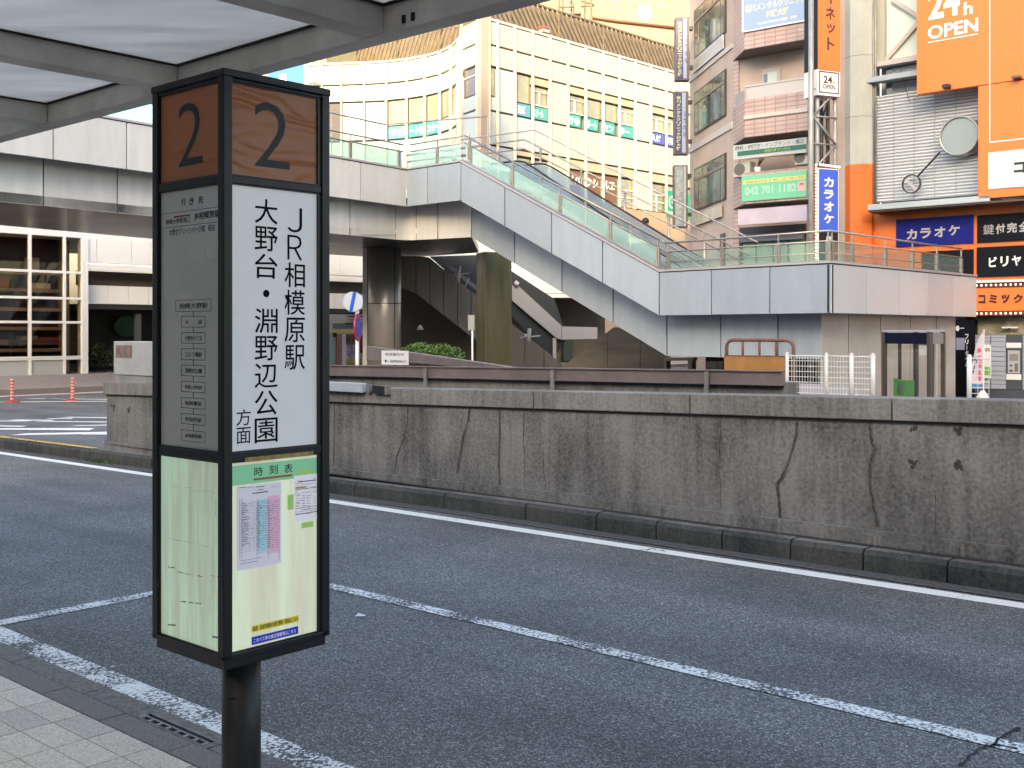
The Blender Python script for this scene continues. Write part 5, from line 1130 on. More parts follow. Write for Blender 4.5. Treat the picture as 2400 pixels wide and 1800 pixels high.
E4 = fr2(1560, 37.5, 1900, 34.5)
for q in (((1556, 872), (1556, 838), (1562, 838), (1562, 872)), ((1562, 846), (1562, 838), (1625, 838), (1625, 845)), ((1612, 872), (1612, 845), (1622, 845), (1622, 872))): EQ(E4, 'frame', q, -.3, 0, mat('beige_steel', (.25, .2, .15)), lw)
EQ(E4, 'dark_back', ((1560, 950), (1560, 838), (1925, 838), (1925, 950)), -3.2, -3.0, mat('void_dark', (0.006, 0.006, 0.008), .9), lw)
EQ(E4, 'back_panel', ((1570, 872), (1570, 851), (1612, 851), (1612, 872)), -2.9, -2.7, M_BR2, lw)
# shrub
x, y = pt(1000, 30)
leafy('shrub', 'bright green spreading shrub behind the brown sloping beam under the walkway', 'shrub', (x, y, pz(838, 30)), (.85, .5, .34), 5200, [(0.07, 0.13, 0.025), (0.10, 0.20, 0.03), (0.035, 0.07, 0.015)], .05, 9)

# ============================================================= TILED BUILDING WITH BALCONIES
M_TILE2 = brick('pink_tiles', (0.50, 0.375, 0.35, 1), (0.45, 0.335, 0.315, 1), (0.31, 0.235, 0.22, 1), .42, .165, .022, .45, .0)
M_TILE3 = mat('tan_wall', (0.44, 0.35, 0.31), .55, var=.15, scale=.6)
M_BAND = mat('stone_band', (0.50, 0.46, 0.44), .5)
M_WDK = mat('window_frame_dark', (0.025, 0.022, 0.02), .4)
M_WGL = mat('window_glass_green', (0.13, 0.17, 0.15), .05, var=.5, scale=.7, spec=1.0, dark=(.04, .05, .05, 1))
tb = thing('tiled_building', 'pink tiled building with wide side windows and chamfered balconies beside the orange shop', 'building', pt(1700, 45) + (0,))
TL = fr2(1617, 49.3, 1718, 43.2); wTL = TL.S(1718)
TC_ = fr2(1718, 43.2, 1744, 41.5); TF = fr2(1744, 41.5, 1893, 39.95); TF2 = fr2(1728, 43.0, 1893, 41.2)
mb = MB(); prism(mb, [TL.P(0, 0)[:2], TL.P(wTL, 0)[:2], TF2.P(.6, 0)[:2], TF2.P(TF2.S(1985), 0)[:2], (14, 52), (9.5, 54)], -.5, 20)
# wall faces
fb('side_wall', TL, (0, wTL, -.5, 20), -.3, 0, mat('tan_tiles', (0.47, 0.365, 0.315), .5, var=.12, scale=.9), tb)
mb = MB(); prism(mb, [TL.P(.1, 0, -.3)[:2], TL.P(wTL, 0, -.3)[:2], TF2.P(.3, 0, -.3)[:2], TF2.P(TF2.S(1985), 0, -.3)[:2], (14, 52), (9.5, 54)], -.5, 20); obj('core_wall', mb, M_TILE3, tb)
fb('front_wall', TF2, (0, TF2.S(1985), -.5, 20), -.25, 0, M_TILE3, tb)
cfr = fr2(1718, 43.2, 1731, 42.9); fb('pier', cfr, (0, cfr.S(1731), -.5, 20), -.3, 0, M_TILE2, tb)
# balconies: parapet front and chamfer, soffit
def balcony(zt, zb, m_):
    mb = MB(); TF.box(mb, 0.02, TF.S(1893), zb, zt, -.15, 0); b_ = obj('balcony_parapet', mb, m_, tb)
    mb = MB(); TC_.box(mb, 0, TC_.S(1744) - .02, zb, zt, -.15, 0); obj('chamfer', mb, m_, b_)
    mb = MB(); prism(mb, [TC_.P(0, 0, -.02)[:2], TF.P(.02, 0, -.02)[:2], TF.P(TF.S(1893), 0, -.02)[:2], TF2.P(TF2.S(1893), 0, -.1)[:2], TF2.P(.2, 0, -.1)[:2]], zb - .02, zb + .12); obj('soffit', mb, mat('balcony_soffit', (0.17, 0.14, 0.13), .7), b_)
    return b_
zf = lambda py: TF.Z(1744, py)
b1 = balcony(zf(-30), zf(116), M_TILE2); b2 = balcony(zf(234), zf(322), M_TILE2); b3 = balcony(zf(405), zf(478), M_TILE2)
mb = MB(); TF.box(mb, 0, TF.S(1893), zf(272), zf(281), .001, .05); obj('band', mb, M_BAND, b2)
# glass railing on the middle balcony
gr_ = fb('balcony_railing', TF, (0, TF.S(1893), zf(234), zf(205)), -.08, -.05, glass('smoked_glass', (0.62, 0.58, 0.58, 1), .12, (0.75, 0.72, 0.72, 1), milk=.35), tb)
fb('rail', TF, (0, TF.S(1893), zf(205), zf(201)), -.1, -.02, M_TRIM, gr_)
mb = MB(); TC_.box(mb, 0, TC_.S(1744), zf(234), zf(205), -.08, -.05); obj('rail_side', mb, MATS['smoked_glass'], gr_)
# small window behind it
wz_ = lambda py: TF2.Z(1808, py)
wf = fb('window', TF2, (TF2.S(1788), TF2.S(1831), wz_(235), wz_(160)), .001, .06, mat('window_surround', (0.38, 0.36, 0.38), .5), tb)
fb('pane', TF2, (TF2.S(1792), TF2.S(1801), wz_(232), wz_(173)), .061, .07, mat('pane_slate', (0.12, 0.16, 0.22), .2), wf); fb('pane', TF2, (TF2.S(1801), TF2.S(1823), wz_(232), wz_(170)), .061, .08, mat('pane_mint', (0.42, 0.52, 0.50), .3), wf)
# side windows
for (yl0, yl1, yr0, yr1) in ((45, 142, -70, 74), (222, 320, 158, 268), (400, 499, 355, 464)):
    a, b = TL.S(1629), TL.S(1703)
    z1, z0 = (TL.Z(1629, yl0) + TL.Z(1703, yr0)) / 2, (TL.Z(1629, yl1) + TL.Z(1703, yr1)) / 2
    wf = fb('window', TL, (a, b, z0, z1), .001, .05, M_WDK, tb)
    zm = z1 - (z1 - z0) * .27; n = 3
    for k, (p, q) in enumerate(((.02, .30), (.30, .62), (.62, .98))):
        L = b - a; fb('pane', TL, (a + L * p + .05, a + L * q - .03, zm + .04, z1 - .07), .051, .06, M_WGL, wf)
    for k, (p, q) in enumerate(((.02, .16), (.16, .48), (.48, .86), (.86, .98))):
        fb('pane', TL, (a + L * p + .05, a + L * q - .03, z0 + .07, zm - .04), .051, .06, M_WGL, wf)
    fb('mullion', TL, (a + L * .02, a + L * .98, zm - .04, zm + .04), .062, .09, mat('mullion_alu', (0.20, 0.18, 0.15), .4), wf)
for za_, zb__ in ((195, 185), (360, 346)):
    fb('band', TL, (0, wTL, TL.Z(1617, za_), TL.Z(1617, zb__)), .001, .06, M_BAND, tb)
def banner(name, lab, fr, rect, m_, txt=None, tm=None, **kw):
    t = thing(name, lab, 'sign', fr.P(rect[0], rect[2], .1)); fb('board', fr, rect, .061, .12, m_, t)
    if txt: mb = MB(); text(mb, fr, txt, rect[0] + .2, rect[1] - .2, rect[2] + (rect[3] - rect[2]) * .25, rect[3] - (rect[3] - rect[2]) * .2, .125, .02); obj('lettering', mb, tm, t)
    return t
L_ = TL
banner('clinic_banner', 'pale lilac banner under the top side window of the tiled building', L_, (L_.S(1630), L_.S(1700), (L_.Z(1630, 178) + L_.Z(1700, 108)) / 2, (L_.Z(1630, 147) + L_.Z(1700, 76)) / 2), mat('lilac_board', (0.52, 0.50, 0.55), .5, var=.1), '相模大野クリニック', mat('faint_yellow', (0.52, 0.50, 0.34), .5))
banner('shop_banner', 'cream banner with an orange corner under the lowest side window of the tiled building', L_, (L_.S(1624), L_.S(1696), (L_.Z(1624, 537) + L_.Z(1696, 503)) / 2, (L_.Z(1624, 505) + L_.Z(1696, 482)) / 2), mat('cream_board', (0.50, 0.47, 0.38), .5, var=.2, scale=1.2))
# big light blue clinic sign, white dental sign, green and lilac boards
def board(nm, lab, pa, pb, yt, yb, m_, d=.05):
    t = thing(nm, lab, 'sign', TF.P(TF.S(pa), zf(yb), d)); t['_'] = 0; del t['_']
    return t, fb('board', TF, (TF.S(pa), TF.S(pb), zf(yb), zf(yt)), d - .045, d, m_, t)
M_LY = mat('pale_yellow', (0.62, 0.62, 0.40), .5)
t, o = board('clinic_sign', 'large light blue clinic sign with pale yellow lettering at the top of the tiled building', 1744, 1892, -40, 74, mat('light_blue_board', (0.26, 0.36, 0.58), .4))
mb = MB(); text(mb, TF, '横川メンタルクリニック', TF.S(1748), TF.S(1889), zf(33), zf(14), .055, .02)
text(mb, TF, '相模大野', TF.S(1797), TF.S(1850), zf(53), zf(37), .055, .03); obj('lettering', mb, M_LY, t)
mb = MB(); text(mb, TF, 'TEL.042-745-0419 相談・予約', TF.S(1776), TF.S(1868), zf(66), zf(59), .055, .01); text(mb, TF, '心療内科・精神科', TF.S(1770), TF.S(1870), zf(8), zf(0), .055, .01); obj('lettering', mb, M_WTXT, t)
fb('frame', TF, (TF.S(1741), TF.S(1744.2), zf(74), zf(-40)), 0, .08, M_WTXT, t); fb('frame', TF, (TF.S(1744), TF.S(1892), zf(77), zf(74)), 0, .08, M_WTXT, t)
t, o = board('dental_sign', 'white dental clinic sign with a dark green stripe under the second balcony', 1722, 1893, 340, 371, mat('dental_board', (0.42, 0.46, 0.47), .5), .12)
mb = MB(); text(mb, TF, '歯科・歯周病・インプラント・矯正', TF.S(1727), TF.S(1888), zf(353), zf(342), .125, .025); obj('lettering', mb, mat('sign_slate', (0.10, 0.15, 0.18), .5), t)
fb('green_stripe', TF, (TF.S(1732), TF.S(1893), zf(366), zf(355)), .121, .13, mat('dental_green', (0.02, 0.12, 0.09), .5), t)
mb = MB(); text(mb, TF, '相模大野デンタル', TF.S(1795), TF.S(1856), zf(364), zf(357), .135, .02); obj('lettering', mb, mat('lime', (0.25, 0.38, 0.10), .5), t)
fb('edge', TF, (TF.S(1723), TF.S(1893), zf(374), zf(371.5)), .0, .16, M_TRIM, t)
t, o = board('green_banner', 'mint green banner with yellow labels on the lower balcony of the tiled building', 1740, 1892, 413, 473, mat('mint_board', (0.16, 0.50, 0.32), .5), .06)
for pa, pb in ((1744, 1805), (1808, 1890)): fb('yellow_label', TF, (TF.S(pa), TF.S(pb), zf(433), zf(424)), .061, .07, mat('label_lime', (0.55, 0.58, 0.22), .5), t)
mb = MB(); text(mb, TF, '初診受付中', TF.S(1750), TF.S(1800), zf(431), zf(426), .073, .02); obj('lettering', mb, mat('olive', (0.35, 0.25, 0.05), .5), t); mb = MB(); text(mb, TF, '矯正・口腔外科・予防', TF.S(1813), TF.S(1886), zf(431), zf(426), .073, .02); obj('lettering', mb, mat('olive', (0.35, 0.25, 0.05), .5), t)
mb = MB(); text(mb, TF, '042 701 1182', TF.S(1748), TF.S(1868), zf(459), zf(440), .066, .03); obj('lettering', mb, mat('mint_light', (0.36, 0.62, 0.50), .5), t)
fb('pink_patch', TF, (TF.S(1871), TF.S(1890), zf(460), zf(437)), .061, .07, mat('patch_pink', (0.60, 0.42, 0.40), .5), t); fb('red_mark', TF, (TF.S(1876), TF.S(1886), zf(446), zf(441)), .071, .078, mat('patch_red', (0.45, 0.15, 0.13), .5), t)
t, o = board('lilac_sign', 'wide blank lilac and white sign board below the mint green banner', 1731, 1892, 491, 527, mat('lilac_white', (0.50, 0.44, 0.54), .5, var=.15, scale=1.0), .05)
# shaded ground storey of that building
fb('shop_opening', TF2, (TF2.S(1735), TF2.S(1890), .5, TF2.Z(1800, 530)), .001, .08, mat('opening_dark', (0.035, 0.033, 0.04), .4), tb)
wf = fb('shop_window', TF2, (TF2.S(1745), TF2.S(1888), 1.0, TF2.Z(1800, 566)), .081, .12, mat('shop_mint', (0.25, 0.36, 0.30), .15, spec=.9, var=.2, scale=.7), tb)
for px in (1775, 1815, 1850): fb('mullion', TF2, (TF2.S(px), TF2.S(px + 2), 1, TF2.Z(1800, 566)), .121, .15, M_WDK, wf)
fb('awning_band', TF2, (TF2.S(1740), TF2.S(1888), TF2.Z(1800, 566), TF2.Z(1800, 548)), .09, .3, mat('band_slate', (0.13, 0.14, 0.18), .5), tb)
fb('side_opening', TL, (TL.S(1690), TL.S(1700), 1, TL.Z(1695, 548)), .001, .05, M_WDK, tb)
# air conditioners on the balcony
def aircon(pa, pb, ya, yb, lab):
    t = thing('air_conditioner', lab, 'air conditioner', TF.P(TF.S(pa), zf(yb), -.4), 'air conditioner units on the balcony'); r_ = (TF.S(pa), TF.S(pb), zf(yb), zf(ya))
    fb('casing', TF, r_, -.45, -.02, mat('aircon_case', (0.40, 0.40, 0.36), .5), t)
    mb = MB(); cx = r_[0] + (r_[1] - r_[0]) * .38; cz_ = (r_[2] + r_[3]) / 2; rr = (r_[3] - r_[2]) * .42; n = 20
    mb.add([TF.P(cx + rr * math.cos(6.283 * k / n), cz_ + rr * math.sin(6.283 * k / n), -.012) for k in range(n)], [tuple(range(n))]); g_ = obj('fan_grille', mb, mat('aircon_fan', (0.10, 0.10, 0.10), .6), t)
aircon(1718, 1757, 379, 413, 'left air conditioner unit on the balcony above the mint banner'); aircon(1862, 1892, 366, 398, 'right air conditioner unit on the balcony next to the steel pole')
pp = thing('potted_plant', 'small spindly plant in a white pot on the balcony between the air conditioners', 'plant', TF.P(TF.S(1770), zf(405), -.2))
mb = MB(); p = TF.P(TF.S(1770), zf(407), -.2); tube(mb, [p, (p[0], p[1], p[2] + .22)], [.10, .13], 12); obj('pot', mb, M_WTXT, pp, smooth=True)
for k in range(7):
    mb = MB(); tube(mb, [(p[0], p[1], p[2] + .2), (p[0] + random.uniform(-.25, .25), p[1], p[2] + random.uniform(.45, .75))], .018, 5); obj('stem', mb, mat('stem_brown', (0.10, 0.08, 0.04), .7), pp)
# vertical projecting signs
def vsign(pa, pb, pc, yt, yb, ma, mb_, s1, s2, c1, c2, lab):
    Y = 47.5; g = fr2(pa, Y, pc, Y); t = thing('projecting_sign', lab, 'sign', g.P(0, pz(yb, Y), 0), 'vertical projecting signs on the corner of the tiled building')
    z0, z1 = pz(yb, Y), pz(yt, Y)
    fb('casing', g, (0, g.S(pc), z0, z1), -.5, 0, mat('sign_casing', (0.09, 0.08, 0.10), .5), t)
    fb('left_face', g, (.03, g.S(pb) - .01, z0 + .06, z1 - .06), .001, .02, ma, t); fb('right_face', g, (g.S(pb) + .01, g.S(pb) + (g.S(pc) - g.S(pb)) * .55, z0 + .06, z1 - .06), .001, .02, mb_, t)
    mb = MB(); vtext(mb, g, s1, g.S(pb) * .25, g.S(pb) * .82, z0 + .15, z1 - .2, .025, .03, .12); obj('lettering', mb, c1, t)
    mb = MB(); a = g.S(pb) + .06; vtext(mb, g, s2, a, a + (g.S(pc) - g.S(pb)) * .35, z0 + (z1 - z0) * .25, z0 + (z1 - z0) * .7, .025, .02, .25); obj('lettering', mb, c2, t)
    for zz2 in (z0 + .5, z1 - .5): fb('bracket', g, (g.S(pc), g.S(pc) + .18, zz2, zz2 + .15), -.4, -.1, M_WDK, t)
NV = mat('navy_face', (0.025, 0.03, 0.16), .4); LB2 = mat('powder_blue', (0.28, 0.36, 0.55), .4)
YT = mat('yellow_text', (0.45, 0.48, 0.18), .5); DT = mat('navy_text', (0.05, 0.07, 0.25), .5)
vsign(1584, 1601, 1616, 40, 187, NV, LB2, '横川メンタルクリニック相模大野', '心療内科', YT, DT, 'uppermost navy and pale blue vertical clinic sign on the corner of the tiled building')
vsign(1581, 1598, 1614, 214, 361, NV, LB2, '横川メンタルクリニック相模大野', '心療内科', YT, DT, 'second navy and pale blue vertical clinic sign, the one in the middle')
SL = mat('grey_green_face', (0.24, 0.30, 0.34), .4, var=.25, scale=3); SL2 = mat('pale_green_face', (0.35, 0.40, 0.40), .4)
vsign(1580, 1602, 1612, 387, 533, SL, SL2, '相模大野歯科医院', '4階', SL2, SL, 'grey green vertical sign, lowest on the corner of the tiled building')

# ============================================================= LATTICE SIGN TOWER
tw = thing('sign_tower', 'steel lattice sign tower with an orange sign on top and a blue sign below', 'sign tower', pt(1930, 37) + (0,))
TW = fr2(1912, 36.6, 1965, 36.95); A = TW.S; zt_ = lambda py: TW.Z(1935, py)
M_GALV = mat('galvanised', (0.33, 0.34, 0.34), .45, .4, var=.2)
for px, d in ((1901, .16), (1916, -.1), (1925, -.9), (1940, -.9), (1957, -.1), (1911, -.9)):
    mb = MB(); tube(mb, [TW.P(TW.S(px, d), -.5, d), TW.P(TW.S(px, d), 15, d)], .07 if px != 1901 else .09, 8); obj('leg', mb, M_GALV if d > -.5 else M_WDK, tw, smooth=True)
for k in range(9):
    z0, z1 = zt_(232) - k * .9 + .3, zt_(232) - (k + 1) * .9 + .3
    for (p, q, d) in (((1914, 1955, .0), 0, .0)[0:1] + ((0, 0, 0),))[:0]: pass
    mb = MB(); a_, b_ = (A(1905), A(1958)) if k % 2 else (A(1958), A(1905)); tube(mb, [TW.P(a_, z0, .02), TW.P(b_, z1, .02)], .035, 6); obj('brace', mb, M_GALV, tw, smooth=True)
    mb = MB(); tube(mb, [TW.P(A(1900), z0, .0), TW.P(A(1962), z0, .0)], .03, 6); obj('brace', mb, M_GALV, tw, smooth=True)
    mb = MB(); tube(mb, [TW.P(TW.S(1925 if k % 2 else 1943, -.8), z0, -.8), TW.P(TW.S(1943 if k % 2 else 1925, -.8), z1, -.8)], .03, 6); obj('brace', mb, M_WDK, tw, smooth=True)
M_OR = mat('sign_orange', (0.85, 0.20, 0.035), .4)
ts = fb('orange_sign', TW, (A(1911.5), A(1963.5), zt_(166), 14), -.6, .10, mat('tower_black', (0.016, 0.015, 0.018), .5, spec=.2), tw)
fb('orange_face', TW, (A(1912), A(1963), zt_(166), 14), .101, .14, M_OR, ts)
def VC(mb, ch, pa, pb, ya, yb, bold=.03): text(mb, TW, ch, A(pa), A(pb), zt_(yb), zt_(ya), .145, bold)
mb = MB(); TW.box(mb, A(1939), A(1943), zt_(11), zt_(-14), .141, .146); VC(mb, 'ネ', 1928, 1951, 19, 48); VC(mb, 'ッ', 1931, 1951, 58, 80); VC(mb, 'ト', 1932, 1949, 90, 120); VC(mb, 'タ', 1928, 1951, -45, -20); obj('lettering', mb, mat('tower_text', (0.07, 0.02, 0.03), .5), ts)
ws = fb('open_sign', TW, (A(1911), A(1964), zt_(226), zt_(166)), -.6, .11, M_WTXT, tw)
mb = MB(); a0, a1, z0, z1 = A(1915), A(1960.5), zt_(220), zt_(170)
for q in ((a0, a1, z1 - .03, z1), (a0, a1, z0, z0 + .03), (a0, a0 + .03, z0, z1), (a1 - .03, a1, z0, z1)): TW.box(mb, *q, .111, .12)
text(mb, TW, '24', A(1925), A(1945), zt_(197), zt_(180), .12, .02); text(mb, TW, 'h', A(1947), A(1951), zt_(197), zt_(190), .12); text(mb, TW, 'OPEN', A(1923), A(1952), zt_(210), zt_(200), .12, .01)
obj('lettering', mb, M_INK, ws)
bsn = fb('blue_sign', TW, (A(1903), A(1962), zt_(640), zt_(386)), -.12, .10, mat('bulb_frame', (0.10, 0.02, 0.015), .5), tw)
fb('white_edge', TW, (A(1911), A(1960), zt_(640), zt_(396)), .101, .13, M_WTXT, bsn)
fb('blue_face', TW, (A(1913.5), A(1957.5), zt_(545), zt_(398.5)), .131, .15, mat('sign_blue', (0.03, 0.10, 0.62), .35), bsn)
fb('black_face', TW, (A(1913.5), A(1957.5), zt_(640), zt_(545)), .131, .148, mat('tower_black', (.03, .03, .03)), bsn)
mb = MB()
for ch, ya, yb in (('カ', 417, 440), ('ラ', 446, 468), ('オ', 474, 497), ('ケ', 503, 525)): text(mb, TW, ch, A(1924), A(1947), zt_(yb), zt_(ya), .155, .04)
text(mb, TW, 'B', A(1930), A(1945), zt_(566), zt_(555), .155, .05); text(mb, TW, '1', A(1938), A(1943), zt_(612), zt_(572), .155, .05)
obj('lettering', mb, M_WTXT, bsn)
M_BULB = mat('bulb', (0.9, 0.75, 0.6), .4, emit=(1, .72, .5, 1), estr=.35)
def bulbs(fr, pts, r, par):
    proto = None
    for (a, z, d) in pts:
        if proto is None:
            mb = MB(); v = []; f = []; n = 6
            for i in range(4):
                th = math.pi * i / 3
                for j in range(n): v.append((r * math.sin(th) * math.cos(6.283 * j / n), r * math.sin(th) * math.sin(6.283 * j / n), r * math.cos(th)))
            for i in range(3):
                for j in range(n): f.append((i * n + j, i * n + (j + 1) % n, (i + 1) * n + (j + 1) % n, (i + 1) * n + j))
            mb.add(v, f); proto = obj('bulb', mb, M_BULB, par, smooth=True); o = proto
        else: o = proto.copy(); C.objects.link(o)
        o.location = fr.P(a, z, d)
bulbs(TW, [(A(1907), zt_(390 + k * 8.0), .13) for k in range(29)] + [(A(1911 + k * 6.2), zt_(388 + k * .4), .13) for k in range(1, 9)], .048, bsn)
mb = MB(); tube(mb, [TW.P(A(1962), zt_(396), -.3), TW.P(A(1975), zt_(400), -.5), TW.P(A(1980), zt_(450), -.5), TW.P(A(1972), zt_(478), -.4), TW.P(A(1962), zt_(481), -.3)], .022, 6); obj('cable', mb, mat('cable_orange', (0.5, 0.25, 0.15), .5), tw, smooth=True)

# ============================================================= ORANGE SHOP BUILDING
ob = thing('orange_building', 'orange and grey amusement building with corrugated metal wall and large signs at the right', 'building', pt(2200, 39) + (0,))
xO, yO = uv(0, 38.5); OB = Fr(xO, yO, ang=131.7); S_ = lambda px, d=0: OB.S(px, d); Zo = lambda px, py, d=0: OB.Z(px, py, d)
M_COLU = mat('column_grey', (0.44, 0.455, 0.43), .6, var=.12, scale=.8, bump=.05)
M_ORW = mat('orange_paint', (0.72, 0.17, 0.03), .5, var=.12, scale=.8)
c0, c1 = S_(1966), S_(2049); zc = Zo(2010, 390)
def colfacet(z0, z1, m_, nm):
    mb = MB(); pl = [OB.P(c0, 0, -.5)[:2], OB.P(c0 + .1, 0, .15)[:2], OB.P(S_(2008), 0, .55)[:2], OB.P(c1 - .25, 0, .5)[:2], OB.P(c1, 0, .2)[:2], OB.P(c1, 0, -.5)[:2]]; prism(mb, pl, z0, z1); return obj(nm, mb, m_, ob)
colfacet(-.5, zc, M_ORW, 'column_base'); colfacet(zc + .005, 16, M_COLU, 'column_shaft')
for py in (139, 280):
    mb = MB(); pl = [OB.P(c0 - .004, 0, -.5)[:2], OB.P(c0 + .095, 0, .154)[:2], OB.P(S_(2008), 0, .555)[:2], OB.P(c1 - .25, 0, .505)[:2], OB.P(c1 + .004, 0, .204)[:2], OB.P(c1 + .004, 0, -.5)[:2]]; z = Zo(2010, py); prism(mb, pl, z, z + .025); obj('column_joint', mb, mat('joint_grey', (0.22, 0.22, 0.21), .7), ob)
# body
fb('body_wall', OB, (c1, S_(2400) + 8, -.5, 16), -12, -.6, M_COLU, ob)
a0, a1 = S_(2049), S_(2292)
zb_c, zt_c = Zo(2049, 476), Zo(2049, 226)
mb = MB(); n = 34; v = []; f = []; zs_ = []
for k in range(n):
    z = zb_c + (zt_c - zb_c) * k / n; hh = (zt_c - zb_c) / n; zs_ += [(z, -.05), (z + hh * .45, .0), (z + hh * .8, .0), (z + hh * .92, -.05)]
zs_.append((zt_c, -.05))
for z, d in zs_: v += [OB.P(a0, z, d), OB.P(a1, z, d)]
for i in range(len(zs_) - 1): f.append((2 * i, 2 * i + 1, 2 * i + 3, 2 * i + 2))
mb.add(v, f); obj('corrugated_cladding', mb, mat('corrugated_metal', (0.52, 0.56, 0.61), .4, .1), ob, kind='stuff')
# window strip and sunshade above the corrugated wall
fb('window_strip', OB, (a0 + .3, S_(2160), zt_c, Zo(2049, 158)), -.5, -.35, mat('strip_window', (0.05, 0.06, 0.08), .1, spec=1.0), ob)
for pa, pb, m_ in ((2083, 2147, (0.22, 0.25, 0.30)), ): 
    fb('window_panel', OB, (S_(pa), S_(pb), zt_c + .05, zt_c + .45), -.349, -.3, mat('panel_blue_grey', m_, .4), ob); fb('window_panel', OB, (S_(pa), S_(pb), Zo(2049, 182), Zo(2049, 162)), -.349, -.3, MATS['panel_blue_grey'], ob)
fb('sunshade', OB, (S_(2038), S_(2160), Zo(2049, 197), Zo(2049, 185)), -.1, .35, mat('shade_grey', (0.36, 0.42, 0.47), .4), ob)
fb('head_beam', OB, (a0, S_(2160), Zo(2049, 158), Zo(2049, 146)), -.4, .05, M_BAND, ob)
fb('glazed_panel', OB, (S_(2070), S_(2160), Zo(2049, 146), 16), -.4, -.3, mat('milk_glass', (0.62, 0.70, 0.66), .4), ob)
fb('frame_post', OB, (S_(2049), S_(2070), Zo(2049, 146), 16), -.4, -.1, mat('frame_olive', (0.42, 0.42, 0.36), .5), ob)
mb = MB(); OB.bar(mb, (S_(2070), Zo(2070, 140)), (S_(2160), Zo(2160, 35)), .14, -.28, -.15); OB.bar(mb, (S_(2085), Zo(2085, -5)), (S_(2150), Zo(2150, 38)), .14, -.28, -.14); obj('brace', mb, M_BAND, ob)
# eave
ev0, ev1 = S_(2034, 1.0), S_(2400) + 6
fb('eave', OB, (ev0, S_(2320, 1), Zo(2034, 493, 1.0) + .0, Zo(2034, 480, 1.0)), -.3, 1.0, mat('eave_metal', (0.40, 0.46, 0.50), .35, .3), ob)
fb('eave_soffit', OB, (ev0, ev1, Zo(2034, 493, 1) - .06, Zo(2034, 493, 1) - .005), -.3, .95, mat('soffit_brown', (0.10, 0.07, 0.055), .6), ob)
# upper big orange signs
def plate(nm, pa, pb, zb, zt, d0, d1, m_, par): return fb(nm, OB, (S_(pa, d1) if pa < 2500 else pa, S_(pb, d1) if pb < 2500 else pb, zb, zt), d0, d1, m_, par)
D1 = 1.0
bo = thing('big_orange_sign', 'huge orange sign with white 24h OPEN lettering at the top right corner', 'sign', OB.P(S_(2250), 9, 1)); E_ = S_(2400, D1) + 5
zsb = OB.Z(2149, 221, D1)
fb('board', OB, (S_(2149, D1), E_, zsb, 16), D1 - .3, D1, M_OR, bo)
zl2 = OB.Z(2293, 466, D1)
fb('lower_board', OB, (S_(2293, D1), E_, zl2, zsb - .03), D1 - .3, D1, M_OR, bo)
zo = lambda px, py: OB.Z(px, py, D1)
so_ = lambda px: OB.S(px, D1)
mb = MB(); zz1 = zo(2320, 335)
OB.box(mb, so_(2318.5), so_(2321), zz1, 16, D1 + .001, D1 + .01); OB.box(mb, so_(2321), E_, zz1, zz1 + .04, D1 + .001, D1 + .01)
text(mb, OB, '24', so_(2176), so_(2250), zo(2176, 48), zo(2176, -22), D1 + .012, .03); text(mb, OB, 'h', so_(2259), so_(2280), zo(2259, 36), zo(2259, 6), D1 + .012, .03)
text(mb, OB, 'OPEN', so_(2174.6), so_(2293), zo(2175, 94), zo(2175, 62), D1 + .012, .03)
z_ = zo(2175, 101); OB.box(mb, so_(2175), so_(2291), z_, z_ + .035, D1 + .001, D1 + .01)
obj('lettering', mb, M_WTXT, bo)
fb('lamp_bracket', OB, (so_(2214), so_(2229), zo(2220, 208), zo(2220, 200)), D1, D1 + .25, M_INK, bo); fb('lamp_bracket', OB, (so_(2377), so_(2396), zo(2385, 186), zo(2385, 180)), D1, D1 + .3, M_MESHM, bo)
wsn = fb('white_plate', OB, (so_(2317), E_, zo(2317, 444), zo(2317, 358)), D1 + .001, D1 + .03, mat('white_plate', (0.62, 0.68, 0.72), .4), bo)
mb = MB(); text(mb, OB, 'コ', so_(2377), so_(2404), zo(2377, 407), zo(2377, 381), D1 + .035, .05); text(mb, OB, 'ミ', so_(2414), so_(2436), zo(2377, 407), zo(2377, 381), D1 + .035, .05); obj('lettering', mb, M_INK, bo)
# conduits, joints and fittings on the orange building
for px in (2049.5, 2054):
    mb = MB(); tube(mb, [OB.P(S_(px), zb_c - .1, .06), OB.P(S_(px), 15.8, .06)], .035, 6); obj('conduit', mb, M_GALV, ob, smooth=True)
mb = MB(); tube(mb, [OB.P(S_(2110), zt_c + .9, .05), OB.P(S_(2135), zt_c - .4, .12), OB.P(S_(2170), zt_c - .1, .06)], .014, 5); obj('cable', mb, M_INK, ob)
for k in range(1, 5):
    fb('cladding_joint', OB, (a0 + (a1 - a0) * k / 5 - .012, a0 + (a1 - a0) * k / 5 + .012, zb_c, zt_c), .001, .008, M_GALV, ob)
# round vent and its small ring
rv = thing('round_vent', 'large round metal drum fixed on the corrugated wall', 'vent', OB.P(S_(2245), Zo(2245, 320), .3))
cvx, cvz = S_(2247, .55), OB.Z(2247, 318, .55); mb = MB(); n = 36; rr = .66
def disc(cx, cz_, r, d): return [OB.P(cx + r * math.cos(6.283 * k / n), cz_ + r * math.sin(6.283 * k / n), d) for k in range(n)]
v = disc(cvx, cvz, rr, -.05) + disc(cvx, cvz, rr, .55) + disc(cvx, cvz, rr * .94, .55) + disc(cvx, cvz, rr * .94, .48)
mb.add(v, [(k + q * n, (k + 1) % n + q * n, (k + 1) % n + (q + 1) * n, k + (q + 1) * n) for q in range(3) for k in range(n)]); obj('drum', mb, mat('drum_steel', (0.45, 0.44, 0.42), .3, .6), rv, smooth=True)
mb = MB(); mb.add(disc(cvx, cvz, rr * .94, .482), [tuple(range(n))]); obj('face', mb, mat('drum_face', (0.24, 0.29, 0.31), .3, .2), rv)
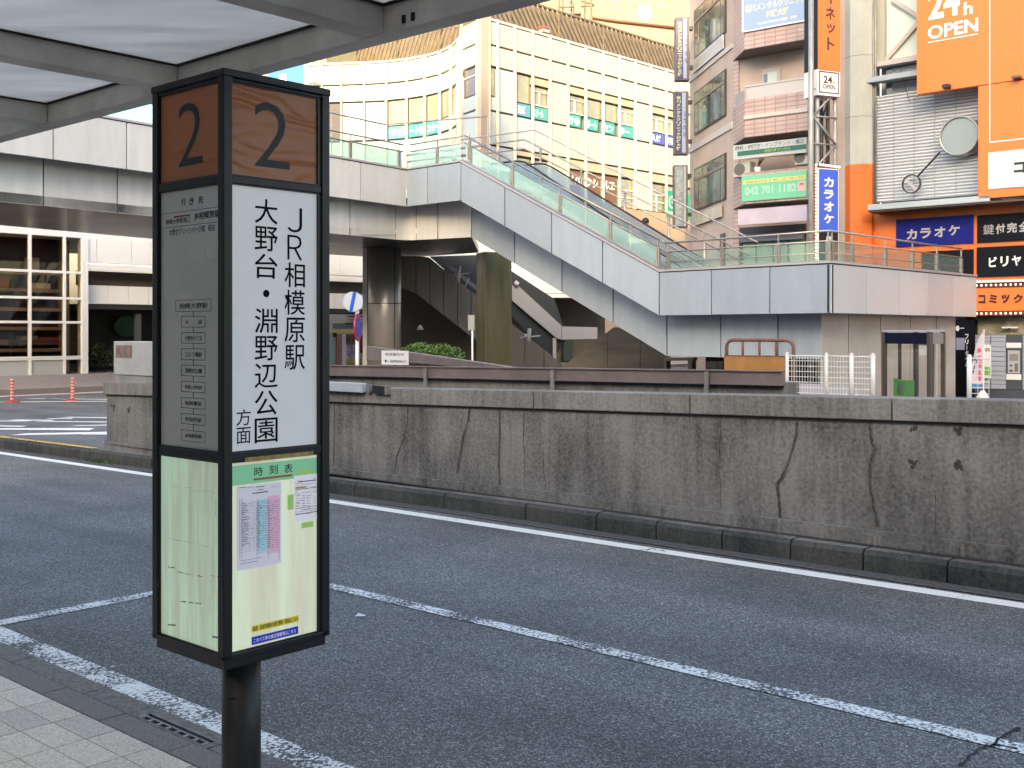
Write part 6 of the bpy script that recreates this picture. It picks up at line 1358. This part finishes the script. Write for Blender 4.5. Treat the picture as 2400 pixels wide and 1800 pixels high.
rg = thing('small_ring', 'small ring shaped fitting on a thin rod below the round drum', 'fitting', OB.P(S_(2136), Zo(2136, 431), .1))
cx2, cz2 = S_(2136, .3), OB.Z(2136, 431, .3); mb = MB(); v = disc(cx2, cz2, .335, .25) + disc(cx2, cz2, .335, .33) + disc(cx2, cz2, .295, .33) + disc(cx2, cz2, .295, .25)
mb.add(v, [(k + q * n, (k + 1) % n + q * n, (k + 1) % n + ((q + 1) % 4) * n, k + ((q + 1) % 4) * n) for q in range(4) for k in range(n)]); obj('ring', mb, M_WDK, rg)
mb = MB(); tube(mb, [OB.P(S_(2151, .3), OB.Z(2151, 413, .3), .3), OB.P(S_(2203, .5), OB.Z(2203, 357, .5), .5)], .035, 8); obj('rod', mb, M_WDK, rg)
mb = MB(); OB.bar(mb, (S_(2120, .3), OB.Z(2120, 418, .3)), (S_(2148, .3), OB.Z(2148, 446, .3)), .10, .26, .29); obj('blade', mb, M_TRIM, rg)
# signs under the eave
De = .1; fz = lambda px, py: OB.Z(px, py, De); fs = lambda px: OB.S(px, De)
zA0 = fz(2290, 1)  # dummy reference
fb('orange_frame', OB, (c1 - .1, S_(2400) + 6, fz(2288, 745) if False else fz(2288, 665), Zo(2034, 493, 1) - .06), -.55, De - .06, M_ORW, ob)
def usign(nm, lab, pa, pb, yt, yb, m_, txt, tp_, m2, pref=None):
    pr = pref or pa; t = thing(nm, lab, 'sign', OB.P(fs(pa), fz(pr, yb), De)); b_ = fs(pb) if pb < 2500 else E_
    fb('board', OB, (fs(pa), b_, fz(pr, yb), fz(pr, yt)), De - .05, De, m_, t)
    mb = MB()
    for (ch, qa, qb, qt, qd) in txt: text(mb, OB, ch, fs(qa), fs(qb), fz(tp_, qd), fz(tp_, qt), De + .02, 0 if ch == '鍵' else .035)
    obj('lettering', mb, m2, t)
M_GT = mat('sign_grey_text', (0.42, 0.42, 0.44), .5)
usign('karaoke_sign', 'wide blue karaoke sign under the eave of the orange building', 2100, 2281, 515, 579, mat('deep_blue', (0.008, 0.014, 0.20), .5, spec=.15), [('カ', 2125, 2150, 535, 559), ('ラ', 2157, 2183, 534, 558), ('オ', 2190, 2216, 533, 557), ('ケ', 2223, 2250, 531, 555)], 2180, M_GT)
M_BKS = mat('sign_black', (0.006, 0.007, 0.012), .5, spec=.12)
usign('private_room_sign', 'black sign with grey characters, upper right under the eave of the orange building', 2290, 2600, 505, 569, M_BKS, [('鍵', 2305, 2330, 524, 548), ('付', 2334, 2356, 524, 548), ('完', 2360, 2384, 523, 547), ('全', 2388, 2412, 522, 546)], 2350, M_GT)
usign('billiards_sign', 'black sign with white characters, directly above the bulb lined orange strip', 2289, 2600, 580, 650, M_BKS, [('ビ', 2318, 2337, 601, 625), ('リ', 2345, 2364, 601, 625), ('ヤ', 2372, 2394, 600, 624), ('ー', 2402, 2424, 600, 622)], 2350, M_WTXT)
usign('dark_board', 'plain black board behind the landing railing left of the billiards sign', 2160, 2281, 590, 655, M_BKS, [], 2200, M_WTXT)
cs_ = thing('comic_sign', 'orange strip sign with dark characters between two rows of bulbs', 'sign', OB.P(fs(2350), fz(2350, 700), .6)); Dc = .5
cz2_ = lambda py: OB.Z(2350, py, Dc); cS = lambda px: OB.S(px, Dc)
fb('board', OB, (cS(2200), E_, cz2_(728), cz2_(674)), -.4, Dc, M_OR, cs_)
fb('bulb_strip', OB, (cS(2200), E_, cz2_(673.6), cz2_(662)), -.4, Dc + .02, mat('bulb_frame', (.1, .02, .015)), cs_); fb('bulb_strip', OB, (cS(2200), E_, cz2_(740), cz2_(728.5)), -.4, Dc + .02, mat('bulb_frame', (.1, .02, .015)), cs_)
fb('white_cornice', OB, (cS(2200), E_, cz2_(661.7), cz2_(656)), -.4, Dc + .15, M_WTXT, cs_)
mb = MB()
for ch, qa, qb in (('コ', 2294, 2310), ('ミ', 2318, 2338), ('ッ', 2347, 2367), ('ク', 2375, 2398) ): text(mb, OB, ch, cS(qa), cS(qb), cz2_(711), cz2_(690), Dc + .02, .05)
obj('lettering', mb, mat('maroon_text', (0.06, 0.008, 0.012), .5), cs_)
bulbs(OB, [(cS(2290) + k * .155, cz2_(667.5), Dc + .04) for k in range(18)] + [(cS(2290) + k * .155, cz2_(734.5), Dc + .04) for k in range(18)], .042, cs_)
# ground storey: stone wall, black sign strip
fb('stone_wall', OB, (S_(2284), E_, -.5, Zo(2350, 742)), -.5, .0, mat('rough_stone', (0.34, 0.30, 0.21), .8, var=.55, scale=2.2, bump=.5, bscale=14), ob)
fb('side_orange', OB, (S_(2262), S_(2284), Zo(2270, 790), Zo(2270, 740)), -.5, -.05, M_ORW, ob)
bsg = thing('black_side_sign', 'black vertical sign with white characters between the landing end and the stone wall', 'sign', OB.P(S_(2260), 1, .3))
fb('board', OB, (S_(2238, .3), S_(2284, .3), -.5, OB.Z(2260, 750, .3)), -.4, .3, M_BKS, bsg)
mb = MB(); q = lambda px: OB.S(px, .3); z3 = lambda py: OB.Z(2260, py, .3)
text(mb, OB, '●ー', q(2240), q(2260), z3(776), z3(763), .305, .02); vtext(mb, OB, 'フリータイム', q(2262), q(2270), z3(860), z3(782), .305, .03)
obj('lettering', mb, M_WTXT, bsg); fb('poster', OB, (q(2241), q(2261), z3(820), z3(792)), .301, .31, mat('poster_grey', (0.32, 0.32, 0.42), .5), bsg)
wl_ = thing('wall_light', 'short white strip light on the stone wall above the lockers', 'light', OB.P(S_(2372), Zo(2372, 767), .2)); fb('tube', OB, (S_(2354), S_(2391), Zo(2372, 769), Zo(2372, 766)), .15, .25, M_WTXT, wl_); fb('arm', OB, (S_(2364), S_(2367), Zo(2372, 772), Zo(2372, 767)), .001, .15, M_GALV, wl_)
# lockers
LK = thing('parcel_lockers', 'blue grey parcel locker bank with a control kiosk at the right edge', 'lockers', OB.P(S_(2340), -.5, 1)); Dl = 1.6
ls = lambda px: OB.S(px, Dl); lz = lambda py: OB.Z(2340, py, Dl)
fb('carcass', OB, (ls(2284), ls(2400) + 2, lz(930), lz(784)), .6, Dl - .06, mat('locker_edge', (0.16, 0.18, 0.22), .5), LK); fb('plinth', OB, (ls(2284), ls(2400) + 2, lz(945), lz(913)), .6, Dl + .02, mat('locker_dark', (0.06, 0.07, 0.09), .5), LK)
M_LOCK = mat('locker_blue_grey', (0.36, 0.40, 0.48), .4)
for pa, pb in ((2285, 2321), (2322, 2358), (2396, 2432)):
    k = 0; y = 786
    for hh in (6, 9, 12, 11, 12, 11, 11, 12, 11, 10, 10, 11):
        fb('locker_door', OB, (ls(pa) + .01, ls(pb) - .01, lz(y + hh) + .01, lz(y) - .005), Dl - .059, Dl, M_LOCK, LK, bevel=.006); y += hh
ks = fb('kiosk', OB, (ls(2359), ls(2395), lz(912), lz(784)), Dl - .05, Dl + .02, mat('locker_dark', (.06, .07, .09)), LK)
fb('header', OB, (ls(2359.5), ls(2394.5), lz(815), lz(803)), Dl + .021, Dl + .04, M_WTXT, ks); fb('screen_panel', OB, (ls(2363), ls(2391), lz(874), lz(821)), Dl + .021, Dl + .035, mat('kiosk_grey', (0.40, 0.42, 0.45), .4), ks)
fb('screen', OB, (ls(2367), ls(2387), lz(845), lz(829)), Dl + .036, Dl + .045, mat('screen_grey', (0.28, 0.25, 0.26), .2), ks); fb('keypad', OB, (ls(2379), ls(2387), lz(870), lz(851)), Dl + .036, Dl + .045, mat('keypad', (0.15, 0.14, 0.14), .5), ks); fb('card_slot', OB, (ls(2367), ls(2374), lz(870), lz(866)), Dl + .036, Dl + .045, M_INK, ks); fb('card_slot', OB, (ls(2368), ls(2373), lz(858), lz(854)), Dl + .036, Dl + .045, M_INK, ks)
fb('shelf', OB, (ls(2359.5), ls(2394.5), lz(889), lz(876)), Dl + .021, Dl + .06, M_WTXT, ks)
nb = thing('notice_panel', 'white narrow notice with a green block on the parcel lockers', 'notice', OB.P(ls(2305), 1, Dl)); fb('sheet', OB, (ls(2305), ls(2323), lz(887), lz(808)), Dl + .001, Dl + .03, M_WTXT, nb); fb('green_block', OB, (ls(2306), ls(2322), lz(880), lz(860)), Dl + .031, Dl + .04, mat('lime_block', (0.20, 0.48, 0.06), .5), nb)
mb = MB(); text(mb, OB, 'PUDO', ls(2306), ls(2321), lz(824), lz(816), Dl + .035, .02); obj('lettering', mb, M_INK, nb)
# banner flag
fl = thing('banner_flag', 'white and pink nobori banner flag on a pole with a white base beside the lockers', 'flag', OB.P(OB.S(2303, 3.2), -.5, 3.2)); Df = 3.2
gs_ = lambda px: OB.S(px, Df); gz = lambda py: OB.Z(2300, py, Df)
mb = MB(); tube(mb, [OB.P(gs_(2305), -.5, Df), OB.P(gs_(2306), gz(772), Df)], .02, 8); obj('pole', mb, M_WTXT, fl)
mb = MB(); tube(mb, [OB.P(gs_(2303), -.5, Df), OB.P(gs_(2303), gz(915), Df)], [.28, .06], 16); obj('base', mb, M_WTXT, fl, smooth=True)
mb = MB(); OB.poly(mb, [(gs_(2272), gz(900)), (gs_(2303), gz(900)), (gs_(2307), gz(776)), (gs_(2298), gz(786)), (gs_(2288), gz(810)), (gs_(2280), gz(850))], Df + .02, Df + .035); obj('cloth', mb, mat('flag_cloth', (0.60, 0.56, 0.66), .7, var=.12, scale=4), fl)
mb = MB(); OB.box(mb, gs_(2272), gs_(2303), gz(912), gz(900.4), Df + .02, Df + .036); obj('blue_band', mb, mat('band_blue', (0.10, 0.20, 0.50), .6), fl)
mb = MB(); vtext(mb, OB, '最安値宣言', gs_(2291), gs_(2302), gz(896), gz(815), Df + .045, .03); obj('lettering', mb, mat('flag_pink', (0.60, 0.12, 0.22), .6), fl)
mb = MB(); text(mb, OB, 'う', gs_(2283), gs_(2291), gz(856), gz(836), Df + .045, .05); text(mb, OB, '/', gs_(2280), gs_(2287), gz(875), gz(858), Df + .045, .06); obj('lettering', mb, mat('flag_navy', (0.03, 0.06, 0.22), .6), fl)

# ============================================================= PHONE BOOTH
pb_ = thing('phone_booth', 'dark framed glass telephone booth with a navy header under the landing end', 'phone booth', pt(2150, 26.5) + (-.55,))
PF1 = fr2(2070, 26.6, 2177, 25.4); PF2 = fr2(2177, 25.4, 2214, 26.3)
M_BR_ = mat('booth_frame', (0.085, 0.07, 0.062), .4, .4)
w1, w2 = PF1.S(2177), PF2.S(2214); zr_ = pz(776, 25.6)
mb = MB(); prism(mb, [PF1.P(0, 0)[:2], PF1.P(w1, 0)[:2], PF2.P(w2, 0)[:2], PF1.P(0, 0, -w2)[:2]], zr_ - .02, zr_ + .03); obj('roof', mb, M_TRIM, pb_)
for fr, ps in ((PF1, (0, w1)), (PF2, (.0, w2))):
    for k, p in enumerate(ps):
        if fr is PF2 and k == 0: continue
        mb = MB(); fr.box(mb, p - .05, p + .05, -.55, zr_ - .02, -.08, .01); obj('post', mb, M_BR_, pb_)
mb = MB(); PF1.box(mb, -.05, .05, -.55, zr_ - .02, -w2, -w2 + .08); obj('post', mb, M_BR_, pb_)
fb('header', PF1, (.05, w1 - .05, zr_ - .30, zr_ - .04), -.04, -.01, mat('booth_navy', (0.004, 0.006, 0.022), .45, spec=.15), pb_)
fb('side_header', PF2, (.08, w2 - .05, zr_ - .30, zr_ - .04), -.04, -.01, mat('booth_grey', (0.20, 0.17, 0.17), .4), pb_)
M_GBO = glass('booth_glass', (0.93, 0.92, 0.91, 1), .02)
fb('front_glass', PF1, (.06, w1 - .06, -.5, zr_ - .31), -.035, -.025, M_GBO, pb_); fb('side_glass', PF2, (.06, w2 - .06, -.5, zr_ - .31), -.035, -.025, M_GBO, pb_)
mb = MB(); PF2.box(mb, w2 * .45, w2 * .55, -.5, zr_ - .3, -.03, .0); obj('door_stile', mb, M_TRIM, pb_)
mb = MB(); PF2.box(mb, w2 * .3, w2 * .34, -.5, zr_ - .3, -.03, .0); obj('door_stile', mb, M_BR_, pb_)
fb('paper', PF1, (PF1.S(2150), PF1.S(2172), PF1.Z(2160, 833), PF1.Z(2160, 805)), -.06, -.05, M_WTXT, pb_)
fb('inner_post', PF1, (PF1.S(2108, -.9), PF1.S(2113, -.9), -.5, zr_ - .3), -.9, -.85, M_BR_, pb_)
ph = thing('telephone', 'bright green public telephone inside the glass booth', 'telephone', PF1.P(PF1.S(2106), .1, -.6))
fb('body', PF1, (PF1.S(2093, -.45), PF1.S(2120, -.45), -.1, PF1.Z(2106, 893)), -.8, -.45, mat('phone_green', (0.07, 0.30, 0.05), .35), ph, bevel=.03)
fb('handset', PF1, (PF1.S(2095, -.4), PF1.S(2103, -.4), .05, PF1.Z(2106, 889)), -.449, -.38, MATS['phone_green'], ph, bevel=.02); fb('keypad', PF1, (PF1.S(2107, -.44), PF1.S(2116, -.44), .2, .42), -.449, -.43, M_GRATE, ph)
# ============================================================= ORANGE GATE AND WHITE FENCE
og = thing('orange_barrier', 'rusty tubular barrier with an orange brown board behind the concrete wall', 'barrier', uv(-3, 10.2) + (.9,))
GF = frv(10.0); gS = GF.S; gZ = lambda py: GF.Z(1780, py)
M_RUST = mat('rusty_tube', (0.19, 0.09, 0.065), .6, var=.35, scale=12)
zt2 = gZ(797); r0, r1 = gS(1703), gS(1860); rad = (r1 - r0) * .10
pts = [GF.P(r0, gZ(900), 0), GF.P(r0, zt2 - rad, 0)] + [GF.P(r0 + rad - rad * math.cos(t), zt2 - rad + rad * math.sin(t), 0) for t in (.4, .8, 1.2, 1.57)] + [GF.P(r1 - rad + rad * math.sin(t), zt2 - rad + rad * math.cos(t), 0) for t in (0, .4, .8, 1.2, 1.57)] + [GF.P(r1, gZ(925), 0)]
mb = MB(); tube(mb, pts, .019, 10); obj('tube_frame', mb, M_RUST, og, smooth=True)
for px in (1741, 1780, 1819): mb = MB(); tube(mb, [GF.P(gS(px), gZ(800), 0), GF.P(gS(px), gZ(836), 0)], .013, 8); obj('upright', mb, M_RUST, og, smooth=True)
fb('board', GF, (gS(1700), gS(1842), gZ(872), gZ(834)), -.02, .025, mat('orange_board', (0.36, 0.17, 0.045), .6, var=.25, scale=5), og)
fb('board_edge', GF, (gS(1700), gS(1842), gZ(835.5), gZ(833)), -.025, .03, M_RUST, og); fb('leg', GF, (gS(1833), gS(1842), gZ(905), gZ(873)), -.02, .02, MATS['orange_board'], og)
wf_ = thing('wire_fence', 'white wire mesh fence on posts along the top of the back wall', 'fence', uv(-2, 9.55) + (1.1,))
WFn = frv(9.5); fS = WFn.S; M_FW = mat('fence_white', (0.68, 0.68, 0.66), .5)
zt3, zb3 = WFn.Z(1900, 831), WFn.Z(1900, 926)
for px, wd in ((1845, .016), (1937, .016), (1996, .02), (2046, .02), (2272, .02)):
    mb = MB(); a = fS(px); tube(mb, [WFn.P(a, zb3 - .05, 0), WFn.P(a, zt3 + .006, 0)], wd, 10); obj('post', mb, M_FW, wf_, smooth=True)
    mb = MB(); tube(mb, [WFn.P(a, zt3 + .006, 0), WFn.P(a, zt3 + .02, 0)], [wd * 1.2, wd * .5], 10); obj('cap', mb, M_FW, wf_, smooth=True)
for pa, pb in ((1845, 1937), (1937, 1996), (1996, 2046), (2212, 2272)):
    a, b = fS(pa) + .018, fS(pb) - .018
    if pa == 2212: a = fS(2046) + 1.0
    mb = MB()
    for k in range(8):
        z = zb3 + .02 + (zt3 - zb3 - .03) * k / 7; tube(mb, [WFn.P(a, z, 0), WFn.P(b, z, 0)], .0032, 5)
    n = max(2, int((b - a) / .026))
    for k in range(n + 1): s = a + (b - a) * k / n; tube(mb, [WFn.P(s, zb3 + .01, .004), WFn.P(s, zt3 - .02, .004)], .0022, 4)
    obj('wire_mesh', mb, M_FW, wf_, kind='stuff')
    mb = MB(); tube(mb, [WFn.P(a, zt3 - .012, 0), WFn.P(b, zt3 - .012, 0)], .0075, 6); obj('top_rail', mb, M_FW, wf_, smooth=True)
pw_ = thing('parked_panel', 'pale grey sheet lying behind the wire fence', 'panel', uv(-2, 12) + (.3,))
GP = frv(12.0); fb('sheet', GP, (GP.S(1868), GP.S(1932), .6, GP.Z(1900, 900)), -.05, 0, mat('sheet_grey', (0.36, 0.36, 0.40), .5), pw_)
fb('sheet', GP, (GP.S(1942), GP.S(2010), .6, GP.Z(1960, 905)), -.05, 0, mat('sheet_grey', (0.36, 0.36, 0.40), .5), pw_)
# ============================================================= ROAD SIGNS
rs = thing('road_sign', 'round white road sign with a blue diagonal bar above an edge-on red and blue sign', 'road sign', pt(836, 17.5) + (-.3,))
Ys = 17.5; q = fr2(800, Ys, 860, Ys); zz5 = lambda py: pz(py, Ys); sx = lambda px: q.S(px)
mb = MB(); tube(mb, [q.P(sx(836), -.5, -.06), q.P(sx(836), zz5(695), -.06)], .030, 10); obj('pole', mb, M_FW, rs, smooth=True)
def disk(fr, cx, cz_, r, d0, d1, nm, m_, par, sxr=1.0):
    mb = MB(); n = 36; v = [fr.P(cx + r * sxr * math.cos(6.283 * k / n), cz_ + r * math.sin(6.283 * k / n), d) for d in (d0, d1) for k in range(n)]
    mb.add(v, [tuple(range(n)), tuple(range(2 * n - 1, n - 1, -1))] + [(k, k + n, (k + 1) % n + n, (k + 1) % n) for k in range(n)]); return obj(nm, mb, m_, par)
Rr = 23.5 * Ys / F
disk(q, sx(827), zz5(707), Rr, -.02, 0, 'sign_disc', mat('sign_white', (0.50, 0.54, 0.60), .4), rs)
mb = MB(); q.bar(mb, (sx(822), zz5(731)), (sx(831.5), zz5(684.5)), .055, .001, .008); obj('blue_bar', mb, mat('sign_bar_blue', (0.0, 0.10, 0.55), .4), rs)
e = Fr(*q.P(sx(838), 0, -.02)[:2], ang=90 - 84); disk(e, 0, zz5(767), 33 * Ys / F * .98, -.012, .012, 'side_disc', mat('sign_red', (0.40, 0.02, 0.05), .4), rs)
disk(e, 0, zz5(767), 33 * Ys / F * .76, -.016, .016, 'side_disc_centre', mat('sign_navy', (0.02, 0.04, 0.35), .4), rs)
ps_ = thing('small_pole_sign', 'small grey plate on a thin white pole in front of the mirror steel column', 'road sign', pt(1107, 34) + (-.5,))
Yp_ = 34.0; q2 = fr2(1090, Yp_, 1120, Yp_); mb = MB(); tube(mb, [q2.P(q2.S(1107), -.5, -.05), q2.P(q2.S(1107), pz(740, Yp_), -.05)], .03, 8); obj('pole', mb, M_FW, ps_, smooth=True)
fb('plate', q2, (q2.S(1097), q2.S(1112), pz(774, Yp_), pz(738, Yp_)), -.02, 0, mat('plate_grey', (0.28, 0.28, 0.28), .5), ps_)
# small white bits on the ground by the steel wall
lm = thing('wall_lamp', 'small white lamp on the dark wall left of the thin sign pole', 'lamp', pt(985, 47) + (pz(765, 47),))
x, y = pt(985, 46.3); mb = MB(); tube(mb, [(x, y, pz(773, 46.3)), (x, y, pz(762, 46.3))], [.16, .05], 10); obj('shade', mb, M_WTXT, lm, smooth=True)
# ============================================================= UNSEEN BLOCKS ADDED BEHIND THE VIEWER (shaped to shade the street)
def block(lab, x0, x1, y0, y1, h):
    t = thing('shade_block', lab, 'building', ((x0 + x1) / 2, y1, 0)); mb = MB(); prism(mb, [(x0, y0), (x1, y0), (x1, y1), (x0, y1)], -.5, h); obj('wall', mb, mat('block_wall', (0.45, 0.43, 0.40), .7, var=.1, scale=.2), t)
    mb = MB(); f_ = Fr(x0, y1, ang=90)
    fr_ = Fr(x1, y1, ang=-90); wd = x1 - x0; k = 2.0
    while k < wd - 3:
        for z in range(3, int(h) - 2, 4): fr_.box(mb, k, k + 2.2, z, z + 2.0, .001, .03)
        k += 3.6
    obj('window_grid', mb, M_WGL, t, kind='stuff')
block('long unseen block added behind the viewer to shade the street', -220, -38.5, -180, -150, 75.4)
block('lower unseen block added between the other two to set the shadow line', -38.4, -27, -180, -150, 71.5)
block('wide unseen block added behind the viewer on the right to shade the street', -26.9, 160, -180, -150, 82)
tm = thing('shade_building', 'low bus terminal building behind the shelter on the sidewalk side', 'building', uv(-5, -9) + (.12,))
mb = MB(); uprism(mb, -40, 30, -16, -9, .1, 7.5); obj('wall', mb, mat('shade_building_wall', (0.30, 0.29, 0.27), .6, var=.15, scale=.4), tm)  # unseen building, added to cut the sky light on the pillar's left face
mb = MB()
for k in range(16): uprism(mb, -38 + k * 4.2, -38 + k * 4.2 + 3.2, -8.99, -8.95, 1.0, 3.2)
obj('window_grid', mb, M_WGL, tm, kind='stuff')
